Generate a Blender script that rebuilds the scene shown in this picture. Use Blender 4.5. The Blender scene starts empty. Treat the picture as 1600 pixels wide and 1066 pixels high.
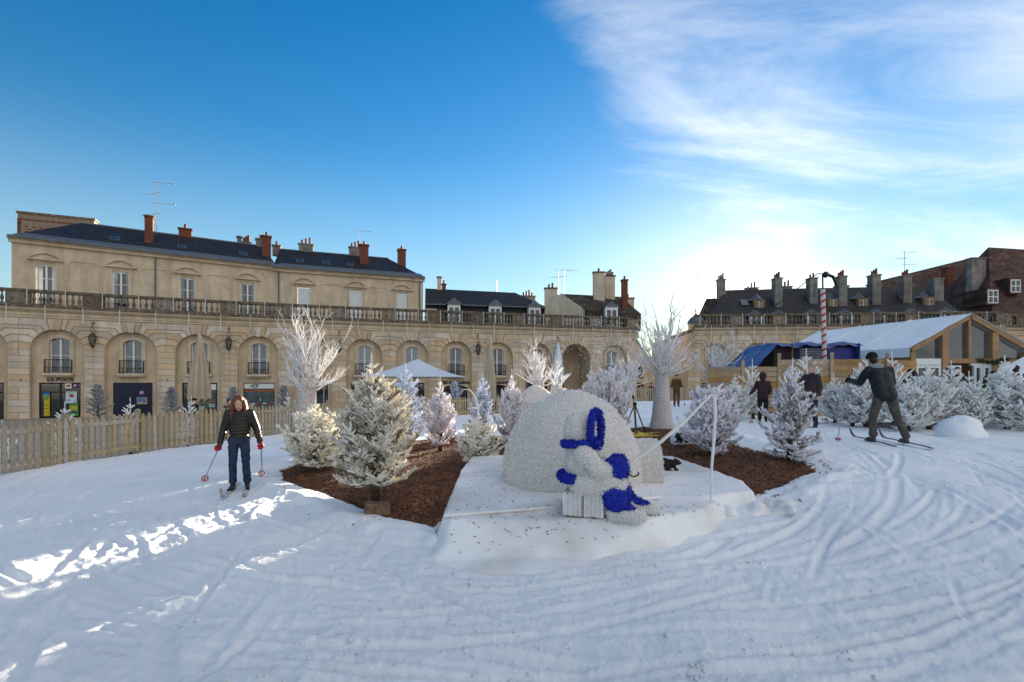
import bpy, bmesh, math, random
import numpy as np
from mathutils import Vector, Matrix, Euler, noise as mnoise
R = math.radians
PI = math.pi
scene = bpy.context.scene
COL = scene.collection

# ------------------------------------------------------------------ camera
CAM_Z = 1.65
cam_d = bpy.data.cameras.new('camera')
cam_d.lens = 17.1; cam_d.sensor_width = 36; cam_d.sensor_fit = 'HORIZONTAL'
cam_d.shift_y = 0.042
cam_d.clip_start = 0.05; cam_d.clip_end = 3000
cam = bpy.data.objects.new('camera', cam_d); COL.objects.link(cam)
cam.location = (0, 0, CAM_Z); cam.rotation_euler = (R(90), 0, 0)
scene.camera = cam

# ------------------------------------------------------------------ sky, sun, exposure
SUN_AZ, SUN_EL = 24.2, 8.4
w = bpy.data.worlds.new('World'); scene.world = w; w.use_nodes = True
def build_world():
    nt = w.node_tree; N = nt.nodes; L = nt.links
    N.clear()
    out = N.new('ShaderNodeOutputWorld'); bg = N.new('ShaderNodeBackground')
    L.new(bg.outputs[0], out.inputs[0]); bg.inputs[1].default_value = 0.15
    sky = N.new('ShaderNodeTexSky'); sky.sky_type = 'NISHITA'; sky.sun_disc = False
    sky.sun_elevation = R(SUN_EL); sky.sun_rotation = R(SUN_AZ)
    sky.altitude = 200; sky.air_density = 1.0; sky.dust_density = 0.1; sky.ozone_density = 1.0
    tc = N.new('ShaderNodeTexCoord')
    def math_(op, a, b=None, c=None):
        n = N.new('ShaderNodeMath'); n.operation = op
        for i, v in enumerate((a, b, c)):
            if v is None: continue
            if isinstance(v, (int, float)): n.inputs[i].default_value = v
            else: L.new(v, n.inputs[i])
        return n.outputs[0]
    def rng(v, a, b, c, d):
        n = N.new('ShaderNodeMapRange'); n.interpolation_type = 'SMOOTHSTEP'; L.new(v, n.inputs[0])
        for i, q in enumerate((a, b, c, d)): n.inputs[i+1].default_value = q
        return n.outputs[0]
    sep = N.new('ShaderNodeSeparateXYZ'); L.new(tc.outputs['Generated'], sep.inputs[0])
    x, y, z = sep.outputs
    zz = math_('ADD', math_('MAXIMUM', z, 0.0), 0.16)
    cmb = N.new('ShaderNodeCombineXYZ')
    L.new(math_('DIVIDE', x, zz), cmb.inputs[0]); L.new(math_('DIVIDE', y, zz), cmb.inputs[1])
    # wispy cirrus on a flat high layer, drawn out along one wind direction
    mp = N.new('ShaderNodeMapping'); L.new(cmb.outputs[0], mp.inputs[0])
    mp.inputs['Rotation'].default_value = (0, 0, R(CLOUD_ROT)); mp.inputs['Scale'].default_value = (0.75, 1.6, 1)
    mp.inputs['Location'].default_value = CLOUD_LOC
    n1 = N.new('ShaderNodeTexNoise'); L.new(mp.outputs[0], n1.inputs[0])
    n1.inputs['Scale'].default_value = 1.0; n1.inputs['Detail'].default_value = 13; n1.inputs['Roughness'].default_value = 0.66
    n1.inputs['Distortion'].default_value = 1.0
    mp2 = N.new('ShaderNodeMapping'); L.new(cmb.outputs[0], mp2.inputs[0])
    mp2.inputs['Location'].default_value = (4.2, 1.3, 0)
    n2 = N.new('ShaderNodeTexNoise'); L.new(mp2.outputs[0], n2.inputs[0])
    n2.inputs['Scale'].default_value = 0.5; n2.inputs['Detail'].default_value = 3
    # the cloud field lies to the right; clear air ahead to the left
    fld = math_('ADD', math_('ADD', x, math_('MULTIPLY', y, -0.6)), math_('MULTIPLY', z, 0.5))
    side = math_('ADD', rng(fld, -0.36, 0.04, -0.30, 0.05), rng(fld, 0.30, 0.75, 0.0, 0.30))  # also adds an unseen cloud deck overhead and behind to brighten the shaded snow
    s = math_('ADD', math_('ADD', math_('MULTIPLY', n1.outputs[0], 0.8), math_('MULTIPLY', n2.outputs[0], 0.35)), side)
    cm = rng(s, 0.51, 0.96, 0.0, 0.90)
    # thin haze towards the horizon
    hz = rng(z, 0.0, 0.44, 0.8, 0.0)
    # glow round the sun
    sd = Vector((math.sin(R(SUN_AZ))*math.cos(R(SUN_EL)), math.cos(R(SUN_AZ))*math.cos(R(SUN_EL)), math.sin(R(SUN_EL))))
    dp = N.new('ShaderNodeVectorMath'); dp.operation = 'DOT_PRODUCT'
    L.new(tc.outputs['Generated'], dp.inputs[0]); dp.inputs[1].default_value = sd
    d = math_('MAXIMUM', dp.outputs['Value'], 0.0)
    glow = math_('ADD', math_('MULTIPLY', math_('POWER', d, 420.0), 1.6), math_('MULTIPLY', math_('POWER', d, 1500.0), 30.0))
    def scaled(colour, f):
        n = N.new('ShaderNodeVectorMath'); n.operation = 'SCALE'; n.inputs[0].default_value = colour; L.new(f, n.inputs['Scale']); return n.outputs[0]
    gcol = scaled((1.0, 0.93, 0.82), glow)
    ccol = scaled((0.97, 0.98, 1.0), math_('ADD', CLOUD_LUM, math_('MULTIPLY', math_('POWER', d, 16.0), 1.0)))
    def mixc(f, a, b):
        n = N.new('ShaderNodeMix'); n.data_type = 'RGBA'; L.new(f, n.inputs['Factor']); L.new(a, n.inputs['A']); L.new(b, n.inputs['B']); return n.outputs['Result']
    hs = N.new('ShaderNodeHueSaturation'); hs.inputs['Saturation'].default_value = SKY_SAT; hs.inputs['Value'].default_value = SKY_VAL; hs.inputs['Hue'].default_value = 0.512
    L.new(sky.outputs[0], hs.inputs['Color'])
    gm = N.new('ShaderNodeGamma'); gm.inputs[1].default_value = SKY_GAM; L.new(hs.outputs[0], gm.inputs[0])
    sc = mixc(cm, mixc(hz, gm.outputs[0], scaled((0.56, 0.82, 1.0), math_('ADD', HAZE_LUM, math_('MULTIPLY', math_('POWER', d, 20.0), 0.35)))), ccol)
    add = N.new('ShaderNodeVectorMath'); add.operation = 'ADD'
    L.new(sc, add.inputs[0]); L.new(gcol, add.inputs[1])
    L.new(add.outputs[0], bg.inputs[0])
    return sd
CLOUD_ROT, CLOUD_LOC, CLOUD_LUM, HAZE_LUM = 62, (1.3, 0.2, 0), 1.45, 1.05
SKY_SAT, SKY_VAL, SKY_GAM = 1.68, 0.315, 1.0
SUN_DIR = build_world()
sun_d = bpy.data.lights.new('sun', 'SUN'); sun_d.energy = 5.0; sun_d.angle = R(0.5); sun_d.color = (1.0, 0.86, 0.66)
sun = bpy.data.objects.new('sun', sun_d); COL.objects.link(sun)
sun.rotation_euler = SUN_DIR.to_track_quat('Z', 'Y').to_euler()
vs = scene.view_settings
vs.view_transform = 'Standard'; vs.look = 'None'; vs.gamma = 1.0; vs.use_curve_mapping = False
vs.exposure = 2.35
scene.cycles.max_bounces = 6; scene.cycles.transparent_max_bounces = 12

# ------------------------------------------------------------------ materials
MATS = {}
def nodes_of(name):
    m = bpy.data.materials.new(name); m.use_nodes = True
    return m, m.node_tree.nodes, m.node_tree.links, m.node_tree.nodes['Principled BSDF']
def mat(name, col, rough=0.7, vary=0.12, scale=6.0, bump=0.0, bscale=40.0, spec=0.3, metal=0.0, objvar=0.0, col2=None, detail=6, coat=0.0, sheen=0.0):
    """noise-varied surface; objvar = brightness spread from object to object"""
    if name in MATS: return MATS[name]
    m, N, L, P = nodes_of(name)
    tc = N.new('ShaderNodeTexCoord')
    n = N.new('ShaderNodeTexNoise'); n.inputs['Scale'].default_value = scale; n.inputs['Detail'].default_value = detail
    n.inputs['Roughness'].default_value = 0.65
    L.new(tc.outputs['Object'], n.inputs['Vector'])
    rmp = N.new('ShaderNodeValToRGB')
    c2 = col2 or tuple(max(0, c*(1-vary*2.2)) for c in col)
    c1 = tuple(min(1, c*(1+vary)) for c in col)
    rmp.color_ramp.elements[0].color = (*c2, 1); rmp.color_ramp.elements[0].position = 0.3
    rmp.color_ramp.elements[1].color = (*c1, 1); rmp.color_ramp.elements[1].position = 0.7
    L.new(n.outputs[0], rmp.inputs[0]); col_out = rmp.outputs[0]
    if objvar:
        oi = N.new('ShaderNodeObjectInfo')
        mr = N.new('ShaderNodeMapRange'); L.new(oi.outputs['Random'], mr.inputs[0])
        mr.inputs[3].default_value = 1-objvar; mr.inputs[4].default_value = 1+objvar
        hs = N.new('ShaderNodeHueSaturation'); L.new(mr.outputs[0], hs.inputs['Value']); L.new(col_out, hs.inputs['Color'])
        ml = N.new('ShaderNodeMath'); ml.operation = 'MULTIPLY'; ml.inputs[1].default_value = 7.31; L.new(oi.outputs['Random'], ml.inputs[0])
        fr = N.new('ShaderNodeMath'); fr.operation = 'FRACT'; L.new(ml.outputs[0], fr.inputs[0])
        m2 = N.new('ShaderNodeMapRange'); L.new(fr.outputs[0], m2.inputs[0]); m2.inputs[3].default_value = 0.6; m2.inputs[4].default_value = 1.25
        L.new(m2.outputs[0], hs.inputs['Saturation'])
        col_out = hs.outputs[0]
    L.new(col_out, P.inputs['Base Color'])
    P.inputs['Roughness'].default_value = rough; P.inputs['Specular IOR Level'].default_value = spec
    P.inputs['Metallic'].default_value = metal; P.inputs['Coat Weight'].default_value = coat
    P.inputs['Sheen Weight'].default_value = sheen
    if bump:
        nb = N.new('ShaderNodeTexNoise'); nb.inputs['Scale'].default_value = bscale; nb.inputs['Detail'].default_value = 6
        L.new(tc.outputs['Object'], nb.inputs['Vector'])
        b = N.new('ShaderNodeBump'); b.inputs['Strength'].default_value = bump; b.inputs['Distance'].default_value = 0.02
        L.new(nb.outputs[0], b.inputs['Height']); L.new(b.outputs[0], P.inputs['Normal'])
    MATS[name] = m
    return m
STONE = mat('limestone', (0.64, 0.50, 0.35), 0.85, 0.10, 2.2, 0.25, 30, objvar=0.13)
STONE_W = mat('limestone_wall', (0.62, 0.48, 0.335), 0.85, 0.10, 0.9, 0.2, 30)
STONE_P = mat('limestone_pale', (0.65, 0.52, 0.37), 0.85, 0.10, 1.2, 0.2, 30)
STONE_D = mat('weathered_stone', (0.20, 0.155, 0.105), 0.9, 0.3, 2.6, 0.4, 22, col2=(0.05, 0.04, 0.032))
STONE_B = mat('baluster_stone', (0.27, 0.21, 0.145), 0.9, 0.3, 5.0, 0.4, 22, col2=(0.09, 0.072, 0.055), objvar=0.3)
SLATE = mat('slate_roof', (0.020, 0.020, 0.024), 0.6, 0.3, 3.0, 0.6, 14, objvar=0.1, spec=0.3)
SLATE2 = mat('weathered_slate', (0.075, 0.055, 0.042), 0.75, 0.35, 1.3, 0.6, 14)
TILE = mat('brown_tile_roof', (0.11, 0.055, 0.04), 0.8, 0.35, 1.4, 0.8, 12)
ZINC = mat('zinc', (0.13, 0.145, 0.165), 0.5, 0.15, 3.0, metal=0.3)
BRICKM = mat('red_brick', (0.22, 0.075, 0.045), 0.85, 0.2, 8, 0.5, 30)
POT = mat('terracotta_pot', (0.20, 0.07, 0.045), 0.8, 0.15, 8)
CREAM = mat('cream_render', (0.60, 0.52, 0.40), 0.85, 0.12, 0.8)
GREYC = mat('grey_chimney_render', (0.27, 0.245, 0.22), 0.9, 0.25, 1.5, 0.3, 12)
WHITE = mat('white_paint', (0.78, 0.78, 0.76), 0.5, 0.04, 3)
IRON = mat('black_iron', (0.018, 0.018, 0.02), 0.5, 0.2, 5)
BRONZE = mat('old_bronze', (0.11, 0.065, 0.035), 0.5, 0.3, 8, metal=0.5)
NAVY = mat('navy_panel', (0.012, 0.02, 0.045), 0.35, 0.2, 2)
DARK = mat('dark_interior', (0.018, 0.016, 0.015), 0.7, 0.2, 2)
BLACK = mat('black_frame', (0.012, 0.012, 0.013), 0.4, 0.2, 3)
CURT = mat('net_curtain', (0.42, 0.47, 0.52), 0.9, 0.06, 12)
SHUT = mat('white_shutter', (0.62, 0.66, 0.70), 0.6, 0.04, 2)
PINE = mat('treated_pine', (0.43, 0.335, 0.21), 0.75, 0.2, 7, 0.3, 30, objvar=0.16)
PLANK = mat('plank_pine', (0.42, 0.25, 0.105), 0.75, 0.2, 3, 0.3, 30, objvar=0.15)
TIMBER = mat('tent_timber', (0.38, 0.22, 0.11), 0.7, 0.15, 4, 0.2, 30)
CANVAS = mat('tent_canvas', (0.82, 0.84, 0.87), 0.6, 0.05, 1.2, 0.35, 2.5)
PARASOL = mat('white_parasol', (0.62, 0.66, 0.72), 0.8, 0.05, 2)
BEIGE = mat('beige_parasol', (0.50, 0.39, 0.29), 0.85, 0.10, 2)
TARP = mat('blue_tarp', (0.035, 0.075, 0.26), 0.45, 0.2, 2.5, 0.5, 4)
BLUEBOX = mat('blue_container', (0.015, 0.03, 0.22), 0.4, 0.12, 2)
FLOCKT = mat('white_wrapped_trunk', (0.66, 0.60, 0.58), 0.95, 0.14, 26, 0.9, 55, col2=(0.36, 0.30, 0.27))
FLOCKB = mat('white_flocked_branch', (0.80, 0.77, 0.76), 0.95, 0.08, 18, 0.5, 60)
GARL = mat('white_tinsel', (0.86, 0.84, 0.81), 0.9, 0.06, 70, 0.8, 90, col2=(0.40, 0.33, 0.27))
GARLF = mat('white_tinsel_fringe', (0.88, 0.86, 0.84), 0.85, 0.08, 20)
BLUEG = mat('blue_tinsel', (0.012, 0.03, 0.42), 0.7, 0.25, 40, 0.8, 80)
WOOD = mat('raw_wood', (0.22, 0.14, 0.08), 0.85, 0.3, 9, 0.5, 30)
BARK = mat('fir_bark', (0.09, 0.055, 0.035), 0.9, 0.3, 14, 0.6, 40)
SKIN = mat('skin', (0.58, 0.33, 0.23), 0.55, 0.06, 12)
HAIR_A = mat('auburn_hair', (0.17, 0.055, 0.02), 0.5, 0.35, 30, 0.6, 60)
HAIR_D = mat('dark_hair', (0.02, 0.013, 0.01), 0.5, 0.3, 20)
HAIR_G = mat('grey_hair', (0.32, 0.30, 0.28), 0.7, 0.2, 20)
PUFF = mat('dark_puffer', (0.014, 0.011, 0.006), 0.36, 0.25, 8, 0.3, 30, spec=0.4)
LEATH = mat('black_leather', (0.010, 0.010, 0.013), 0.5, 0.3, 6, 0.3, 20, spec=0.35)
JEANS = mat('blue_jeans', (0.022, 0.035, 0.072), 0.85, 0.35, 9, 0.3, 60)
CORD = mat('grey_cord_trousers', (0.10, 0.085, 0.07), 0.9, 0.25, 8, 0.3, 60)
GREYF = mat('grey_hoodie', (0.27, 0.265, 0.28), 0.9, 0.12, 12)
KNIT = mat('black_knit', (0.015, 0.015, 0.017), 0.95, 0.3, 40, 0.6, 80)
REDG = mat('red_glove', (0.42, 0.012, 0.022), 0.6, 0.2, 12)
BROWNS = mat('brown_suit', (0.13, 0.06, 0.028), 0.85, 0.2, 6)
PLUM = mat('dark_plum_coat', (0.045, 0.022, 0.03), 0.85, 0.2, 6)
NAVYC = mat('navy_coat', (0.022, 0.024, 0.04), 0.8, 0.25, 6)
COATB = mat('black_coat', (0.014, 0.013, 0.015), 0.85, 0.3, 6)
GREENC = mat('green_jacket', (0.16, 0.42, 0.03), 0.7, 0.1, 6)
BOOT = mat('ski_boot', (0.03, 0.033, 0.045), 0.5, 0.4, 12)
SHOE = mat('grey_shoe', (0.12, 0.10, 0.085), 0.7, 0.5, 20)
SKIB = mat('blue_ski', (0.012, 0.05, 0.14), 0.3, 0.1, 4)
SKIW = mat('white_ski', (0.55, 0.52, 0.50), 0.4, 0.3, 8)
POLEM = mat('grey_pole', (0.42, 0.40, 0.38), 0.4, 0.1, 4, metal=0.3)
REDP = mat('red_plastic', (0.46, 0.02, 0.03), 0.4, 0.1, 6)
YELLOW = mat('yellow_hose', (0.55, 0.42, 0.06), 0.5, 0.12, 6)
CREAMR = mat('cream_rod', (0.72, 0.66, 0.54), 0.6, 0.08, 10)
FUR = mat('black_fur', (0.016, 0.014, 0.014), 0.8, 0.3, 30, 0.6, 60)
LED = mat('white_light_tube', (0.75, 0.77, 0.80), 0.4, 0.03, 2)
SILVER = mat('silver_tinsel', (0.46, 0.45, 0.50), 0.4, 0.3, 12, metal=0.15)
GARDEN = mat('green_garland', (0.02, 0.055, 0.022), 0.8, 0.3, 12)
ORANGE = mat('orange_print', (0.62, 0.11, 0.02), 0.6, 0.03, 4)
POSTER = mat('pale_poster', (0.55, 0.66, 0.68), 0.5, 0.05, 4)
TEALP = mat('grey_green_poster', (0.085, 0.125, 0.135), 0.45, 0.3, 1.2)
YELP = mat('yellow_print', (0.55, 0.42, 0.02), 0.5, 0.1, 4)
GRNP = mat('green_print', (0.09, 0.33, 0.05), 0.5, 0.1, 4)
BLUP = mat('blue_print', (0.03, 0.16, 0.55), 0.5, 0.05, 4)
VIOP = mat('violet_print', (0.11, 0.03, 0.20), 0.5, 0.05, 4)
REDPR = mat('red_print', (0.5, 0.03, 0.03), 0.5, 0.05, 4)
STEEL = mat('brushed_steel', (0.40, 0.40, 0.40), 0.35, 0.1, 4, metal=0.7)
PAVE = mat('plaza_paving', (0.33, 0.28, 0.225), 0.85, 0.2, 1.5, 0.3, 6)
MULCH = mat('bark_mulch', (0.12, 0.052, 0.026), 0.95, 0.45, 22, 1.0, 40, col2=(0.03, 0.012, 0.007))
CHIP = mat('bark_chip', (0.23, 0.095, 0.042), 0.9, 0.5, 3.0, col2=(0.045, 0.017, 0.009))
def coursed(m, wd, ht, spread):
    """rows of slates or tiles: slight tone change from piece to piece, on top of the base colour"""
    N, L = m.node_tree.nodes, m.node_tree.links; P = N['Principled BSDF']; src = P.inputs['Base Color'].links[0].from_socket
    tc = N.new('ShaderNodeTexCoord'); sp = N.new('ShaderNodeSeparateXYZ'); cb = N.new('ShaderNodeCombineXYZ'); L.new(tc.outputs['Object'], sp.inputs[0]); L.new(sp.outputs[0], cb.inputs[0]); L.new(sp.outputs[2], cb.inputs[1])
    br = N.new('ShaderNodeTexBrick'); L.new(cb.outputs[0], br.inputs[0]); br.inputs['Scale'].default_value = 1.0; br.inputs['Brick Width'].default_value = wd; br.inputs['Row Height'].default_value = ht; br.inputs['Mortar Size'].default_value = 0.012
    br.inputs['Color1'].default_value = (1-spread,)*3+(1,); br.inputs['Color2'].default_value = (1+spread,)*3+(1,); br.inputs['Mortar'].default_value = (0.55, 0.55, 0.55, 1)
    mx = N.new('ShaderNodeMix'); mx.data_type = 'RGBA'; mx.blend_type = 'MULTIPLY'; mx.inputs['Factor'].default_value = 1.0; L.new(src, mx.inputs['A']); L.new(br.outputs[0], mx.inputs['B']); L.new(mx.outputs['Result'], P.inputs['Base Color'])
def sooted(m, amount, zs=0.25):
    """rain-washed soot: long vertical streaks and blotches over the base colour"""
    N, L = m.node_tree.nodes, m.node_tree.links; P = N['Principled BSDF']; src = P.inputs['Base Color'].links[0].from_socket
    tc = N.new('ShaderNodeNewGeometry'); mp = N.new('ShaderNodeMapping'); L.new(tc.outputs['Position'], mp.inputs[0]); mp.inputs['Scale'].default_value = (1.7, 1.7, zs)
    n = N.new('ShaderNodeTexNoise'); n.inputs['Scale'].default_value = 1.0; n.inputs['Detail'].default_value = 8; n.inputs['Roughness'].default_value = 0.7; L.new(mp.outputs[0], n.inputs[0])
    r = N.new('ShaderNodeValToRGB'); r.color_ramp.elements[0].position = 0.30; r.color_ramp.elements[1].position = 0.56; r.color_ramp.elements[0].color = (1-amount, 1-amount*1.05, 1-amount*1.1, 1); r.color_ramp.elements[1].color = (1, 1, 1, 1); L.new(n.outputs[0], r.inputs[0])
    mx = N.new('ShaderNodeMix'); mx.data_type = 'RGBA'; mx.blend_type = 'MULTIPLY'; mx.inputs['Factor'].default_value = 1.0; L.new(src, mx.inputs['A']); L.new(r.outputs[0], mx.inputs['B']); L.new(mx.outputs['Result'], P.inputs['Base Color'])
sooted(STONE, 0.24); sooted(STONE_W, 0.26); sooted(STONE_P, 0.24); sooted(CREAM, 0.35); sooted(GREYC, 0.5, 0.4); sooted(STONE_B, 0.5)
coursed(SLATE, 0.36, 0.16, 0.35); coursed(SLATE2, 0.36, 0.16, 0.35); coursed(TILE, 0.3, 0.16, 0.4); coursed(BRICKM, 0.24, 0.075, 0.25)
def glass_mat():
    m, N, L, P = nodes_of('window_glass')
    N.remove(P)
    out = N['Material Output']; tr = N.new('ShaderNodeBsdfTransparent'); tr.inputs[0].default_value = (0.78, 0.84, 0.88, 1)
    gl = N.new('ShaderNodeBsdfGlossy'); gl.inputs['Roughness'].default_value = 0.04
    fr = N.new('ShaderNodeFresnel'); fr.inputs[0].default_value = 1.9
    mx = N.new('ShaderNodeMixShader'); L.new(fr.outputs[0], mx.inputs[0]); L.new(tr.outputs[0], mx.inputs[1]); L.new(gl.outputs[0], mx.inputs[2])
    L.new(mx.outputs[0], out.inputs[0]); return m
GLASS = glass_mat()
def snow_mat():
    m, N, L, P = nodes_of('packed_snow')
    tc = N.new('ShaderNodeTexCoord')
    a = N.new('ShaderNodeTexNoise'); a.inputs['Scale'].default_value = 0.7; a.inputs['Detail'].default_value = 8; L.new(tc.outputs['Object'], a.inputs[0])
    rmp = N.new('ShaderNodeValToRGB'); rmp.color_ramp.elements[0].color = (0.82, 0.84, 0.87, 1); rmp.color_ramp.elements[1].color = (0.92, 0.93, 0.94, 1)
    rmp.color_ramp.elements[0].position = 0.3; rmp.color_ramp.elements[1].position = 0.65
    L.new(a.outputs[0], rmp.inputs[0]); L.new(rmp.outputs[0], P.inputs['Base Color'])
    b1 = N.new('ShaderNodeTexNoise'); b1.inputs['Scale'].default_value = 45; b1.inputs['Detail'].default_value = 9; b1.inputs['Roughness'].default_value = 0.75; L.new(tc.outputs['Object'], b1.inputs[0])
    bp = N.new('ShaderNodeBump'); bp.inputs['Strength'].default_value = 0.8; bp.inputs['Distance'].default_value = 0.025
    L.new(b1.outputs[0], bp.inputs['Height']); L.new(bp.outputs[0], P.inputs['Normal'])
    P.inputs['Roughness'].default_value = 0.6; P.inputs['Specular IOR Level'].default_value = 0.25
    P.inputs['Subsurface Weight'].default_value = 0.0
    return m
SNOW = snow_mat()
def tarp_white():
    m, N, L, P = nodes_of('white_ground_sheet')
    tc = N.new('ShaderNodeTexCoord')
    v = N.new('ShaderNodeTexNoise'); v.inputs['Scale'].default_value = 1.6; v.inputs['Detail'].default_value = 7; L.new(tc.outputs['Object'], v.inputs[0])
    r2 = N.new('ShaderNodeValToRGB'); r2.color_ramp.elements[0].color = (0.60, 0.57, 0.53, 1); r2.color_ramp.elements[1].color = (0.80, 0.79, 0.78, 1)
    r2.color_ramp.elements[0].position = 0.35; r2.color_ramp.elements[1].position = 0.6
    L.new(v.outputs[0], r2.inputs[0]); L.new(r2.outputs[0], P.inputs['Base Color'])
    P.inputs['Roughness'].default_value = 0.55
    b1 = N.new('ShaderNodeTexNoise'); b1.inputs['Scale'].default_value = 5; b1.inputs['Detail'].default_value = 5; L.new(tc.outputs['Object'], b1.inputs[0])
    bp = N.new('ShaderNodeBump'); bp.inputs['Strength'].default_value = 0.25; bp.inputs['Distance'].default_value = 0.05
    L.new(b1.outputs[0], bp.inputs['Height']); L.new(bp.outputs[0], P.inputs['Normal'])
    return m
SHEET = tarp_white()
def flock(name, white, dark, amount):
    """flocked fir twigs: each twig carries its own share of white flock (colour attribute 'flock')"""
    m, N, L, P = nodes_of(name)
    at = N.new('ShaderNodeAttribute'); at.attribute_name = 'flock'
    rmp = N.new('ShaderNodeValToRGB'); rmp.color_ramp.elements[0].color = (*dark, 1); rmp.color_ramp.elements[1].color = (*white, 1)
    rmp.color_ramp.elements[0].position = max(0.0, 0.75-amount); rmp.color_ramp.elements[1].position = min(1.0, 1.12-amount)
    L.new(at.outputs['Fac'], rmp.inputs[0]); L.new(rmp.outputs[0], P.inputs['Base Color'])
    P.inputs['Roughness'].default_value = 0.9; P.inputs['Specular IOR Level'].default_value = 0.15
    return m
FL_WHITE = flock('flock_white', (0.86, 0.84, 0.82), (0.17, 0.13, 0.085), 0.72)
FL_CREAM = flock('flock_cream', (0.84, 0.80, 0.70), (0.19, 0.165, 0.10), 0.70)
FL_LILAC = flock('flock_lilac', (0.83, 0.785, 0.82), (0.20, 0.15, 0.15), 0.70)
FL_BLUE = flock('flock_blue', (0.68, 0.73, 0.86), (0.15, 0.15, 0.19), 0.70)
FL_GREEN = flock('flock_thin_on_green', (0.74, 0.70, 0.62), (0.17, 0.15, 0.09), 0.55)
FL_DARK = flock('flock_pinkish_on_green', (0.82, 0.77, 0.80), (0.15, 0.12, 0.08), 0.62)

# ------------------------------------------------------------------ mesh helpers
class MB:
    def __init__(s): s.v = []; s.f = []
    def add(s, vs, fs):
        o = len(s.v); s.v.extend([tuple(p) for p in vs]); s.f.extend([tuple(i+o for i in f) for f in fs]); return s
    def box(s, c, d, rz=0.0, ry=0.0, rx=0.0):
        m = Euler((rx, ry, rz)).to_matrix(); c = Vector(c)
        P = [c + m @ Vector((sx*d[0]/2, sy*d[1]/2, sz*d[2]/2)) for sz in (-1, 1) for sx, sy in ((-1, -1), (1, -1), (1, 1), (-1, 1))]
        return s.add(P, [(3, 2, 1, 0), (4, 5, 6, 7), (0, 1, 5, 4), (1, 2, 6, 5), (2, 3, 7, 6), (3, 0, 4, 7)])
    def b2(s, x0, x1, y0, y1, z0, z1): return s.box(((x0+x1)/2, (y0+y1)/2, (z0+z1)/2), (x1-x0, y1-y0, z1-z0))
    def prism(s, poly, y0, y1):
        """polygon in x,z (counter-clockwise seen from -y) extruded from y0 (front) to y1"""
        n = len(poly)
        P = [(x, y0, z) for x, z in poly] + [(x, y1, z) for x, z in poly]
        F = [tuple(range(n)), tuple(range(2*n-1, n-1, -1))] + [(i, i+n, (i+1) % n+n, (i+1) % n) for i in range(n)]
        return s.add(P, F)
    def slab(s, poly, z0, z1):
        n = len(poly)
        P = [(x, y, z0) for x, y in poly] + [(x, y, z1) for x, y in poly]
        F = [tuple(range(n-1, -1, -1)), tuple(range(n, 2*n))] + [(i, (i+1) % n, (i+1) % n+n, i+n) for i in range(n)]
        return s.add(P, F)
    def tube(s, pts, rad, n=6, caps=True):
        pts = [Vector(p) for p in pts]; k = len(pts)
        if not hasattr(rad, '__len__'): rad = [rad]*k
        up = Vector((0, 0, 1)); P = []
        for i, p in enumerate(pts):
            t = (pts[min(i+1, k-1)] - pts[max(i-1, 0)])
            t = t.normalized() if t.length > 1e-9 else Vector((0, 0, 1))
            if i == 0:
                a = t.cross(up)
                if a.length < 1e-3: a = t.cross(Vector((1, 0, 0)))
            else: a = a - t*a.dot(t)
            a.normalize(); b = t.cross(a)
            for j in range(n):
                q = 2*PI*j/n; P.append(p + (a*math.cos(q) + b*math.sin(q))*rad[i])
        F = [(i*n+j, i*n+(j+1) % n, (i+1)*n+(j+1) % n, (i+1)*n+j) for i in range(k-1) for j in range(n)]
        if caps: F += [tuple(range(n-1, -1, -1)), tuple(range((k-1)*n, k*n))]
        return s.add(P, F)
    def lathe(s, prof, n=12, c=(0, 0, 0), sx=1, sy=1):
        P = []; F = []
        for r, z in prof:
            for j in range(n):
                q = 2*PI*j/n; P.append((c[0]+r*math.cos(q)*sx, c[1]+r*math.sin(q)*sy, c[2]+z))
        k = len(prof)
        F = [(i*n+j, i*n+(j+1) % n, (i+1)*n+(j+1) % n, (i+1)*n+j) for i in range(k-1) for j in range(n)]
        F += [tuple(range(n-1, -1, -1)), tuple(range((k-1)*n, k*n))]
        return s.add(P, F)
    def ball(s, c, r, n=12, k=8, rot=None):
        """ellipsoid"""
        if not hasattr(r, '__len__'): r = (r, r, r)
        m = rot or Matrix.Identity(3); c = Vector(c); P = [c + m @ Vector((0, 0, -r[2]))]
        for i in range(1, k):
            a = -PI/2 + PI*i/k
            for j in range(n):
                q = 2*PI*j/n; P.append(c + m @ Vector((r[0]*math.cos(a)*math.cos(q), r[1]*math.cos(a)*math.sin(q), r[2]*math.sin(a))))
        P.append(c + m @ Vector((0, 0, r[2]))); F = []
        for j in range(n):
            F.append((0, 1+(j+1) % n, 1+j)); F.append((len(P)-1, 1+(k-2)*n+j, 1+(k-2)*n+(j+1) % n))
        F += [(1+i*n+j, 1+i*n+(j+1) % n, 1+(i+1)*n+(j+1) % n, 1+(i+1)*n+j) for i in range(k-2) for j in range(n)]
        return s.add(P, F)
    def cap(s, p, q, r1, r2, n=10):
        """tapered capsule"""
        p, q = Vector(p), Vector(q); d = (q-p); l = d.length
        d = d/l if l > 1e-6 else Vector((0, 0, 1))
        pts = []; rr = []
        for a in (80, 55, 28): pts.append(p - d*r1*math.sin(R(a))); rr.append(r1*math.cos(R(a)))
        pts += [p, q]; rr += [r1, r2]
        for a in (28, 55, 80): pts.append(q + d*r2*math.sin(R(a))); rr.append(r2*math.cos(R(a)))
        return s.tube(pts, rr, n)
    def mesh(s, name, smooth=False):
        me = bpy.data.meshes.new(name); me.from_pydata(s.v, [], s.f); me.update()
        if smooth: me.polygons.foreach_set('use_smooth', [True]*len(me.polygons))
        return me
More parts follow.
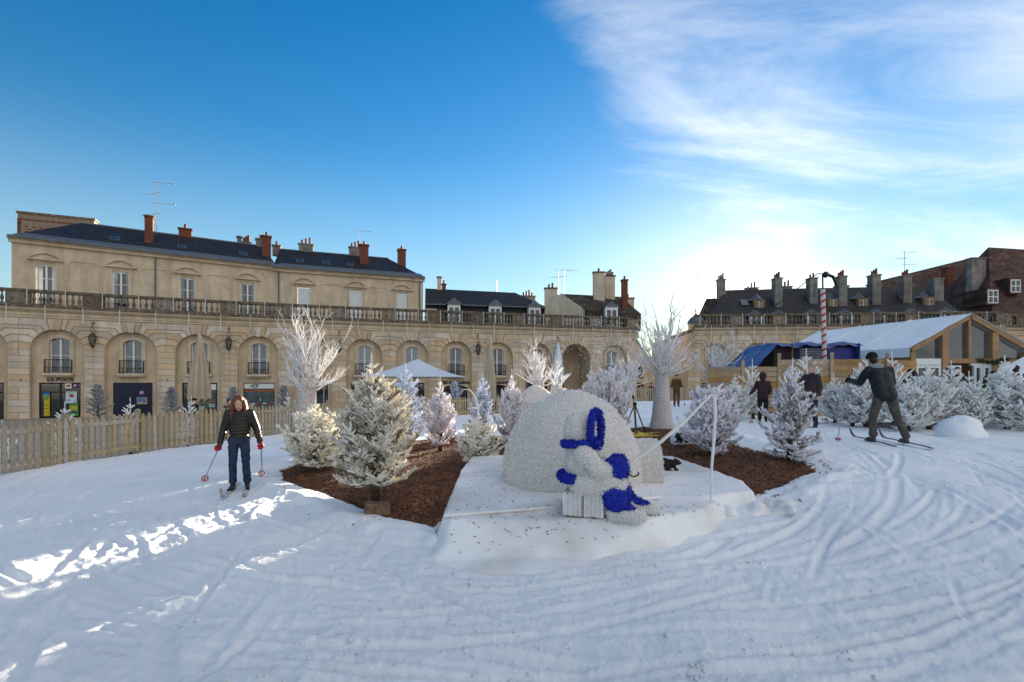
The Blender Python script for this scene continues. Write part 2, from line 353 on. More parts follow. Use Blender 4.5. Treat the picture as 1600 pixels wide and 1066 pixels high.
    def build(s, name, m, parent=None, loc=(0, 0, 0), rz=0.0, smooth=False, scale=None):
        return obj(name, s.mesh(name, smooth), m, parent, loc, rz, scale)
def obj(name, me, m, parent=None, loc=(0, 0, 0), rz=0.0, scale=None):
    if m is not None and not me.materials: me.materials.append(m)
    o = bpy.data.objects.new(name, me); COL.objects.link(o)
    if parent: o.parent = parent
    o.location = loc; o.rotation_euler = (0, 0, rz)
    if scale: o.scale = scale
    return o
def tag(o, label=None, cat=None, group=None, kind=None):
    for k, v in (('label', label), ('category', cat), ('group', group), ('kind', kind)):
        if v: o[k] = v
    return o
def thing(name, label, cat, loc=(0, 0, 0), rz=0.0, group=None):
    o = bpy.data.objects.new(name, None); COL.objects.link(o); o.empty_display_size = 0.2
    o.location = loc; o.rotation_euler = (0, 0, rz)
    return tag(o, label, cat, group)
TMP = bpy.data.scenes.new('workshop')
def bake(data, mods=()):
    """evaluate one object by itself, away from the big scene"""
    o = bpy.data.objects.new('tmp', data); TMP.collection.objects.link(o)
    for kind, kw in mods:
        m = o.modifiers.new(kind, kind)
        for k, v in kw.items(): setattr(m, k, v)
    vl = TMP.view_layers[0]; vl.update(); dg = vl.depsgraph; dg.update()
    out = bpy.data.meshes.new_from_object(o.evaluated_get(dg)); bpy.data.objects.remove(o)
    return out
def remesh(mb, voxel, smooth=4, name='body'):
    """one continuous skin round overlapping solids"""
    me = mb.mesh('tmp')
    mods = [('REMESH', dict(mode='VOXEL', voxel_size=voxel, use_smooth_shade=True))]
    if smooth: mods.append(('SMOOTH', dict(iterations=smooth, factor=0.5)))
    out = bake(me, mods); out.name = name; bpy.data.meshes.remove(me)
    out.materials.clear()
    return out
FONT_CACHE = {}
def text_mesh(body, size, depth=0.01, bold=0.0):
    k = (body, size, depth, bold)
    if k in FONT_CACHE: return FONT_CACHE[k]
    cu = bpy.data.curves.new('txt', 'FONT'); cu.body = body; cu.size = size; cu.extrude = depth; cu.align_x = 'CENTER'; cu.offset = bold
    me = bake(cu); me.transform(Matrix.Rotation(R(90), 4, 'X'))
    FONT_CACHE[k] = me
    return me
rnd = random.Random(7)
def ss(a, b, x):
    t = np.clip((np.asarray(x, float)-a)/(b-a), 0, 1); return t*t*(3-2*t)
def zt(x, y):
    """height of the snow: level on the left, banked up to the right"""
    return 0.47*ss(0.5, 6.0, x)*ss(2.5, 8.5, y)
def ztf(x, y): return float(zt(x, y))
BASE = -0.75        # plaza paving

# ================================================================== SETTING: plaza, snow, mulch
tag(MB().add([(-900, -900, BASE), (900, -900, BASE), (900, 900, BASE), (-900, 900, BASE)], [(0, 1, 2, 3)]).build('plaza_ground', PAVE), kind='structure')
FENCE = [(-8.7, 3.0), (-9.1, 8.5), (-9.0, 11.4), (-8.5, 13.2), (-7.7, 16), (-6.3, 20), (-3.2, 25), (2, 29.8), (8, 33.6), (13.8, 34.6)]
SNOWPOLY = FENCE + [(14.0, 21), (14.6, 17.6), (17, 16.5), (24, 16), (45, 15), (45, -7), (-8.6, -7)]
BED = [(-4.7, 9.3), (-4.2, 8.3), (-3.2, 7.35), (-2.4, 6.6), (-1.5, 5.75), (-0.75, 5.25), (0.4, 5.3), (2.2, 5.9), (3.15, 6.25), (4.1, 6.75), (4.7, 7.25), (5.0, 8.0),
       (4.9, 9.5), (5.0, 12.5), (4.7, 14.6), (3.2, 16), (0, 16.2), (-2.6, 15), (-4.3, 12.6), (-4.9, 10.6)]
def inside(poly, x, y):
    r = np.zeros(x.shape, bool); n = len(poly)
    for i in range(n):
        (x0, y0), (x1, y1) = poly[i], poly[(i+1) % n]
        c = ((y0 > y) != (y1 > y)) & (x < (x1-x0)*(y-y0)/((y1-y0) or 1e-9)+x0)
        r ^= c
    return r
def sdist(poly, x, y):
    """distance to the outline, positive inside"""
    d = np.full(x.shape, 1e9); n = len(poly)
    for i in range(n):
        (x0, y0), (x1, y1) = poly[i], poly[(i+1) % n]
        dx, dy = x1-x0, y1-y0
        t = np.clip(((x-x0)*dx+(y-y0)*dy)/(dx*dx+dy*dy), 0, 1)
        d = np.minimum(d, np.hypot(x-x0-t*dx, y-y0-t*dy))
    return np.where(inside(poly, x, y), d, -d)
def vnoise(x, y, seed=0):
    """smooth value noise on arrays"""
    rs = np.random.RandomState(seed); tab = rs.rand(257, 257); tab[256] = tab[0]; tab[:, 256] = tab[:, 0]
    xi = np.floor(x).astype(int); yi = np.floor(y).astype(int); fx = x-xi; fy = y-yi
    fx = fx*fx*(3-2*fx); fy = fy*fy*(3-2*fy); a = xi % 256; b = yi % 256
    return (tab[a, b]*(1-fx)+tab[a+1, b]*fx)*(1-fy) + (tab[a, b+1]*(1-fx)+tab[a+1, b+1]*fx)*fy - 0.5
def snow_relief():
    """height map of ski tracks, ridges and lumps, 2 cm cells"""
    x0, y0, c = -14.0, 0.0, 0.02; nx, ny = 1450, 950
    hm = np.zeros((nx, ny), np.float32); rs = np.random.RandomState(3)
    def stamp(px, py, half, depth, ridge):
        wd = int(half*3.2/c)+2; i = int((px-x0)/c); j = int((py-y0)/c)
        if i < wd or j < wd or i >= nx-wd or j >= ny-wd: return None
        return i, j, wd
    def track(pts, half, depth, ridge):
        P = np.array(pts); seg = np.hypot(*np.diff(P, axis=0).T); L = np.concatenate([[0], np.cumsum(seg)])
        ss_ = np.arange(0, L[-1], 0.045)
        X = np.interp(ss_, L, P[:, 0]); Y = np.interp(ss_, L, P[:, 1])
        acc = {}
        buf = np.full((nx, ny), 9.0, np.float32) if False else None
        tx = np.gradient(X); ty = np.gradient(Y); tl = np.hypot(tx, ty)+1e-9; tx /= tl; ty /= tl
        fade = np.minimum(1, np.minimum(np.arange(len(X)), np.arange(len(X))[::-1])/18.0)
        amp = fade*(0.55+0.9*(vnoise(ss_*1.3, ss_*0+rs.rand()*50, 5)+0.5))
        off = np.arange(-half*3, half*3+1e-6, 0.013)
        kk = 0.45+0.8*rs.rand()**1.5; depth *= 1.7*kk; ridge *= 1.25*kk; half *= 0.55+0.4*rs.rand()
        prof = -depth*np.exp(-(off/half)**4) + ridge*np.exp(-((off-half*1.75)/(half*0.55))**2) + ridge*0.35*np.exp(-((off+half*1.6)/(half*0.5))**2)
        old = hm.copy()
        for dx_ in (0.0, 0.011, 0.022, 0.033):
            gx = ((X+tx*dx_)[:, None] - ty[:, None]*off[None]); gy = ((Y+ty*dx_)[:, None] + tx[:, None]*off[None])
            i = ((gx-x0)/c).astype(int); j = ((gy-y0)/c).astype(int)
            ok = (i >= 0) & (i < nx) & (j >= 0) & (j < ny)
            v = (amp[:, None]*prof[None])
            lum = 1+0.8*vnoise(gx*5.3, gy*5.3, 8)+0.7*vnoise(gx*13, gy*13, 9)
            v = np.where(v > 0, v*lum, v)
            cur = old[i[ok], j[ok]]
            hm[i[ok], j[ok]] = np.where(np.abs(v[ok]) > 0.002, 0.35*cur+0.65*v[ok], cur)
    # loops round the mulch bed
    for k in range(70):
        cx, cy = 0.6+rs.normal()*1.0, 10.2+rs.normal()*0.7
        r = 5.6+abs(rs.normal())*2.7; a0 = rs.uniform(150, 330); a1 = a0+rs.uniform(28, 105)
        ex = 1.0+rs.normal()*0.05; dr = rs.normal()*1.2
        aa = np.radians(np.linspace(a0, a1, 40)); rr = r+dr*np.linspace(0, 1, 40)**2
        P = np.c_[cx+rr*ex*np.cos(aa), cy+rr*np.sin(aa)]
        track(P, 0.035+rs.rand()*0.035, 0.012+rs.rand()*0.02, 0.008+rs.rand()*0.028)
        if rs.rand() < 0.6:
            nrm = np.c_[np.cos(aa), np.sin(aa)]; track(P+nrm*(0.14+rs.rand()*0.25), 0.035+rs.rand()*0.03, 0.012+rs.rand()*0.016, 0.008+rs.rand()*0.022)
    # skidded, crossing ridges left of the bed, running towards the viewer
    for k in range(64):
        x = rs.uniform(-9, -1.2); y = rs.uniform(2.6, 8.6); ang = R(rs.normal(-62, 16)); ln = rs.uniform(0.8, 2.6)
        t = np.linspace(0, 1, 24); bend = rs.normal()*0.45
        P = np.c_[x+np.cos(ang)*ln*t+bend*t*t*np.sin(ang), y+np.sin(ang)*ln*t-bend*t*t*np.cos(ang)]
        track(P, 0.03+rs.rand()*0.05, 0.012+rs.rand()*0.022, 0.012+rs.rand()*0.04)
    for k in range(30):
        x = rs.uniform(1.5, 9); y = rs.uniform(2.4, 7); ang = R(rs.normal(48, 14)); ln = rs.uniform(0.8, 3.0)
        t = np.linspace(0, 1, 24); bend = rs.normal()*0.4
        P = np.c_[x+np.cos(ang)*ln*t+bend*t*t*np.sin(ang), y+np.sin(ang)*ln*t-bend*t*t*np.cos(ang)]
        track(P, 0.03+rs.rand()*0.04, 0.01+rs.rand()*0.02, 0.01+rs.rand()*0.03)
    for _ in range(1):
        hm[1:-1, 1:-1] = (hm[1:-1, 1:-1]*4+hm[:-2, 1:-1]*1.5+hm[2:, 1:-1]*1.5+hm[1:-1, :-2]*1.5+hm[1:-1, 2:]*1.5)/10
    return hm, x0, y0, c
def build_snow():
    hm, x0, y0, c = snow_relief()
    an = np.concatenate([np.radians(np.linspace(-180, -57, 60, endpoint=False)), np.radians(np.linspace(-57, 57, 860, endpoint=False)), np.radians(np.linspace(57, 180, 60, endpoint=False))])
    ra = 0.5*(60/0.5)**(np.linspace(0, 1, 560)**0.82)
    A, Rr = np.meshgrid(an, ra); X = Rr*np.sin(A); Y = Rr*np.cos(A)
    Z = zt(X, Y)
    i = np.clip((X-x0)/c, 0, hm.shape[0]-2); j = np.clip((Y-y0)/c, 0, hm.shape[1]-2)
    ii = i.astype(int); jj = j.astype(int); fx = i-ii; fy = j-jj
    rel = (hm[ii, jj]*(1-fx)+hm[ii+1, jj]*fx)*(1-fy)+(hm[ii, jj+1]*(1-fx)+hm[ii+1, jj+1]*fx)*fy
    nz = 0.07*vnoise(X*0.9, Y*0.9, 1)+0.035*vnoise(X*2.6, Y*2.2, 2)+0.013*vnoise(X*7, Y*7, 3)+0.009*vnoise(X*17, Y*17, 4)+0.008*vnoise(X*41, Y*41, 6)
    rough = np.clip(vnoise(X*0.8+9, Y*0.8, 12)*2.4+0.55, 0, 1)
    nz += rough*(0.030*np.abs(vnoise(X*6+3, Y*6, 13))+0.016*np.abs(vnoise(X*14+3, Y*14, 14)))
    sb = sdist(BED, X, Y)
    Z = Z + nz + rel*(1-ss(-0.3, 0.1, sb))
    Z = Z - 0.10*ss(0.05, 0.5, sb) + 0.05*np.exp(-((sb+0.22)/0.16)**2)*(1+2*vnoise(X*5, Y*5, 15))
    sd = sdist(SNOWPOLY, X, Y)
    Z = np.where(sd > -0.9, Z*ss(-0.9, 0.0, sd)+(-0.95)*(1-ss(-0.9, 0.0, sd)), -0.95)
    nr, na = X.shape
    V = np.stack([X, Y, Z], -1).reshape(-1, 3)
    idx = np.arange(nr*na).reshape(nr, na)
    a = idx[:-1]; b = np.roll(idx, -1, axis=1)[:-1]; cc = np.roll(idx, -1, axis=1)[1:]; d = idx[1:]
    F = np.stack([a, b, cc, d], -1).reshape(-1, 4)[:, ::-1]
    keep = (sd.reshape(-1)[F] > -1.2).any(1); F = F[keep]
    me = bpy.data.meshes.new('snow_ground')
    me.vertices.add(len(V)); me.vertices.foreach_set('co', V.astype(np.float32).ravel())
    me.loops.add(F.size); me.loops.foreach_set('vertex_index', F.astype(np.int32).ravel())
    me.polygons.add(len(F)); me.polygons.foreach_set('loop_start', np.arange(0, F.size, 4, dtype=np.int32)); me.polygons.foreach_set('loop_total', np.full(len(F), 4, np.int32))
    me.polygons.foreach_set('use_smooth', np.ones(len(F), bool))
    me.update(calc_edges=True); me.validate()
    tag(obj('snow_ground', me, SNOW), kind='structure')
build_snow()
def mound(x, y):
    sb = sdist(BED, np.asarray(x, float), np.asarray(y, float))
    return zt(x, y) + 0.10*ss(0, 0.9, sb) - 0.05 + 0.03*vnoise(np.asarray(x)*3.0, np.asarray(y)*3.0, 21)
def mz(x, y): return float(mound(np.array([x], float), np.array([y], float))[0])
def build_bed():
    xs = np.arange(-5.2, 5.3, 0.09); ys = np.arange(4.9, 16.5, 0.09)
    X, Y = np.meshgrid(xs, ys); sb = sdist(BED, X, Y)
    jag = sb+0.22*vnoise(X*2.5, Y*2.5, 31)+0.1*vnoise(X*8, Y*8, 32)
    Z = mound(X, Y)+0.02*vnoise(X*9, Y*9, 33)-0.25*ss(0.05, -0.2, jag)
    n = X.shape[1]; idx = np.arange(X.size).reshape(X.shape)
    F = np.stack([idx[:-1, :-1], idx[:-1, 1:], idx[1:, 1:], idx[1:, :-1]], -1).reshape(-1, 4)
    F = F[(jag.ravel()[F] > -0.3).all(1)]
    me = bpy.data.meshes.new('mulch_bed'); me.from_pydata(np.stack([X, Y, Z], -1).reshape(-1, 3).tolist(), [], F.tolist())
    me.polygons.foreach_set('use_smooth', [True]*len(me.polygons))
    tag(obj('mulch_bed', me, MULCH), kind='structure')
    rs = np.random.RandomState(11); n = 34000
    x = rs.uniform(-5, 5.2, n); y = 5.1+rs.rand(n)**1.7*9.5
    s = sdist(BED, x, y); ok = (s > 0.05) | (rs.rand(n) < np.exp(np.minimum(0, s)/0.10)*0.45); x, y, s = x[ok], y[ok], s[ok]; n = len(x)
    z = mound(x, y)+rs.uniform(0.0, 0.018, n)+np.where(s < 0.03, 0.045, 0.0)
    a = rs.uniform(0, PI, n); l = rs.uniform(0.012, 0.035, n); wd = rs.uniform(0.005, 0.012, n)
    u = np.stack([np.cos(a), np.sin(a), rs.normal(size=n)*0.45], -1)*l[:, None]; v = np.stack([-np.sin(a), np.cos(a), rs.normal(size=n)*0.5], -1)*wd[:, None]
    c = np.stack([x, y, z], -1); V = np.stack([c-u-v, c+u-v*0.7, c+u*0.9+v, c-u+v*0.8, c+np.array([0, 0, 0.006])], 1).reshape(-1, 3)
    b_ = (np.arange(n)*5)[:, None, None]; F = (np.array([[0, 1, 4], [1, 2, 4], [2, 3, 4], [3, 0, 4]])[None]+b_).reshape(-1, 3)
    mb = MB(); mb.v = V.tolist(); mb.f = F.tolist()
    o = mb.build('bark_chips', CHIP); tag(o, 'loose reddish bark chips covering the mulch bed', 'bark mulch', kind='stuff')
build_bed()
def snow_crumbs():
    rs = np.random.RandomState(23); n = 5200; d = 2.2+rs.rand(n)**1.4*8.5; a = np.radians(rs.uniform(-50, 50, n)); x = d*np.sin(a)*1.1; y = d*np.cos(a)
    cl = vnoise(x*1.7, y*1.7, 51)+0.5*vnoise(x*5, y*5, 52); ok = (cl > 0.08) & (sdist(BED, x, y) < -0.05) & (sdist(SNOWPOLY, x, y) > 0.2); x, y = x[ok], y[ok]; n = len(x)
    s = 0.004+0.016*rs.rand(n)**3; me = bpy.data.objects['snow_ground'].data; V = np.zeros(len(me.vertices)*3, np.float32); me.vertices.foreach_get('co', V); V = V.reshape(-1, 3)
    from mathutils.kdtree import KDTree
    near = V[(np.abs(V[:, 0]) < 12) & (V[:, 1] > 1) & (V[:, 1] < 12)]; kd = KDTree(len(near))
    for i, v in enumerate(near): kd.insert((v[0], v[1], 0), i)
    kd.balance(); z = np.array([near[kd.find((x[i], y[i], 0))[1]][2] for i in range(n)])
    base = np.array([[1, 0, 0], [-1, 0, 0], [0, 1, 0], [0, -1, 0], [0, 0, 1], [0, 0, -1]], float); P = (base[None]*rs.uniform(0.6, 1.3, (n, 6, 1))+rs.normal(size=(n, 6, 3))*0.2)*s[:, None, None]+np.stack([x, y, z+s*0.35], -1)[:, None]
    F = np.array([[0, 2, 4], [2, 1, 4], [1, 3, 4], [3, 0, 4], [2, 0, 5], [1, 2, 5], [3, 1, 5], [0, 3, 5]])[None]+(np.arange(n)*6)[:, None, None]
    mb = MB(); mb.v = P.reshape(-1, 3).tolist(); mb.f = F.reshape(-1, 3).tolist(); tag(mb.build('snow_crumbs', SNOW, smooth=True), 'small loose crumbs of snow lying on the piste', 'snow crumbs', kind='stuff')
snow_crumbs()
# ================================================================== ARCADE BUILDINGS
BAYW = 4.0; RAD = 1.45; SPR = 4.8; TOPZ = 6.95
def depth_left(px): return 32.9+0.01503*px
JOINTS = [((p-800)/760*depth_left(p), depth_left(p)) for p in (-100, 30, 148, 260, 359, 447, 530, 608, 679, 746, 810, 870, 930, 987)]
def grid_wall(mb, x0, x1, z0, z1, holes, y, rev):
    """flat wall sheet at y with rectangular holes and reveals rev deep"""
    xs = sorted({x0, x1, *[h[0] for h in holes], *[h[1] for h in holes]}); zs = sorted({z0, z1, *[h[2] for h in holes], *[h[3] for h in holes]})
    for a, b in zip(xs, xs[1:]):
        for c, d in zip(zs, zs[1:]):
            mx, mz_ = (a+b)/2, (c+d)/2
            if any(h[0] < mx < h[1] and h[2] < mz_ < h[3] for h in holes): continue
            mb.add([(a, y, c), (b, y, c), (b, y, d), (a, y, d)], [(0, 1, 2, 3)])
    for a, b, c, d in holes:
        mb.add([(a, y, c), (b, y, c), (b, y, d), (a, y, d), (a, y+rev, c), (b, y+rev, c), (b, y+rev, d), (a, y+rev, d)],
               [(1, 0, 4, 5), (2, 1, 5, 6), (3, 2, 6, 7), (0, 3, 7, 4)])
def arch_front():
    """pier and spandrel sheet of one bay with the arch opening and its soffit"""
    mb = MB(); h = BAYW/2; n = 20
    for s in (-1, 1):
        a, b = sorted((s*RAD, s*h)); mb.add([(a, 0, 0), (b, 0, 0), (b, 0, SPR), (a, 0, SPR)], [(0, 1, 2, 3)])
        x = s*RAD; q = [(x, 0, 0), (x, 0, SPR), (x, 0.42, SPR), (x, 0.42, 0)]; mb.add(q, [(0, 1, 2, 3) if s < 0 else (3, 2, 1, 0)])
    pts = [(-RAD*math.cos(PI*i/n), SPR+RAD*math.sin(PI*i/n)) for i in range(n+1)]
    out = [(-h, SPR)] + [(-h+2*h*i/n, TOPZ+0.05) for i in range(1, n)] + [(h, SPR)]
    for i in range(n):
        (x0, z0), (x1, z1) = pts[i], pts[i+1]; (u0, w0), (u1, w1) = out[i], out[i+1]
        mb.add([(x0, 0, z0), (x1, 0, z1), (u1, 0, w1), (u0, 0, w0)], [(0, 1, 2, 3)])
        mb.add([(x0, 0, z0), (x0, 0.42, z0), (x1, 0.42, z1), (x1, 0, z1)], [(0, 1, 2, 3)])
    for s in (-1, 1):
        x = -h+2*h*(1 if s < 0 else n-1)/n
        mb.add([(s*h, 0, SPR), (x, 0, TOPZ+0.05), (s*h, 0, TOPZ+0.05)], [(0, 1, 2) if s < 0 else (2, 1, 0)])
    return mb.mesh('arch_wall')
ANG = [0, 16, 32, 48, 62, 74, 84]
def voussoirs():
    """left-hand blocks of one arch ring, bent into the level courses of the pier, and the keystone"""
    g = 1.15; half = BAYW/2-0.012; Ro = RAD+0.45; out = []
    def rp(a, r): return (r*math.cos(R(a)), SPR+r*math.sin(R(a)))
    for k in range(6):
        a0, a1 = ANG[k]+(g if k else 0.2), ANG[k+1]-g
        p0, p1 = rp(a0, RAD), rp(a1, RAD)
        pm = rp((a0+a1)/2, RAD)
        if k < 4:
            q0, q1 = rp(a0, Ro), rp(a1, Ro); poly = [p0, q0, (half, q0[1]), (half, q1[1]-0.02), (q1[0], q1[1]-0.02), p1, pm]
        elif k == 4:
            q0 = rp(a0, Ro); r1 = (TOPZ-SPR)/math.sin(R(a1)); q1 = rp(a1, r1); poly = [p0, q0, (half, q0[1]), (half, TOPZ), q1, p1, pm]
        else:
            q0 = rp(a0, (TOPZ-SPR)/math.sin(R(a0))); q1 = rp(a1, (TOPZ-SPR)/math.sin(R(a1))); poly = [p0, q0, q1, p1, pm]
        out.append(poly)
    return out
VPOLY = voussoirs()
VMESH = []
for poly in VPOLY:
    VMESH.append((MB().prism(poly, -0.075, 0.01).mesh('voussoir'), MB().prism([(-x, z) for x, z in poly][::-1], -0.075, 0.01).mesh('voussoir')))
ka = ANG[-1]+0.8
KEY = MB().prism([(-RAD*math.cos(R(ka)), SPR+RAD*math.sin(R(ka))-0.06), (RAD*math.cos(R(ka)), SPR+RAD*math.sin(R(ka))-0.06), (0.27, TOPZ), (-0.27, TOPZ)], -0.13, 0.01).mesh('keystone')
ARCHM = arch_front()
NCOURSE = 11; CH = SPR/NCOURSE
PW = BAYW-2*RAD
BLOCK1 = MB().b2(-PW/2+0.004, PW/2-0.004, -0.075, 0.01, 0.018, CH-0.018).mesh('stone_block')
BLOCKL = MB().b2(-PW/2+0.004, -0.03, -0.075, 0.01, 0.018, CH-0.018).mesh('stone_block')
BLOCKR = MB().b2(-0.008, PW/2-0.004, -0.072, 0.01, 0.018, CH-0.018).mesh('stone_block')
def cornice_mesh(wd):
    mb = MB()
    prof = [(0.02, 6.97), (-0.10, 7.0), (-0.10, 7.12), (-0.16, 7.16), (-0.16, 7.36), (-0.34, 7.46), (-0.44, 7.56), (-0.44, 7.66), (0.02, 7.66)]
    n = len(prof); P = [(-wd/2-0.06, y, z) for y, z in prof]+[(wd/2+0.06, y, z) for y, z in prof]
    mb.add(P, [(i, i+n, (i+1) % n+n, (i+1) % n) for i in range(n)])
    return mb.mesh('cornice')
BALPROF = [(0.085, 0), (0.085, 0.06), (0.05, 0.09), (0.055, 0.12), (0.10, 0.26), (0.105, 0.34), (0.075, 0.45), (0.045, 0.58), (0.042, 0.66), (0.07, 0.70), (0.07, 0.76)]
BALM = MB().lathe(BALPROF, 8).mesh('baluster', True)
def bay_frame(a, b):
    c = ((a[0]+b[0])/2, (a[1]+b[1])/2); return c, math.atan2(b[1]-a[1], b[0]-a[0]), math.hypot(b[0]-a[0], b[1]-a[1])
WIN_FRAME_CACHE = {}
def window_frame(wd, z0, z1, arch, bars=1):
    """two-leaf casement with glazing bars; arch = rise of the segmental head"""
    k = (wd, z0, z1, arch, bars)
    if k in WIN_FRAME_CACHE: return WIN_FRAME_CACHE[k]
    mb = MB(); h = wd/2; t = 0.075
    mb.b2(-h, -h+t, -0.04, 0.04, z0, z1); mb.b2(h-t, h, -0.04, 0.04, z0, z1); mb.b2(-0.055, 0.055, -0.05, 0.035, z0+t, z1-t)
    mb.b2(-h+t, h-t, -0.04, 0.04, z0, z0+t); mb.b2(-h+t, h-t, -0.04, 0.04, z1-t, z1)
    for s in (-1, 1):
        for i in range(bars):
            z = z0+(z1-z0)*(i+1)/(bars+1); a, b = sorted((s*0.055, s*(h-t))); mb.b2(a, b, -0.03, 0.03, z-0.02, z+0.02)
    me = mb.mesh('window_frame')
    n = 10; pts = [(-h+wd*i/n, z1-arch*(2*i/n-1)**2) for i in range(n+1)]
    sp = MB().prism([(-h-0.01, z1-arch)]+pts[1:-1]+[(h+0.01, z1-arch), (h+0.01, z1+0.02), (-h-0.01, z1+0.02)], -0.16, -0.06).mesh('window_head') if arch else None
    pn = MB().add([(-h+t, 0, z0+t), (h-t, 0, z0+t), (h-t, 0, z1-t), (-h+t, 0, z1-t)], [(0, 1, 2, 3)]).mesh('pane')
    WIN_FRAME_CACHE[k] = (me, pn, sp); return WIN_FRAME_CACHE[k]
def curtain_mesh(x0, x1, z0, z1):
    mb = MB(); n = 14; P = []
    for i in range(n+1):
        x = x0+(x1-x0)*i/n; y = 0.025*math.sin(i*2.4); P += [(x, y, z0), (x, y, z1)]
    return mb.add(P, [(2*i, 2*i+2, 2*i+3, 2*i+1) for i in range(n)]).mesh('curtain')
CURT_FULL = curtain_mesh(-0.5, 0.5, 3.2, 5.7)
CURT_L = curtain_mesh(-0.5, -0.16, 3.2, 5.7); CURT_R = curtain_mesh(0.16, 0.5, 3.2, 5.7)
BLIND = MB().b2(-0.5, 0.5, 0.0, 0.02, 4.55, 5.7).mesh('blind')
ROOM = MB().add([(-0.62, 0.5, 3.1), (0.62, 0.5, 3.1), (0.62, 0.5, 5.8), (-0.62, 0.5, 5.8)], [(0, 1, 2, 3)]).mesh('room')
def railing_mesh(wd=1.45, z0=3.18, z1=4.12, d=0.34):
    mb = MB(); h = wd/2
    path = [(-h, 0.0), (-h, -d), (h, -d), (h, 0.0)]
    for z in (z0+0.03, z0+0.40, z1):
        for (x0, y0), (x1, y1) in zip(path, path[1:]): mb.tube([(x0, y0, z), (x1, y1, z)], 0.022 if z == z1 else 0.015, 4)
    for x, y in path[1:3]: mb.tube([(x, y, z0), (x, y, z1)], 0.022, 4)
    n = 13
    for i in range(1, n):
        x = -h+wd*i/n; mb.tube([(x, -d, z0+0.40 if i % 2 else z0), (x, -d, z1)], 0.010, 4)
    for s in (-1, 1):
        for j in range(1, 3): mb.tube([(s*h, -d*j/3, z0), (s*h, -d*j/3, z1)], 0.010, 4)
    for i in range(4):
        x = -h+wd*(i+0.5)/4
        for r in (0.155, 0.075):
            pts = [(x+r*math.cos(q*PI/5), -d, z0+0.215+r*math.sin(q*PI/5)) for q in range(11)]; mb.tube(pts, 0.012, 4, False)
    return mb.mesh('railing')
RAILM = railing_mesh()
SLABM = MB().b2(-0.85, 0.85, -0.42, 0.12, 3.02, 3.16).b2(-0.78, 0.78, -0.32, 0.12, 2.93, 3.018).mesh('balcony_slab')
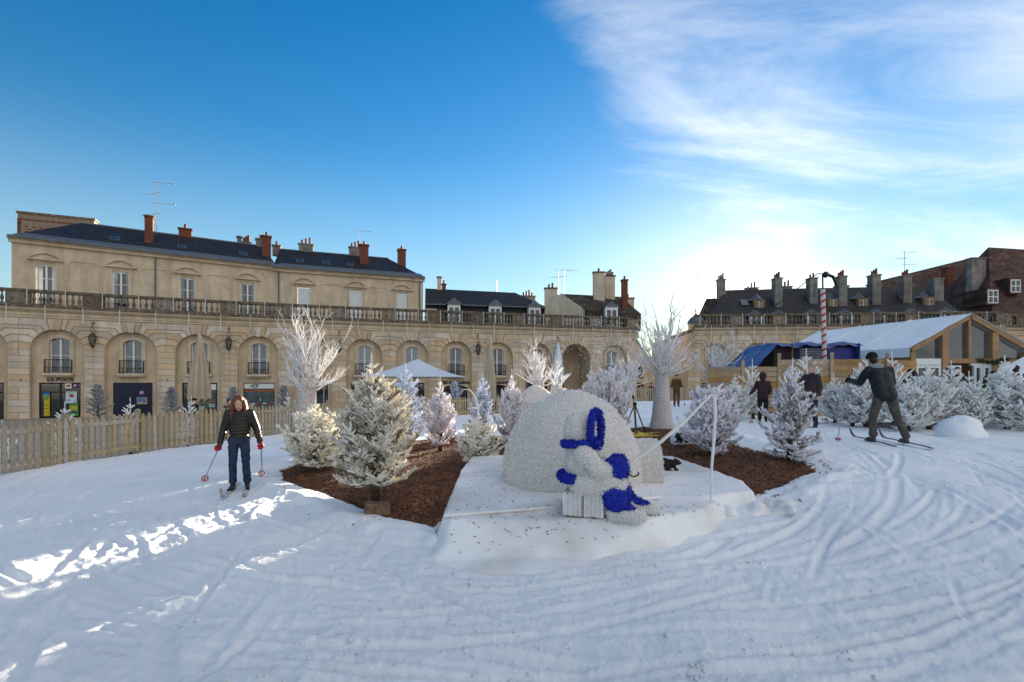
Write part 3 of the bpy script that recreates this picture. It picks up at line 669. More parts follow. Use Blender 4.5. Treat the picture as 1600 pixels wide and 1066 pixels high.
def make_arcade(name, label, joints, detail, spec, zbal=0.0, cat='building'):
    """spec[i] = dict(door=..., win=..., open=True)"""
    mid = joints[len(joints)//2]
    root = thing(name, label, cat, (mid[0], mid[1], BASE))
    def rel(p, z=0.0): return (p[0]-mid[0], p[1]-mid[1], z)
    frames = [bay_frame(a, b) for a, b in zip(joints, joints[1:])]
    nb = 0
    for i, (c, rz, L) in enumerate(frames):
        sx = L/BAYW; sp = spec(i); loc = rel(c)
        obj('facade_bay', ARCHM, STONE_W, root, loc, rz, (sx, 1, 1))
        cm = obj('cornice', cornice_mesh(L), STONE_P, root, loc, rz)
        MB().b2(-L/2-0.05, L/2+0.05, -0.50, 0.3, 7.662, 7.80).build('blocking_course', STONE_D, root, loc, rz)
        if detail:
            for (ml, mr) in VMESH:
                obj('voussoir', ml, STONE, root, loc, rz, (sx, 1, 1)); obj('voussoir', mr, STONE, root, loc, rz, (sx, 1, 1))
            obj('keystone', KEY, STONE, root, loc, rz, (sx, 1, 1))
        # infill inside the arch
        holes = []
        if sp.get('open'):
            mb = MB()
            n = 14
            prof = [(-RAD, 0.0)]+[(-RAD*math.cos(PI*k/n), SPR+RAD*math.sin(PI*k/n)) for k in range(n+1)]+[(RAD, 0.0)]
            for (x0, z0), (x1, z1) in zip(prof, prof[1:]): mb.add([(x0, 0.42, z0), (x0, 3, z0), (x1, 3, z1), (x1, 0.42, z1)], [(0, 1, 2, 3)])
            mb.add([(-RAD, 3, 0), (RAD, 3, 0), (RAD, 3, 6.4), (-RAD, 3, 6.4)], [(0, 1, 2, 3)])
            mb.build('passage_vault', STONE_P, root, loc, rz)
            MB().b2(-0.95, -0.2, 2.88, 2.97, 0, 2.4).build('passage_door', BLACK, root, loc, rz)
            MB().b2(-RAD+0.01, -RAD+0.05, 1.4, 2.3, 3.4, 5.4).build('passage_window', DARK, root, loc, rz)
        else:
            door = sp.get('door', 'plain'); dw = sp.get('dw', 1.12); dt = sp.get('dt', 2.5)
            if sp.get('win') is not None: holes.append((-0.56, 0.56, 3.16, 5.72))
            if door: holes.append((-dw, dw, 0.0, dt))
            mb = MB(); grid_wall(mb, -RAD-0.05, RAD+0.05, 0, 6.35, holes, 0.36, 0.26)
            mb.build('infill_wall', STONE_P if i % 2 else STONE_W, root, loc, rz, scale=(sx, 1, 1))
            if detail:
                MB().prism([(-0.80, 3.16), (-0.58, 3.16), (-0.58, 5.45), (-0.3, 5.62), (0, 5.69), (0.3, 5.62), (0.58, 5.45), (0.58, 3.16), (0.80, 3.16), (0.80, 5.6), (0.42, 5.88), (0, 5.96), (-0.42, 5.88), (-0.80, 5.6)], 0.29, 0.365).build('window_surround', STONE_P, root, loc, rz)
            if sp.get('win') is not None:
                fr, pn, hd = window_frame(1.12, 3.16, 5.70, 0.22, 1 if detail else 1)
                yl = lambda y: (loc[0]-math.sin(rz)*y, loc[1]+math.cos(rz)*y, 0)
                wo = obj('window', fr, sp.get('wf', WHITE), root, yl(0.55), rz)
                obj('pane', pn, GLASS, wo); obj('window_head', hd, STONE_P, wo)
                obj('room', ROOM, DARK, wo)
                kind = sp['win']
                if kind == 'full': obj('curtain', CURT_FULL, CURT, wo, (0, 0.16, 0))
                elif kind == 'sides': obj('curtain', CURT_L, CURT, wo, (0, 0.16, 0)); obj('curtain', CURT_R, CURT, wo, (0, 0.16, 0))
                elif kind == 'blind': obj('blind', BLIND, SHUT, wo, (0, 0.10, 0)); obj('curtain', CURT_L, CURT, wo, (0, 0.2, 0)); obj('curtain', CURT_R, CURT, wo, (0, 0.2, 0))
                elif kind == 'shut': MB().b2(-0.5, 0.5, 0.05, 0.08, 3.2, 5.6).build('roller_shutter', SHUT, wo)
                bo = obj('balcony', SLABM, STONE_P, root, yl(0.30), rz); obj('railing', RAILM, IRON, bo)
            if door:
                yl = lambda y: (loc[0]-math.sin(rz)*y, loc[1]+math.cos(rz)*y, 0)
                SHOPS.get(door, SHOPS['plain'])(root, yl(0.5), rz, dw*sx+0.01, dt)
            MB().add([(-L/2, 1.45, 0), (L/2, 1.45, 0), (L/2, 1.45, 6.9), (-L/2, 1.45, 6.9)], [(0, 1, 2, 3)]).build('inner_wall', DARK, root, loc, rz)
        # balustrade of this bay
        nbal = 6 if detail else 6
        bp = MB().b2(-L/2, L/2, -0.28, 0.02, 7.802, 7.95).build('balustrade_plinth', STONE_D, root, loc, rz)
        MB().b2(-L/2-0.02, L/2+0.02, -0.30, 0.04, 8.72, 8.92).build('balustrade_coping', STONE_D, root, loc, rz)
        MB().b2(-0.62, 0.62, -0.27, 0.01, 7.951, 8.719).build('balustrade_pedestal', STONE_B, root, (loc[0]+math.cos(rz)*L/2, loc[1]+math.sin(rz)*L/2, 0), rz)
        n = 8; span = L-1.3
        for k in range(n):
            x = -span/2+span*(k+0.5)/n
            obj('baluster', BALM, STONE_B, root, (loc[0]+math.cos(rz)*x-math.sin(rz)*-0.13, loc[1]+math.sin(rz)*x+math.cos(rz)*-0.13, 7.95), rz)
    for j, p in enumerate(joints):
        rz = frames[min(j, len(frames)-1)][1] if j == 0 else (frames[j-1][1]+frames[min(j, len(frames)-1)][1])/2
        for k in range(NCOURSE):
            loc = rel(p, k*CH)
            if detail and rnd.random() < 0.28:
                obj('stone_block', BLOCKL, STONE, root, loc, rz); obj('stone_block', BLOCKR, STONE, root, loc, rz)
            else: obj('stone_block', BLOCK1, STONE, root, loc, rz)
    # terrace floor and back wall so that the block is closed
    poly = list(joints); back = [(p[0]+(-0.25 if p[0] < 0 else 0.05)*9, p[1]+9) for p in joints]
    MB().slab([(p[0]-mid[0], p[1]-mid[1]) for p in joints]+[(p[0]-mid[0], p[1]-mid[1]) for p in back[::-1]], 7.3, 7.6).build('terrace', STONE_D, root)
    for a, b in ((joints[0], back[0]), (joints[-1], back[-1])):
        MB().add([(a[0]-mid[0], a[1]-mid[1], 0), (b[0]-mid[0], b[1]-mid[1], 0), (b[0]-mid[0], b[1]-mid[1], 7.7), (a[0]-mid[0], a[1]-mid[1], 7.7)], [(0, 1, 2, 3)]).build('side_wall', STONE_W, root)
    return root, frames
# ---- shop fronts (origin: door plane of the bay)
def lettering(root, body, size, m, loc, rz, dx, dy, dz, depth=0.012, bold=0.0):
    o = obj('lettering', text_mesh(body, size, depth, bold), None, root, (loc[0]+math.cos(rz)*dx-math.sin(rz)*dy, loc[1]+math.sin(rz)*dx+math.cos(rz)*dy, dz), rz)
    me = o.data.copy(); me.materials.clear(); me.materials.append(m); o.data = me
    return o
def shop_plain(root, loc, rz, dw, dt):
    f = MB().b2(-dw, -dw+0.09, -0.05, 0.05, 0, dt).b2(dw-0.09, dw, -0.05, 0.05, 0, dt).b2(-dw+0.09, dw-0.09, -0.05, 0.05, dt-0.1, dt).b2(-0.05, 0.05, -0.05, 0.05, 0.02, dt-0.1).b2(-dw+0.09, dw-0.09, -0.04, 0.04, 1.78, 1.86).build('shop_front', BLACK, root, loc, rz)
    MB().b2(-dw+0.09, dw-0.09, -0.004, 0.004, 0.1, dt-0.1).build('pane', GLASS, f)
    MB().add([(-dw, 0.9, 0), (dw, 0.9, 0), (dw, 0.9, dt+0.2), (-dw, 0.9, dt+0.2)], [(0, 1, 2, 3)]).build('room', DARK, f)
def shop_post(root, loc, rz, dw, dt):
    shop_plain(root, loc, rz, dw, dt)
    lettering(root, 'LA POSTE', 0.34, BLACK, loc, rz, 0.05, -0.17, dt+0.10, 0.03, 0.004)
    f = MB().b2(-0.86, -0.56, -0.16, -0.08, 0.15, 1.62).build('yellow_banner', YELP, root, loc, rz)
    MB().b2(-0.86, -0.56, -0.165, -0.075, 1.622, 1.80).build('banner_top', BLUP, f); MB().b2(-0.81, -0.61, -0.164, -0.074, 1.3, 1.60).build('banner_band', GRNP, f)
    for k in range(3): MB().b2(-0.82, -0.60, -0.166, -0.16, 0.4+0.25*k, 0.45+0.25*k).build('banner_line', REDPR if k == 1 else GRNP, f)
    p = MB().b2(0.30, 0.92, -0.10, -0.06, 1.02, 1.86).build('poster', POSTER, root, loc, rz)
    MB().ball((0.62, -0.11, 1.56), (0.14, 0.02, 0.11), 10, 6).build('poster_spot', REDPR, p); MB().b2(0.40, 0.72, -0.106, -0.098, 1.72, 1.78).build('poster_title', GRNP, p)
    MB().b2(0.40, 0.54, -0.106, -0.098, 1.2, 1.3).build('poster_mark', BLUP, p); MB().b2(0.76, 0.84, -0.106, -0.098, 1.08, 1.16).build('poster_mark', BLACK, p)
    p = MB().b2(0.26, 0.62, -0.10, -0.06, 2.10, 2.44).build('white_sign', WHITE, root, loc, rz)
    MB().ball((0.44, -0.105, 2.27), (0.14, 0.015, 0.08), 12, 6).build('sign_emblem', ORANGE, p); MB().tube([(0.34, -0.125, 2.21), (0.46, -0.125, 2.29), (0.55, -0.125, 2.34)], 0.014, 5).build('sign_stroke', BRONZE, p)
    p = MB().b2(0.68, 0.96, -0.10, -0.06, 2.14, 2.42).build('violet_sign', VIOP, root, loc, rz)
    MB().b2(0.75, 0.89, -0.106, -0.098, 2.32, 2.36).b2(0.75, 0.79, -0.106, -0.098, 2.2, 2.319).b2(0.85, 0.89, -0.106, -0.098, 2.24, 2.319).build('sign_emblem', WHITE, p)
    p = MB().b2(0.50, 1.0, -0.12, -0.08, 0.1, 0.95).build('green_board', GRNP, root, loc, rz)
    MB().b2(0.56, 0.94, -0.126, -0.118, 0.55, 0.82).build('board_print', YELP, p); MB().b2(0.58, 0.92, -0.126, -0.118, 0.3, 0.45).build('board_print', VIOP, p)
def shop_atm(root, loc, rz, dw, dt):
    f = MB().b2(-dw, dw, -0.04, 0.04, 0, dt).build('shop_front', NAVY, root, loc, rz)
    p = MB().b2(0.34, 0.70, -0.06, -0.041, 1.56, 1.92).build('violet_sign', VIOP, f)
    MB().b2(0.43, 0.61, -0.066, -0.058, 1.78, 1.83).b2(0.43, 0.48, -0.066, -0.058, 1.64, 1.779).b2(0.56, 0.61, -0.066, -0.058, 1.69, 1.779).build('sign_emblem', WHITE, f)
    MB().b2(0.22, 0.86, -0.09, -0.041, 0.88, 1.42).build('cash_machine', STEEL, f)
    MB().b2(0.28, 0.52, -0.10, -0.088, 1.08, 1.30).build('screen', BLUP, f); MB().b2(0.57, 0.78, -0.10, -0.088, 1.0, 1.28).build('keypad', GREYC, f)
    MB().b2(0.20, 0.88, -0.14, -0.088, 0.80, 0.86).build('shelf', BRONZE, f); MB().b2(0.24, 0.84, -0.095, -0.088, 1.34, 1.39).build('slot', BLACK, f)
def shop_driving(root, loc, rz, dw, dt):
    shop_plain(root, loc, rz, dw, dt)
    p = MB().b2(0.10, dw-0.1, -0.09, -0.05, 1.95, 2.38).build('white_header', WHITE, root, loc, rz)
    p = MB().b2(0.10, dw-0.1, -0.09, -0.05, 0.5, 1.94).build('window_poster', TEALP, root, loc, rz)
    lettering(root, 'EN', 0.2, ORANGE, loc, rz, 0.78, -0.12, 1.72, 0.008, 0.004); lettering(root, '3', 0.42, ORANGE, loc, rz, 0.58, -0.12, 1.33, 0.008, 0.008)
    lettering(root, 'JOURS', 0.24, ORANGE, loc, rz, 0.56, -0.12, 1.05, 0.008, 0.006)
    MB().b2(0.62, 0.98, -0.10, -0.092, 0.6, 0.82).build('sticker', WHITE, p); MB().b2(0.66, 0.78, -0.106, -0.099, 0.64, 0.78).build('sticker', GRNP, p); MB().b2(0.82, 0.94, -0.106, -0.099, 0.64, 0.78).build('sticker', BLUP, p)
    fl = MB()
    for k in range(10): fl.box((-0.62+0.13*math.cos(k*PI/5), -0.1, 1.0+0.13*math.sin(k*PI/5)), (0.13, 0.01, 0.05), ry=-k*PI/5)
    o = fl.build('daisy_sticker', WHITE, root, loc, rz); MB().ball((-0.62, -0.11, 1.0), (0.07, 0.012, 0.07), 10, 6).build('daisy_centre', YELP, o)
    MB().b2(-0.72, -0.45, -0.1, -0.09, 1.3, 1.52).build('notice', POSTER, root, loc, rz)
def shop_ecf(root, loc, rz, dw, dt):
    f = MB().b2(-dw, -dw+0.06, -0.08, 0.05, 0, dt).b2(dw-0.06, dw, -0.08, 0.05, 0, dt).b2(-dw+0.06, dw-0.06, -0.08, 0.05, dt-0.06, dt).build('shop_front', BLACK, root, loc, rz)
    MB().b2(-dw+0.06, dw-0.06, -0.05, 0.0, dt-0.46, dt-0.06).build('white_header', WHITE, f)
    MB().b2(-dw+0.06, dw-0.06, -0.048, 0.0, 0.0, dt-0.462).build('window_poster', TEALP, f)
    lettering(root, 'eCF', 0.36, NAVY, loc, rz, -0.35, -0.07, dt-0.38, 0.008, 0.012)
    MB().tube([(-0.72, -0.062, dt-0.30), (-0.45, -0.062, dt-0.16), (-0.02, -0.062, dt-0.13)], [0.006, 0.02, 0.006], 5).build('logo_stroke', REDPR, f)
    lettering(root, 'STAGE DE CONDUITE 3 JOURS', 0.205, ORANGE, loc, rz, 0, -0.07, dt-0.72, 0.008, 0.007)
    for k in range(5): MB().b2(-0.95+0.4*k, -0.70+0.4*k, -0.055, -0.047, 0.78, 0.86).build('kerb_print', WHITE if k % 2 else REDPR, f)
    MB().prism([(0.02, 1.05), (0.12, 1.05), (0.08, 1.3), (0.06, 1.3)], -0.055, -0.047).build('sail_print', POSTER, f)
def shop_arched(root, loc, rz, dw, dt):
    f = MB()
    n = 10; pts = [(-dw+2*dw*i/n, dt-0.28*(2*i/n-1)**2) for i in range(n+1)]
    f.prism([(-dw-0.01, dt-0.28)]+pts[1:-1]+[(dw+0.01, dt-0.28), (dw+0.01, dt+0.01), (-dw-0.01, dt+0.01)], -0.22, -0.1)
    o = f.build('door_head', STONE_P, root, loc, rz)
    shop_plain(root, loc, rz, dw, dt)
    MB().b2(-dw+0.1, dw-0.1, 0.08, 0.1, dt-0.75, dt-0.15).build('half_curtain', GREYC, root, loc, rz)
def shop_pre(root, loc, rz, dw, dt):
    shop_arched(root, loc, rz, dw, dt); lettering(root, 'PRE AUX CLERCS', 0.33, BLACK, loc, rz, 0, -0.20, dt+0.07, 0.03, 0.01)
def shop_rest(root, loc, rz, dw, dt):
    shop_arched(root, loc, rz, dw, dt); lettering(root, 'RESTAURANT', 0.33, BLACK, loc, rz, 0, -0.20, dt+0.07, 0.03, 0.01)
def shop_white(root, loc, rz, dw, dt):
    f = MB().b2(-dw, -dw+0.12, -0.25, 0.05, 0, dt).b2(dw-0.12, dw, -0.25, 0.05, 0, dt).b2(-dw, dw, -0.28, 0.05, dt+0.002, dt+0.42).build('shop_front', WHITE, root, loc, rz)
    MB().b2(-dw+0.15, -0.25, -0.2, -0.16, 1.4, 2.2).build('white_panel', POSTER, f); MB().b2(0.35, dw-0.15, -0.2, -0.16, 1.4, 2.2).build('white_panel', POSTER, f)
    MB().add([(-dw, 0.6, 0), (dw, 0.6, 0), (dw, 0.6, dt), (-dw, 0.6, dt)], [(0, 1, 2, 3)]).build('room', DARK, f)
    for k in range(9): MB().b2(-0.62+0.14*k, -0.54+0.14*k, -0.292, -0.279, dt+0.12, dt+0.30-(0.05 if k % 3 == 0 else 0)).build('sign_letter', BRONZE, f)
SHOPS = dict(plain=shop_plain, post=shop_post, atm=shop_atm, driving=shop_driving, ecf=shop_ecf, arched=shop_arched, pre=shop_pre, rest=shop_rest, white=shop_white)
LSPEC = [dict(door='plain', win='full'), dict(door='post', win='full'), dict(door='atm', win='full'), dict(door='driving', win='full'), dict(door='ecf', win='full'),
         dict(door='plain', win='full'), dict(door='plain', win='shut'), dict(door='plain', win='blind'), dict(door='pre', win='sides', dt=2.35), dict(door='rest', win='sides', dt=2.35),
         dict(door='plain', win='sides'), dict(open=True), dict(door='white', win='none', dt=2.1)]
ARC_L, LFR = make_arcade('arcade_building', 'long curved tan stone arcade with balconies and shop fronts, left of the sun', JOINTS, True, lambda i: LSPEC[i])
JR = [(17.1+3.85*k, 45.8-0.28*k) for k in range(0, 8)]
ARC_R, RFR = make_arcade('arcade_building', 'tan stone arcade under a dark balustrade, behind the white tent, right of the sun', JR, True, lambda i: dict(door='plain', win='sides' if i % 2 else 'full'))
JF = [(43.8+4.0*k, 45.6+0.2*k) for k in range(0, 5)]
ARC_F, FFR = make_arcade('arcade_building', 'end of a tan stone arcade at the right edge, right of the tent gable', JF, False, lambda i: dict(door='plain', win='sides'))
# house numbers on the piers, lanterns, white light tubes
for j, t in ((1, '3'), (3, '5')):
    rz = LFR[j][1]; p = JOINTS[j]; mid = ARC_L.location
    lettering(ARC_L, t, 0.24, BLACK, (p[0]-mid.x, p[1]-mid.y, 0), rz, 0.1, -0.07, 2.62, 0.01, 0.006)
def make_lantern(p, rz, label):
    o = Vector((math.sin(rz), -math.cos(rz), 0))      # towards the square
    t = thing('wall_lantern', label, 'lantern', (p[0]+o.x*0.45, p[1]+o.y*0.45, BASE+4.95), rz, 'lanterns hung on the arcade piers')
    MB().tube([(0, 0.45, 1.72), (0, 0.2, 1.9), (0, 0, 1.82), (0, 0, 1.6)], 0.03, 5).build('bracket', BRONZE, t)
    MB().tube([(-0.20, 0, 0.82), (-0.11, 0, 1.3), (0, 0, 1.6)], 0.014, 4).tube([(0.20, 0, 0.82), (0.11, 0, 1.3), (0, 0, 1.6)], 0.014, 4).build('hanger', BRONZE, t)
    MB().lathe([(0.27, 0.78), (0.26, 0.84), (0.10, 1.02), (0.05, 1.08), (0.05, 1.16), (0.01, 1.2)], 6).build('cap', BRONZE, t)
    f = MB()
    for k in range(6):
        a = k*PI/3; f.tube([(0.24*math.cos(a), 0.24*math.sin(a), 0.78), (0.13*math.cos(a), 0.13*math.sin(a), 0.22)], 0.016, 4)
    f.lathe([(0.15, 0.18), (0.15, 0.24)], 6); f.lathe([(0.02, 0.0), (0.06, 0.06), (0.12, 0.18)], 6); f.build('frame', BRONZE, t)
    MB().lathe([(0.12, 0.24), (0.22, 0.76)], 6).build('glass', GLASS, t); MB().lathe([(0.02, 0.24), (0.03, 0.5), (0.01, 0.6)], 6).build('candle', CREAMR, t)
for j, lb in ((2, 'bronze hexagonal wall lantern between the post office and the cash machine'), (4, 'bronze hexagonal wall lantern right of the closed beige parasol'), (6, 'bronze hexagonal wall lantern behind the tall white-wrapped tree'),
              (9, 'bronze hexagonal wall lantern between the two restaurant signs'), (11, 'bronze hexagonal wall lantern left of the open passage arch')):
    make_lantern(JOINTS[j], (LFR[j-1][1]+LFR[j][1])/2, lb)
TUBE = MB().tube([(0, 0, 0), (0, 0, -1.18)], 0.02, 6).mesh('light_tube')
def light_rows(joints, frames, tag_):
    d = 0.0; k = 0
    for (a, b), (c, rz, L) in zip(zip(joints, joints[1:]), frames):
        for q in range(4):
            t = (q+0.5)/4; p = (a[0]+(b[0]-a[0])*t, a[1]+(b[1]-a[1])*t)
            up = q % 2 == 0; off = 0.34 if up else 0.56
            o = obj('light_tube', TUBE, LED, None, (p[0]+math.sin(rz)*off, p[1]-math.cos(rz)*off, BASE+(8.95 if up else 7.82)), rz)
            tag(o, f'thin white light tube hanging {"down the balustrade" if up else "below the cornice"} of the {tag_}', 'light tube', f'white light tubes on the {tag_}, {"upper" if up else "lower"} row')
light_rows(JOINTS, LFR, 'left arcade'); light_rows(JR, RFR, 'arcade behind the tent')

# ================================================================== HOUSES ABOVE THE ARCADES
def chimney(parent, x, y, z0, z1, wx, wy, m, pots=2, potm=POT, corbel=True, rz=0.0):
    mb = MB().b2(-wx/2, wx/2, -wy/2, wy/2, 0, z1-z0)
    o = mb.build('chimney', m, parent, (x, y, z0), rz)
    h = z1-z0
    if corbel: MB().b2(-wx/2-0.07, wx/2+0.07, -wy/2-0.07, wy/2+0.07, h, h+0.12).build('chimney_cap', BRICKM if m is not GREYC else GREYC, o)
    for k in range(pots):
        px = (k-(pots-1)/2)*min(0.36, wx*0.8/max(pots, 1)) if pots > 1 else 0
        hh = 0.38+0.14*((k*7) % 3); MB().lathe([(0.11, h+0.12), (0.10, h+0.15+hh*0.7), (0.12, h+0.12+hh), (0.05, h+0.12+hh)], 8).build('chimney_pot', potm, o, (px, 0, 0))
    return o
def antenna(loc, h, label, arms=3):
    t = thing('roof_antenna', label, 'antenna', loc)
    MB().tube([(0, 0, 0), (0, 0, h)], 0.03, 5).build('mast', STEEL, t)
    for k in range(arms):
        z = h-0.05-k*h*0.2; mb = MB(); ln = 1.5 if k != 1 else 1.0; sgn = 1 if k % 2 == 0 else -1
        mb.tube([(-0.35*sgn, 0, z), (ln*sgn, 0.15, z-0.1)], 0.014, 4)
        for q in range(7): x = (-0.25+q*0.25*ln/1.5)*sgn; mb.tube([(x, -0.22, z-0.02), (x, 0.22, z-0.02)], 0.009, 4)
        mb.build('aerial', STEEL, t)
def attic_house(name, label, a, b, wins, shut, zb=6.85, ze=12.65, ridge=15.4, hipl=1.0, hipr=0.3):
    """upper storey standing back on the terrace; heights above the plaza"""
    c, rz, L = bay_frame(a, b); root = thing(name, label, 'house', (c[0], c[1], BASE), rz); dp = 8.0
    holes = [(x-0.52, x+0.52, 8.1, 11.05) for x in wins]
    mb = MB(); grid_wall(mb, -L/2, L/2, zb, ze, holes, 0, 0.22)
    for s in (-1, 1): mb.add([(s*L/2, 0, zb), (s*L/2, dp, zb), (s*L/2, dp, ze), (s*L/2, 0, ze)], [(3, 2, 1, 0) if s < 0 else (0, 1, 2, 3)])
    mb.build('wall', STONE_P, root)
    MB().b2(-L/2-0.12, L/2+0.12, -0.22, 0.0, ze-0.22, ze).b2(-L/2-0.16, L/2+0.16, -0.36, 0.0, ze+0.002, ze+0.14).build('eaves_cornice', STONE_P, root)
    MB().b2(-L/2-0.1, L/2+0.1, -0.52, -0.3, ze+0.06, ze+0.22).build('gutter', ZINC, root)
    x0, x1 = -L/2-0.1, L/2+0.1; rl, rr = x0+hipl*3.0, x1-hipr*3.0; ry = 4.0
    P = [(x0, -0.42, ze+0.145), (x1, -0.42, ze+0.145), (x1, dp, ze+0.145), (x0, dp, ze+0.145), (rl, ry, ridge), (rr, ry, ridge)]
    rf = MB().add(P, [(0, 1, 5, 4), (1, 2, 5), (2, 3, 4, 5), (3, 0, 4)]).build('roof', SLATE, root)
    MB().add([(x0+0.02, -0.44, ze+0.155), (x1-0.02, -0.44, ze+0.155), (x1-0.3, 0.35, ze+0.155+0.79*(ridge-ze-0.145)/4.42), (x0+0.5, 0.35, ze+0.155+0.79*(ridge-ze-0.145)/4.42)], [(0, 1, 2, 3)]).build('zinc_flashing', ZINC, rf, (0, 0, 0.012))
    MB().tube([(rl, ry, ridge+0.02), (rr, ry, ridge+0.02)], 0.09, 6).build('ridge', ZINC, rf)
    sl = (ridge-ze-0.145)/4.42
    allx = sorted(wins)
    for i, x in enumerate(wins):
        if shut:
            o = MB().b2(x-0.5, x+0.5, 0.06, 0.10, 8.1, 11.0).build('shutter', SHUT, root)
            g = MB()
            for k in range(11): g.b2(x-0.48+0.088*k, x-0.44+0.088*k, 0.045, 0.058, 8.12, 10.98)
            g.build('shutter_rib', WHITE, o)
        else:
            o = obj('window', window_frame(1.04, 8.1, 11.05, 0, 2)[0], WHITE, root, (x, 0.12, 0)); obj('pane', window_frame(1.04, 8.1, 11.05, 0, 2)[1], GLASS, o)
            MB().add([(-0.5, 0.6, 8.1), (0.5, 0.6, 8.1), (0.5, 0.6, 11.05), (-0.5, 0.6, 11.05)], [(0, 1, 2, 3)]).build('room', NAVY, o)
            obj('curtain', MB().b2(-0.46, -0.25, 0.2, 0.22, 8.15, 11.0).b2(0.25, 0.46, 0.2, 0.22, 8.15, 11.0).mesh('curtain'), CURT, o)
        MB().b2(x-0.68, x-0.521, -0.06, 0.0, 7.6, 11.2).b2(x+0.521, x+0.68, -0.06, 0.0, 7.6, 11.2).b2(x-0.68, x+0.68, -0.06, 0.0, 11.202, 11.34).build('window_surround', STONE_P, root)
        n = 12; pm = MB(); ar = [(x-0.95+1.9*k/n, 11.46+0.5*(1-(2*k/n-1)**2)) for k in range(n+1)]
        pm.b2(x-0.98, x+0.98, -0.24, 0.0, 11.345, 11.46)
        pm.prism(ar+[(q[0], q[1]-0.11) for q in ar[1:-1]][::-1], -0.22, 0.0); pm.prism(ar[::-1][0:0] or [(q[0], q[1]-0.09) for q in ar], -0.06, 0.0)
        pm.build('pediment', STONE_P, root)
    edges = [-L/2]+allx+[L/2]
    for u, v in zip(allx, allx[1:]):
        x0_, x1_ = u+1.12, v-1.12
        if x1_-x0_ > 0.5:
            cut = 0.28; zt_, zb_ = 11.55, 7.8
            pl = [(x0_, zb_), (x1_, zb_), (x1_, zt_-cut), (x1_-cut, zt_), (x0_+cut, zt_), (x0_, zt_-cut)]
            fr = MB(); inn = [((px-(x0_+x1_)/2)*0.90+(x0_+x1_)/2, (pz-9.6)*0.955+9.6) for px, pz in pl]
            for k in range(6):
                k2 = (k+1) % 6; fr.prism([pl[k], pl[k2], inn[k2], inn[k]], -0.045, 0.0)
            fr.build('panel_moulding', STONE_P, root)
    return root, rf, L, sl, ze
A1, C1, E1 = (-35.4, 34.4), (-20.9, 42.9), (-8.65, 47.3)
def along(a, b, px):
    """position along the wall line where it crosses the sight line of a column"""
    u = (px-800)/760; dx, dy = b[0]-a[0], b[1]-a[1]
    t = (u*a[1]-a[0])/(dx-u*dy); return (t-0.5)*math.hypot(dx, dy)
H1, RF1, L1, sl1, ze1 = attic_house('attic_house', 'pale stone upper storey with arched window heads under a slate roof, far left', A1, C1, [along(A1, C1, p) for p in (72, 189, 293, 387)], False)
H2, RF2, L2, sl2, ze2 = attic_house('attic_house', 'pale stone upper storey with closed white shutters under a slate roof, above the wrapped tree', C1, E1, [along(C1, E1, p) for p in (475, 556, 628)], True, ze=12.55, ridge=15.3, hipl=0.02, hipr=1.0)
def skylight(rf, x, y, sl, ze):
    z = ze+0.145+(y+0.42)*sl; a = math.atan(sl)
    o = MB().box((0, 0, 0.05), (0.62, 0.85, 0.1)).build('skylight', ZINC, rf, (x, y, z)); o.rotation_euler = (a, 0, 0)
    g = MB().box((0, 0, 0.105), (0.46, 0.68, 0.012)).build('skylight_pane', GLASS, o)
for p in (174, 282, 381): skylight(RF1, along(A1, C1, p), 1.3, sl1, ze1)
for p in (467, 509, 547): skylight(RF2, along(C1, E1, p), 1.3, sl2, ze2)
def ridge_chimney(rf, a, b, px, y, z1, wx, wy, m, pots, sl, ze):
    z0 = ze+0.145+(min(y, 4.0)+0.42)*sl-0.6; return chimney(rf, along(a, b, px)*(1.0+0.02*y), y, z0, z1, wx, wy, m, pots)
ridge_chimney(RF1, A1, C1, 229, 1.9, 16.0, 0.55, 0.9, BRICKM, 0, sl1, ze1); ridge_chimney(RF1, A1, C1, 281, 4.1, 16.0, 0.95, 0.5, BRICKM, 1, sl1, ze1)
ridge_chimney(RF1, A1, C1, 366, 4.3, 16.0, 0.35, 0.35, ZINC, 0, sl1, ze1); ridge_chimney(RF1, A1, C1, 377, 4.4, 15.6, 0.7, 0.4, GREYC, 3, sl1, ze1)
ridge_chimney(RF1, A1, C1, 400, 4.2, 16.0, 0.8, 0.6, GREYC, 1, sl1, ze1); ridge_chimney(RF1, A1, C1, 413, 1.9, 15.7, 0.7, 0.8, BRICKM, 1, sl1, ze1); ridge_chimney(RF2, C1, E1, 434, 4.2, 15.6, 0.7, 0.5, GREYC, 1, sl2, ze2)
ridge_chimney(RF2, C1, E1, 480, 4.3, 16.0, 1.3, 0.5, GREYC, 3, sl2, ze2); ridge_chimney(RF2, C1, E1, 557, 4.2, 16.1, 1.2, 0.5, GREYC, 3, sl2, ze2)
ridge_chimney(RF2, C1, E1, 570, 2.4, 15.9, 0.8, 0.8, BRICKM, 1, sl2, ze2); ridge_chimney(RF2, C1, E1, 629, 2.8, 15.9, 0.75, 0.75, BRICKM, 1, sl2, ze2)
for rt, x in ((H1, along(A1, C1, 243)), (H2, L2/2-0.35), (H2, -L2/2+0.3)):
    MB().tube([(x, -0.1, 7.5), (x, -0.1, 12.5)], 0.06, 6).build('downpipe', ZINC, rt)
MB().tube([(0, -0.35, 0), (0, -0.02, 0)], 0.5, 20).build('satellite_dish', GREYC, H1, (along(A1, C1, 419), -0.1, 9.0))
bw = thing('brick_party_wall', 'banded red and grey brick wall rising above the slate roof, far left', 'brick wall', (-37, 39.6, 6.5), math.atan2(1.8, 4.6))
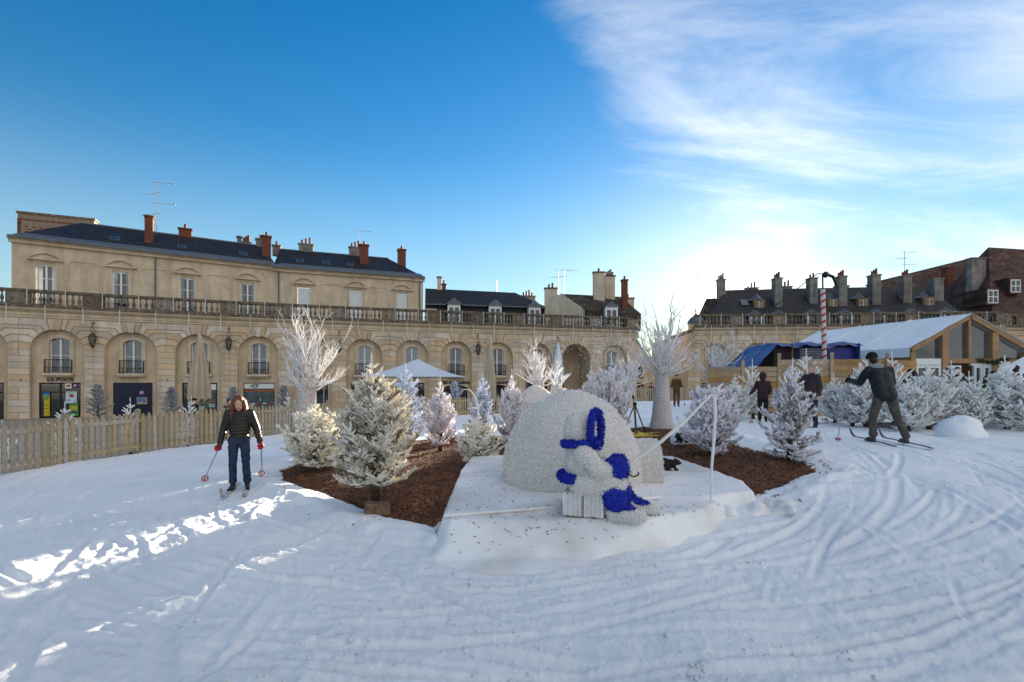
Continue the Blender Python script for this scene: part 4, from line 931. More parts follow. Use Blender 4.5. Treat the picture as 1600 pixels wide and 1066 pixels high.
MB().b2(-2.5, 2.4, 0, 0.7, 0, 8.75).build('wall', mat('grey_brick', (0.30, 0.22, 0.16), 0.9, 0.2, 5, 0.5, 20), bw); MB().b2(-2.58, 2.48, -0.06, 0.76, 8.752, 8.92).build('coping', STONE_D, bw)
for k in range(9):
    for q in range(3):
        MB().b2(0, 0.24, -0.02, 0.0, 0, 0.07).build('brick', BRICKM, bw, (-2.1+k*0.48+0.24*(q % 2), 0, 7.3+0.2*q))
MB().b2(-2.52, 2.42, -0.015, 0.0, 8.25, 8.36).b2(-2.52, -2.3, -0.02, 0.0, 4, 8.24).build('brick_band', BRICKM, bw)
antenna((-30.3+0.2, 41.2, 14.4), 4.4, 'tall TV antenna beside the red brick chimney on the left slate roof', 4)
antenna((-15.6, 49.4, 14.3), 3.0, 'thin TV antenna on the slate roof above the white shutters', 1)
# mansard house
def mansard():
    a, b = (-8.4, 47.6), (3.6, 50.0); c, rz, L = bay_frame(a, b)
    t = thing('mansard_house', 'low slate mansard roof with three white dormers, middle of the left arcade', 'house', (c[0], c[1], BASE), rz)
    MB().b2(-L/2, L/2, 0.02, 7, 6.9, 8.0).build('wall', STONE_P, t)
    P = [(-L/2, -0.1, 8.0), (L/2, -0.1, 8.0), (L/2, 0.5, 10.2), (-L/2, 0.5, 10.2), (-L/2, 0.25, 10.32), (L/2+0.1, 0.25, 10.32), (L/2-2.6, 3.6, 12.35), (-L/2, 3.6, 12.45), (L/2, 7, 10.3), (-L/2, 7, 10.3)]
    MB().add(P, [(0, 1, 2, 3), (4, 5, 6, 7), (5, 8, 6), (6, 8, 9, 7)]).build('roof', SLATE, t)
    MB().b2(-L/2, L/2, 0.1, 0.5, 10.2, 10.32).build('roof_curb', ZINC, t)
    for px in (709, 773, 834):
        x = along(a, b, px); o = MB().b2(x-0.62, x+0.62, -0.45, 1.2, 8.3, 10.2).build('dormer', WHITE, t)
        MB().prism([(x-0.82, 10.2), (x+0.82, 10.2), (x, 10.85)], -0.6, 1.6).build('dormer_roof', ZINC, o)
        for s in (-1, 1): MB().b2(x+s*0.27-0.2, x+s*0.27+0.2, -0.47, -0.44, 8.5, 9.9).build('pane', mat('dormer_glass', (0.05, 0.06, 0.08), 0.1, 0.2, 2, spec=0.6), o)
        MB().b2(x-0.46, x+0.46, -0.485, -0.455, 9.32, 9.38).build('glazing_bar', WHITE, o)
    chimney(t, along(a, b, 689), 3.6, 12.0, 13.6, 0.4, 0.4, CREAM, 0); chimney(t, along(a, b, 697), 3.7, 12.0, 12.9, 0.4, 0.4, BRICKM, 1)
    chimney(t, along(a, b, 842), 5, 10.3, 12.2, 1.6, 0.5, GREYC, 4)
    MB().tube([(along(a, b, 785), 3.6, 12.2), (along(a, b, 785), 3.6, 13.6)], 0.05, 5).build('finial', ZINC, t)
    MB().b2(-L/2-0.1, -L/2+1.0, -1.2, 0.3, 7.6, 9.6).build('party_wall', CREAM, t)
mansard()
def gable_house():
    t = thing('gable_house', 'cream gabled house with brown roof and big pale chimneys, left of the sun', 'house', (8, 50, BASE))
    # gable wall on its left, ridge running right
    MB().add([(-4.4, 0.0, 6.9), (-0.7, -1.4, 6.9), (-0.7, -1.4, 9.85), (-3.0, -0.55, 11.6), (-4.4, 0.0, 11.2)], [(0, 1, 2, 3, 4)]).build('gable_wall', CREAM, t)
    MB().add([(-0.7, -1.4, 6.9), (4.5, -2.0, 6.9), (4.5, -2.0, 9.3), (-0.7, -1.4, 9.3)], [(0, 1, 2, 3)]).add([(4.5, -2.0, 6.9), (4.7, 6, 6.9), (4.7, 6, 9.3), (4.5, -2.0, 9.3)], [(0, 1, 2, 3)]).build('wall', CREAM, t)
    rf = MB().add([(-0.75, -1.55, 9.75), (4.7, -2.2, 9.3), (3.4, 1.2, 11.6), (-3.1, 0.4, 11.75)], [(0, 1, 2, 3)]).add([(4.7, -2.2, 9.3), (4.9, 6, 9.3), (3.4, 1.2, 11.6)], [(0, 1, 2)]).add([(-3.1, 0.4, 11.75), (3.4, 1.2, 11.6), (4.9, 6, 9.3), (-4, 6, 9.6)], [(0, 1, 2, 3)])
    rf.add([(-0.75, -1.57, 9.74), (4.7, -2.22, 9.29), (4.7, -2.0, 7.6), (-0.75, -1.4, 7.6)], [(3, 2, 1, 0)]); rf = rf.build('roof', SLATE2, t)
    o = MB().b2(1.1, 2.3, -2.65, -1, 7.9, 9.9).build('dormer', WHITE, t); MB().prism([(0.95, 9.9), (2.45, 9.9), (1.7, 10.45)], -2.75, -0.6).build('dormer_roof', ZINC, o)
    for s in (-1, 1): MB().b2(1.7+s*0.26-0.19, 1.7+s*0.26+0.19, -2.67, -2.64, 8.2, 9.6).build('pane', MATS['dormer_glass'], o)
    chimney(t, -4.0, 0.3, 6.9, 12.2, 1.25, 0.6, CREAM, 2); chimney(t, 1.0, 0.5, 10.6, 13.9, 1.15, 0.6, CREAM, 1, BRICKM); chimney(t, 2.2, 0.9, 10.6, 13.6, 1.05, 0.6, CREAM, 4, GREYC)
    chimney(t, 3.35, -0.9, 9.9, 12.8, 0.55, 0.6, BRICKM, 1); chimney(t, 4.0, 0.4, 9.9, 11.2, 1.2, 0.5, CREAM, 1)
gable_house()
antenna((4.9, 51.5, 10.2), 3.6, 'pair of TV masts left of the big pale chimney, nearer mast', 2); antenna((5.55, 51.7, 10.2), 3.7, 'pair of TV masts left of the big pale chimney, farther mast', 2)
# slate house over the right arcade
def slate_house():
    a, b = (18.2, 49.1), (43.4, 46.6); c, rz, L = bay_frame(a, b)
    t = thing('slate_house', 'long dark slate roof lined with tall pale chimneys and dormers, right of the sun', 'house', (c[0], c[1], BASE), rz)
    MB().b2(-L/2+1.2, L/2, 0.0, 8, 6.9, 8.4).build('wall', STONE_P, t)
    z0, z1, zr = 8.2, 9.35, 12.45
    xl = along(a, b, 1152)
    P = [(-L/2+1.5, -0.1, z0), (L/2, -0.1, z0), (L/2, 0.35, z1), (-L/2+1.7, 0.35, z1), (xl, 3.2, zr), (L/2-1.5, 3.2, zr), (L/2, 7.5, z1), (-L/2+2.2, 7.5, z1)]
    rf = MB().add(P, [(0, 1, 2, 3), (3, 2, 5, 4), (2, 6, 5), (3, 4, 7), (4, 5, 6, 7)]).build('roof', SLATE, t)
    MB().b2(-L/2+1.6, L/2, 0.25, 0.4, z1-0.03, z1+0.07).build('roof_curb', ZINC, t)
    for px in (1194, 1312, 1360, 1466):
        x = along(a, b, px); o = MB().b2(x-0.55, x+0.55, 1.15, 2.6, 9.9, 11.0).build('dormer', WOOD, t); MB().lathe([(0.98, 11.0), (0.5, 11.25), (0.03, 11.75)], 4, (x, 1.9, 0)).build('dormer_roof', ZINC, o)
        MB().b2(x-0.38, x+0.38, 1.12, 1.148, 10.05, 10.9).build('pane', mat('warm_glass', (0.30, 0.20, 0.12), 0.3, 0.3, 4), o); MB().b2(x-0.02, x+0.02, 1.09, 1.118, 10.05, 10.9).build('glazing_bar', WHITE, o)
    for px in (1180, 1217, 1268, 1320, 1370, 1425, 1480):
        x = along(a, b, px); o = MB().b2(x-0.55, x+0.55, -0.35, 0.8, 8.2, 9.35).build('dormer', WHITE, t); MB().lathe([(0.98, 9.35), (0.55, 9.5), (0.05, 9.82)], 4, (x, 0.2, 0)).build('dormer_roof', ZINC, o)
        MB().b2(x-0.4, x+0.4, -0.375, -0.352, 8.3, 9.2).build('pane', MATS['dormer_glass'], o); MB().b2(x-0.03, x+0.03, -0.4, -0.377, 8.3, 9.2).build('glazing_bar', WHITE, o)
    for px, y, zc, wx, wy in ((1150, 3.0, 13.4, 0.8, 0.7), (1227, 1.6, 13.1, 0.72, 0.9), (1284, 1.9, 13.1, 0.72, 0.9), (1327, 1.6, 13.15, 0.75, 0.9), (1380, 1.7, 13.25, 0.78, 0.9), (1429, 1.8, 13.1, 0.78, 0.9), (1479, 2.0, 12.8, 0.9, 0.9)):
        o = chimney(t, along(a, b, px)*(1+0.02*y), y, 9.6, zc, wx, wy, GREYC, 3 if px != 1284 else 2)
    for px, zc in ((1212, 12.9), (1266, 12.95), (1309, 13.0), (1357, 12.9), (1410, 13.0), (1461, 12.8)): chimney(t, along(a, b, px)*1.08, 5.2, 10.8, zc, 1.3 if px != 1309 else 0.5, 0.5, GREYC, 3 if px != 1309 else 1)
    skylight_o = MB().box((0, 0, 0.05), (0.7, 0.9, 0.1)).build('skylight', ZINC, rf, (along(a, b, 1172), 1.6, 10.75)); skylight_o.rotation_euler = (0.82, 0, 0)
    # lower wing with its own chimney by the street corner
    MB().add([(-L/2+1.4, 1.8, 8.3), (-L/2+3.2, 1.5, 8.3), (-L/2+3.2, 3.0, 11.6), (-L/2+2.2, 3.0, 11.5), (-L/2+1.4, 6, 8.3), (-L/2+3.2, 6, 8.3)], [(0, 1, 2, 3), (0, 3, 4), (3, 2, 5, 4)]).build('wing_roof', SLATE2, t)
slate_house()
antenna((20.6, 54, 11.4), 2.6, 'thin TV antenna right beside the sun', 3)
def dome_cupola():
    t = thing('roof_cupola', 'small round stone cupola on the arcade corner left of the sun', 'cupola', (18.3, 48.4, 6.7))
    MB().lathe([(0.75, 0), (0.75, 0.9)], 12).build('drum', STONE_P, t); MB().lathe([(0.85, 0.9), (0.8, 1.2), (0.55, 1.55), (0.15, 1.75), (0.06, 2.1), (0.1, 2.25), (0.02, 2.6)], 12, ).build('dome', ZINC, t)
dome_cupola()
# brown-tiled houses, far right
def tile_houses():
    t = thing('tiled_house', 'long steep brown tile roof behind the slate house, far right', 'house', (50, 58, BASE))
    MB().add([(-7.5, -0.5, 7.5), (6, -4.0, 7.5), (6, -4.0, 9.8), (-7.5, -0.5, 9.8)], [(0, 1, 2, 3)]).build('wall', CREAM, t)
    rf = MB().add([(-8.3, -2.4, 9.4), (5.8, -4.6, 9.4), (7.5, 3, 18.2), (-4.6, 3, 15.2)], [(0, 1, 2, 3)]).add([(-9.5, -2.4, 9.4), (-4.6, 3, 15.2), (-9.5, 8, 9.4)], [(0, 1, 2)]).add([(-4.6, 3, 15.2), (7.5, 3, 18.2), (7.5, 9, 9.4), (-9.5, 8, 9.4)], [(0, 1, 2, 3)]).build('roof', TILE, t)
    chimney(t, 2.1, 0.2, 12.4, 16.2, 0.8, 0.8, BRICKM, 0)
    MB().box((-2.6, -0.6, 12.35), (1.2, 0.1, 1.0), rx=-0.85).build('skylight', ZINC, rf)
    t = thing('tiled_house', 'tall steep brown tile roof with a white window at the right edge', 'house', (54.5, 50, BASE))
    MB().add([(-7.0, -2.0, 7.0), (9, -2.0, 7.0), (9, -2.0, 9.2), (-7.0, -2.0, 9.2)], [(0, 1, 2, 3)]).build('wall', CREAM, t)
    rf = MB().add([(-7.4, -2.3, 9.0), (9, -2.3, 9.0), (9, 3, 16.6), (-2.6, 3, 17.3)], [(0, 1, 2, 3)]).add([(-7.4, -2.3, 9.0), (-2.6, 3, 17.3), (-7.4, 8, 9.0)], [(0, 1, 2)]).add([(-2.6, 3, 17.3), (9, 3, 16.6), (9, 8, 9), (-7.4, 8, 9.0)], [(0, 1, 2, 3)]).build('roof', TILE, t)
    chimney(t, -5.4, 1.5, 9.2, 15.6, 1.5, 0.7, GREYC, 0)
    for x, z, y in ((-3.9, 11.6, -0.75), (-8.0, 10.2, -2.6)):
        o = MB().b2(x-0.62, x+0.62, y-0.35, y+2.2, z-0.15, z+1.5).build('dormer', TILE, t); MB().b2(x-0.5, x+0.5, y-0.40, y-0.352, z, z+1.3).build('window_frame', WHITE, o)
        for s in (-1, 1):
            for q in (0, 1): MB().b2(x+s*0.23-0.17, x+s*0.23+0.17, y-0.42, y-0.402, z+0.1+0.6*q, z+0.6+0.6*q).build('pane', MATS['dormer_glass'], o)
tile_houses()
antenna((46, 57, 13.6), 3.6, 'TV antenna on the long brown tile roof', 3)
# street between the two arcades
def street_houses():
    t = thing('street_house', 'distant gabled house in the street between the arcades, behind the wrapped tree', 'house', (18.6, 74, BASE))
    MB().prism([(-2.6, 0), (3.6, 0), (3.6, 4.2), (0.4, 9.0), (-2.6, 9.6)], 0, 8).build('wall', STONE_W, t)
    MB().add([(0.3, -0.3, 9.15), (4.0, -0.3, 4.0), (4.0, 8, 4.0), (0.3, 8, 9.15)], [(0, 1, 2, 3)]).add([(0.3, -0.3, 9.15), (0.3, 8, 9.15), (-2.9, 8, 9.8), (-2.9, -0.3, 9.8)], [(0, 1, 2, 3)]).build('roof', SLATE2, t)
    for x in (-1.4, 0.8): MB().b2(x-0.45, x+0.45, -0.05, 0.0, 3.2, 5.0).build('window', DARK, t); MB().b2(x-0.6, x+0.6, -0.08, 0.0, 0, 2.6).build('shop_window', DARK, t)
    t = thing('street_house', 'distant stone house end in the street, left of the sunlit corner', 'house', (25.6, 72, BASE))
    MB().b2(-2.0, 6, 0, 10, 0, 8.9).build('wall', STONE_W, t); MB().b2(-2.2, 6.2, -0.2, 10.2, 8.902, 9.2).build('cornice', STONE_D, t)
    for x in (-0.6, 1.6):
        for z in (1.0, 4.6): MB().b2(x-0.4, x+0.4, -0.05, 0.0, z, z+1.8).build('window', DARK, t)
street_houses()
#@@PART3@@
# ================================================================== FENCES
PICK = MB().prism([(-0.042, 0.04), (0.042, 0.04), (0.042, 0.90), (0.025, 0.945), (0.0, 0.96), (-0.025, 0.945), (-0.042, 0.90)], -0.011, 0.011).mesh('picket')
def picket_fence(label, pts, step=0.145, post=1.62, zoff=0.0):
    P = np.array(pts, float); seg = np.hypot(*np.diff(P, axis=0).T); S = np.concatenate([[0], np.cumsum(seg)])
    def at(s): return float(np.interp(s, S, P[:, 0])), float(np.interp(s, S, P[:, 1]))
    x0, y0 = at(0); root = thing('picket_fence', label, 'fence', (x0, y0, 0))
    def put(s): x, y = at(s); a = at(max(0, s-0.2)); b = at(min(S[-1], s+0.2)); return x, y, ztf(x, y)+zoff, math.atan2(b[1]-a[1], b[0]-a[0])
    n = int(S[-1]/step)
    for k in range(n):
        x, y, z, a = put((k+0.5)*step); o = obj('picket', PICK, PINE, root, (x-x0, y-y0, z+rnd.uniform(-0.015, 0.015)), a+rnd.uniform(-0.03, 0.03)); o.rotation_euler.y = rnd.uniform(-0.015, 0.015)
    m = max(1, int(S[-1]/post))
    for k in range(m+1):
        s = S[-1]*k/m; x, y, z, a = put(s)
        MB().b2(-0.045, 0.045, 0.06, 0.15, -0.1, 1.04).build('post', PINE, root, (x-x0, y-y0, z), a)
        if k < m:
            u = put(s); v = put(S[-1]*(k+1)/m); L = math.hypot(v[0]-u[0], v[1]-u[1]); a2 = math.atan2(v[1]-u[1], v[0]-u[0]); tl = math.atan2(v[2]-u[2], L)
            for h in (0.17, 0.78):
                o = MB().b2(-L/2, L/2, 0.013, 0.055, -0.04, 0.04).build('rail', PINE, root, ((u[0]+v[0])/2-x0, (u[1]+v[1])/2-y0, (u[2]+v[2])/2+h), a2); o.rotation_euler.y = -tl
    return root
picket_fence('low pine picket fence curving along the left edge of the snow', FENCE[:6])
picket_fence('low pine picket fence behind the flocked trees, below the open white parasol', FENCE[5:8])
picket_fence('far picket fence at the back of the snow, behind the distant skier', FENCE[7:])
def plank_fence():
    pts = [((1105-800)/760*18.5, 18.5), ((1217-800)/760*18.0, 18.0), ((1385-800)/760*17.2, 17.2), ((1432-800)/760*17.6, 17.6)]
    root = thing('plank_fence', 'tall brown fence of horizontal planks below the blue tarpaulin', 'fence', (pts[0][0], pts[0][1], 0.4))
    for (a, b), top in zip(zip(pts, pts[1:]), (1.90, 2.15, 2.1)):
        c, rz, L = bay_frame(a, b); n = max(1, round(L/1.45)); nb = 10
        for k in range(n):
            xa, xb = -L/2+L*k/n, -L/2+L*(k+1)/n; xm = (xa+xb)/2
            cx, cy = c[0]+math.cos(rz)*xm-pts[0][0], c[1]+math.sin(rz)*xm-pts[0][1]; me = None
            for q in range(nb):
                h = top/nb
                if me is None: me = MB().b2(-(xb-xa)/2+0.004, (xb-xa)/2-0.004, -0.014, 0.014, 0.008, h-0.006).mesh('plank')
                obj('plank', me, PLANK, root, (cx+rnd.uniform(-0.004, 0.004), cy, h*q), rz)
            px = c[0]+math.cos(rz)*xa-pts[0][0]; py = c[1]+math.sin(rz)*xa-pts[0][1]
            MB().b2(-0.055, 0.055, -0.075, -0.016, -0.3, top+0.24).build('post', PLANK, root, (px, py, 0), rz)
plank_fence()

# ================================================================== FIRS
def fir_mesh(seed, h, rad, nbr=115, twig=0.16, thick=0.016, lead=0.28, needles=True, droop=0.0, base=0.05, spread=1.0, tw=9, bare_top=0.22, open_=0.0, belly=0.25, pw=0.62):
    """crown of flocked twigs and a trunk; returns (crown mesh, trunk mesh)"""
    rs = random.Random(seed); V = []; F = []; A = []
    def spindle(p, d, l, r, fl):
        a = d.cross(Vector((0.3, 0.2, 1.0)));
        if a.length < 1e-3: a = Vector((1, 0, 0))
        a.normalize(); b = d.cross(a); o = len(V); n = 4
        for t, rr in ((0.0, 0.45), (0.35, 1.0), (0.8, 0.85)):
            for j in range(n):
                q = 2*PI*j/n+t*1.3; k = r*rr*rs.uniform(0.75, 1.3); V.append(p+d*(l*t)+a*(math.cos(q)*k)+b*(math.sin(q)*k)); A.append(fl*(0.82+0.2*t))
        V.append(p+d*l); A.append(min(1, fl*1.05))
        for i in range(2):
            for j in range(n): F.append((o+i*n+j, o+i*n+(j+1) % n, o+(i+1)*n+(j+1) % n, o+(i+1)*n+j))
        for j in range(n): F.append((o+2*n+j, o+2*n+(j+1) % n, o+3*n))
        if needles:
            for k in range(needles if isinstance(needles, int) and needles > 1 else 9):
                t = rs.uniform(0.05, 0.95); q = rs.uniform(0, 2*PI); nd = (a*math.cos(q)+b*math.sin(q)+d*rs.uniform(0.5, 1.1)).normalized(); ln = rs.uniform(0.018, 0.034)*(thick/0.016)
                s = p+d*(l*t); wv = d.cross(nd).normalized()*0.0032*(thick/0.016); o2 = len(V)
                V.extend([s-wv, s+wv, s+nd*(ln+r*0.8)]); f2 = max(0, min(1, fl+rs.uniform(-0.25, 0.1))); A.extend([f2, f2, min(1, f2+0.1)]); F.append((o2, o2+1, o2+2))
    zt_ = h*(1-lead)
    lean = Vector((rs.uniform(-0.03, 0.03), rs.uniform(-0.03, 0.03), 0))
    def axis(z): return Vector((0, 0, z))+lean*(z/h)**2*h
    for i in range(nbr):
        t = (i+rs.random())/nbr; t = t**0.85
        z = base*h+(zt_-base*h)*t
        prof = ((1-t)**pw)*(0.55+0.45*min(1, t/belly))
        L = rad*prof*(rs.uniform(0.62, 1.22) if rs.random() < 0.8 else rs.uniform(0.35, 0.7))+0.07
        az = i*2.39996+rs.uniform(-0.4, 0.4)
        el = R(-2+52*t**0.9)+rs.uniform(-0.28, 0.30)-droop*(1-t)
        p = axis(z); d = Vector((math.cos(az)*math.cos(el), math.sin(az)*math.cos(el), math.sin(el)))
        bf = rs.uniform(0.15, 1.0); nseg = max(3, int(L/0.085)); pts = []
        cur = p.copy(); dd = d.copy()
        for k in range(nseg+1):
            pts.append(cur.copy()); dd = (dd+Vector((0, 0, 0.10+0.03*spread))*0.9+Vector((rs.uniform(-1, 1), rs.uniform(-1, 1), rs.uniform(-1, 1)))*0.05).normalized(); cur = cur+dd*(L/nseg)
        # bough itself
        for k in range(nseg):
            s = pts[k]; e = pts[k+1]-s; spindle(s, e.normalized(), e.length*1.12, thick*(0.75 if k < nseg-1 else 0.9), bf*(0.3 if k < nseg*0.45 else 0.9))
        # side twigs, longer near the middle
        nt = max(3, int(tw*L/0.5)+2)
        for k in range(nt):
            u = 0.22+0.78*(k+rs.random())/nt; f = u*nseg; q = min(nseg-1, int(f)); s = pts[q].lerp(pts[q+1], f-q); e = (pts[q+1]-pts[q]).normalized()
            sd = e.cross(Vector((0, 0, 1))).normalized()*(1 if k % 2 else -1)
            td = (e*rs.uniform(0.55, 1.0)+sd*rs.uniform(0.4, 0.95)*spread+Vector((0, 0, rs.uniform(-0.15, 0.75)))).normalized()
            l = twig*rs.uniform(0.6, 1.15)*(1.1-0.45*u)
            fl = max(0.02, min(1, bf*0.55+rs.uniform(0.0, 0.6)))
            spindle(s, td, l, thick*rs.uniform(0.7, 1.05), fl)
            if l > twig*0.6:
                for m in range(2):
                    s2 = s+td*l*rs.uniform(0.3, 0.7); t2 = (td+Vector((rs.uniform(-1, 1), rs.uniform(-1, 1), rs.uniform(-0.4, 0.8)))*0.75).normalized(); spindle(s2, t2, l*rs.uniform(0.35, 0.6), thick*0.8, max(0.02, min(1, fl+rs.uniform(-0.2, 0.2))))
    # leader with one or two whorls of upright tips
    if lead > 0.02:
        top = axis(zt_*0.96); k = 6; hl = h-zt_*0.96
        for q in range(k): spindle(axis(zt_*0.96+hl*q/k), Vector((lean.x, lean.y, 1)).normalized(), hl/k*1.2, thick*(1.0-0.09*q), 0.9)
        for zz, n, l in ((0.05, 6, 0.75), (0.36, 5, 0.5), (0.66, 4, 0.22)):
            for q in range(n):
                a = 2*PI*q/n+rs.uniform(-0.3, 0.3)+zz*5; e = R(rs.uniform(38, 58)); d = Vector((math.cos(a)*math.cos(e), math.sin(a)*math.cos(e), math.sin(e))); s = axis(zt_*0.96+hl*zz); ll = hl*l*rs.uniform(0.55, 0.85)
                spindle(s, d, ll, thick*0.95, rs.uniform(0.7, 1)); 
                for m in range(2): spindle(s+d*ll*(0.45+0.2*m), (d+Vector((rs.uniform(-1, 1), rs.uniform(-1, 1), 0.3))*0.6).normalized(), ll*0.38, thick*0.75, rs.uniform(0.6, 1))
    me = bpy.data.meshes.new('crown'); me.from_pydata([tuple(v) for v in V], [], F)
    at = me.attributes.new('flock', 'FLOAT', 'POINT'); at.data.foreach_set('value', A); me.update()
    tm = MB().tube([axis(0)+Vector((0, 0, -0.1)), axis(h*0.35), axis(zt_)], [0.05*h/1.7+0.012, 0.03*h/1.7+0.008, 0.01], 7).mesh('trunk', True)
    return me, tm
FIRS = {
    'full': fir_mesh(1, 2.05, 0.74, 165, 0.18, 0.014, 0.26, 10, -0.12, 0.10, 1.0, 14, belly=0.42, pw=0.58),
    'tier': fir_mesh(2, 1.75, 0.64, 105, 0.16, 0.021, 0.32, 8, 0.22, 0.03, 1.0, 8, pw=0.6),
    'slim': fir_mesh(3, 1.75, 0.52, 85, 0.18, 0.021, 0.36, 5, -0.05, 0.04, 0.9, 8, pw=0.55),
    'wide': fir_mesh(4, 1.75, 0.76, 90, 0.21, 0.022, 0.36, 5, -0.08, 0.03, 1.1, 7, pw=0.5),
    'wide2': fir_mesh(14, 1.75, 0.76, 84, 0.22, 0.022, 0.40, 5, -0.05, 0.03, 1.15, 7, pw=0.48),
    'low': fir_mesh(5, 1.05, 0.55, 80, 0.17, 0.019, 0.38, 8, 0.0, 0.03, 1.0, 8, pw=0.5),
    'bush': fir_mesh(6, 1.02, 0.70, 120, 0.22, 0.025, 0.0, 6, -0.1, 0.02, 0.9, 7, pw=0.45),
    'airy': fir_mesh(8, 1.9, 0.48, 52, 0.18, 0.021, 0.46, 5, -0.15, 0.06, 0.9, 6),
    'tinsel': fir_mesh(9, 1.3, 0.42, 80, 0.12, 0.016, 0.08, 6, 0.0, 0.06, 1.0, 8),
}
FIR_H = dict(full=2.05, tier=1.75, slim=1.75, wide=1.75, wide2=1.75, low=1.05, bush=1.02, airy=1.9, tinsel=1.3)
def fir(kind, m, x, y, h, label, z=None, wscale=1.0, rz=None, cat='fir tree', group='flocked fir trees'):
    crown, trunk = FIRS[kind]; base_h = FIR_H[kind]
    s = h/base_h; zz = mz(x, y)+0.02 if z is None else z
    t = thing('flocked_fir' if cat == 'fir tree' else 'tinsel_tree', label, cat, (x, y, zz), rnd.uniform(0, 6.28) if rz is None else rz, group)
    if not crown.materials: crown.materials.append(m)
    c = obj('crown', crown, None, t, scale=(s*wscale, s*wscale, s)); c.material_slots[0].link = 'OBJECT'; c.material_slots[0].material = m
    obj('trunk', trunk, BARK, t, scale=(s, s, s))
    return t
def gx(px, d): return (px-800)/760*d
# on the mulch bed
fir('full', FL_GREEN, gx(586, 6.45), 6.45, 2.02, 'big greyish green fir with thin flock, nearest the viewer, on a wooden block', z=mz(gx(586, 6.45), 6.45)+0.06, wscale=1.22)
fir('low', FL_CREAM, gx(492, 9.0), 9.0, 1.30, 'small cream flocked fir at the foot of the left wrapped tree', wscale=1.05)
fir('slim', FL_BLUE, gx(632, 13.2), 13.2, 2.15, 'bluish flocked fir behind the big greyish green fir', wscale=1.2)
fir('wide', FL_LILAC, gx(688, 11.6), 11.6, 1.78, 'lilac white fir with a tall spike, below the open parasol', wscale=0.78)
fir('low', FL_CREAM, gx(747, 9.3), 9.3, 1.02, 'low cream white fir with a bent bare leader, left of the igloo', wscale=1.02)
MB().tube([(0, 0, 0.75), (0.0, 0, 1.1), (-0.05, 0, 1.32), (-0.16, 0.0, 1.46), (-0.28, 0, 1.47), (-0.31, 0, 1.42)], [0.018, 0.016, 0.015, 0.013, 0.011, 0.008], 6).tube([(0, 0, 1.08), (-0.08, 0, 1.12), (-0.2, 0, 1.10)], [0.015, 0.014, 0.01], 5).tube([(0, 0, 1.08), (0.06, 0.02, 1.2), (0.12, 0.02, 1.27)], [0.015, 0.014, 0.01], 5).build('bent_leader', FLOCKB, [o for o in COL.objects if o.get('label', '').startswith('low cream white fir')][0])
for o in COL.objects:
    if o.get('label', '').startswith('low cream white fir'): o.rotation_euler.z = 0.0
fir('slim', FL_BLUE, gx(754, 15.0), 15.0, 1.95, 'blue tinted slim fir behind the low cream fir', wscale=0.85)
fir('wide', FL_LILAC, gx(800, 11.6), 11.6, 1.92, 'lilac and cream fir with forked top beside the left of the igloo', wscale=0.72)
fir('airy', FL_WHITE, gx(869, 15.4), 15.4, 2.55, 'tall thin white fir behind the small rear igloo', wscale=0.9)
fir('wide', FL_LILAC, gx(922, 13.4), 13.4, 2.0, 'lilac white fir behind the right of the igloo', wscale=0.75)
fir('bush', FL_LILAC, gx(950, 12.6), 12.6, 1.45, 'bushy pale lilac fir between the igloo and the snow gun', wscale=0.72)
fir('bush', FL_LILAC, gx(1109, 9.0), 9.0, 0.98, 'low round lilac flocked bush behind the fishing line', wscale=1.0)
fir('tier', FL_DARK, gx(1234, 8.1), 8.1, 1.68, 'tiered pinkish white fir at the right tip of the mulch bed', wscale=0.95)
# row in front of the planks and the tent
ROW = [(1148, 15.6, 1.75, 'wide', FL_WHITE, 'white fir at the left end of the plank fence'), (1176, 16.4, 2.15, 'airy', FL_WHITE, 'thin white fir tip behind the hooded child'),
       (1262, 15.6, 2.45, 'airy', FL_WHITE, 'thin white fir rising behind the grey-haired man'), (1305, 14.6, 1.75, 'wide', FL_WHITE, 'white fir just right of the grey-haired man'),
       (1332, 13.6, 1.8, 'wide', FL_WHITE, 'white fir with twin tips left of the man skiing away'), (1353, 13.2, 2.15, 'slim', FL_WHITE, 'white fir with a tall spike just left of the man skiing away'),
       (1398, 13.4, 2.2, 'airy', FL_WHITE, 'white fir half hidden behind the man skiing away'), (1420, 12.2, 1.7, 'wide', FL_WHITE, 'white fir just right of the man skiing away'),
       (1452, 12.6, 2.1, 'wide', FL_WHITE, 'large white fir before the tent corner post'), (1516, 12.4, 1.75, 'wide', FL_WHITE, 'white fir behind the snow heap'),
       (1574, 12.2, 2.2, 'wide', FL_WHITE, 'tall white fir before the tent door at the right edge'), (1612, 11.8, 1.6, 'wide', FL_WHITE, 'white fir cut by the right edge of the picture'),
       (1486, 13.6, 1.95, 'slim', FL_WHITE, 'slim white fir between the tent post and the snow heap')]
for i_, (px, d, h, k, m, lb) in enumerate(ROW):
    if k == 'wide' and i_ % 2: k = 'wide2'
    x = gx(px, d); fir(k, m, x, d, h*(0.87 if k[:4] == 'wide' else 0.95), lb, z=ztf(x, d)-0.02, wscale=1.06 if k[:4] == 'wide' else 1.1, group='white flocked firs in front of the planks and tent')
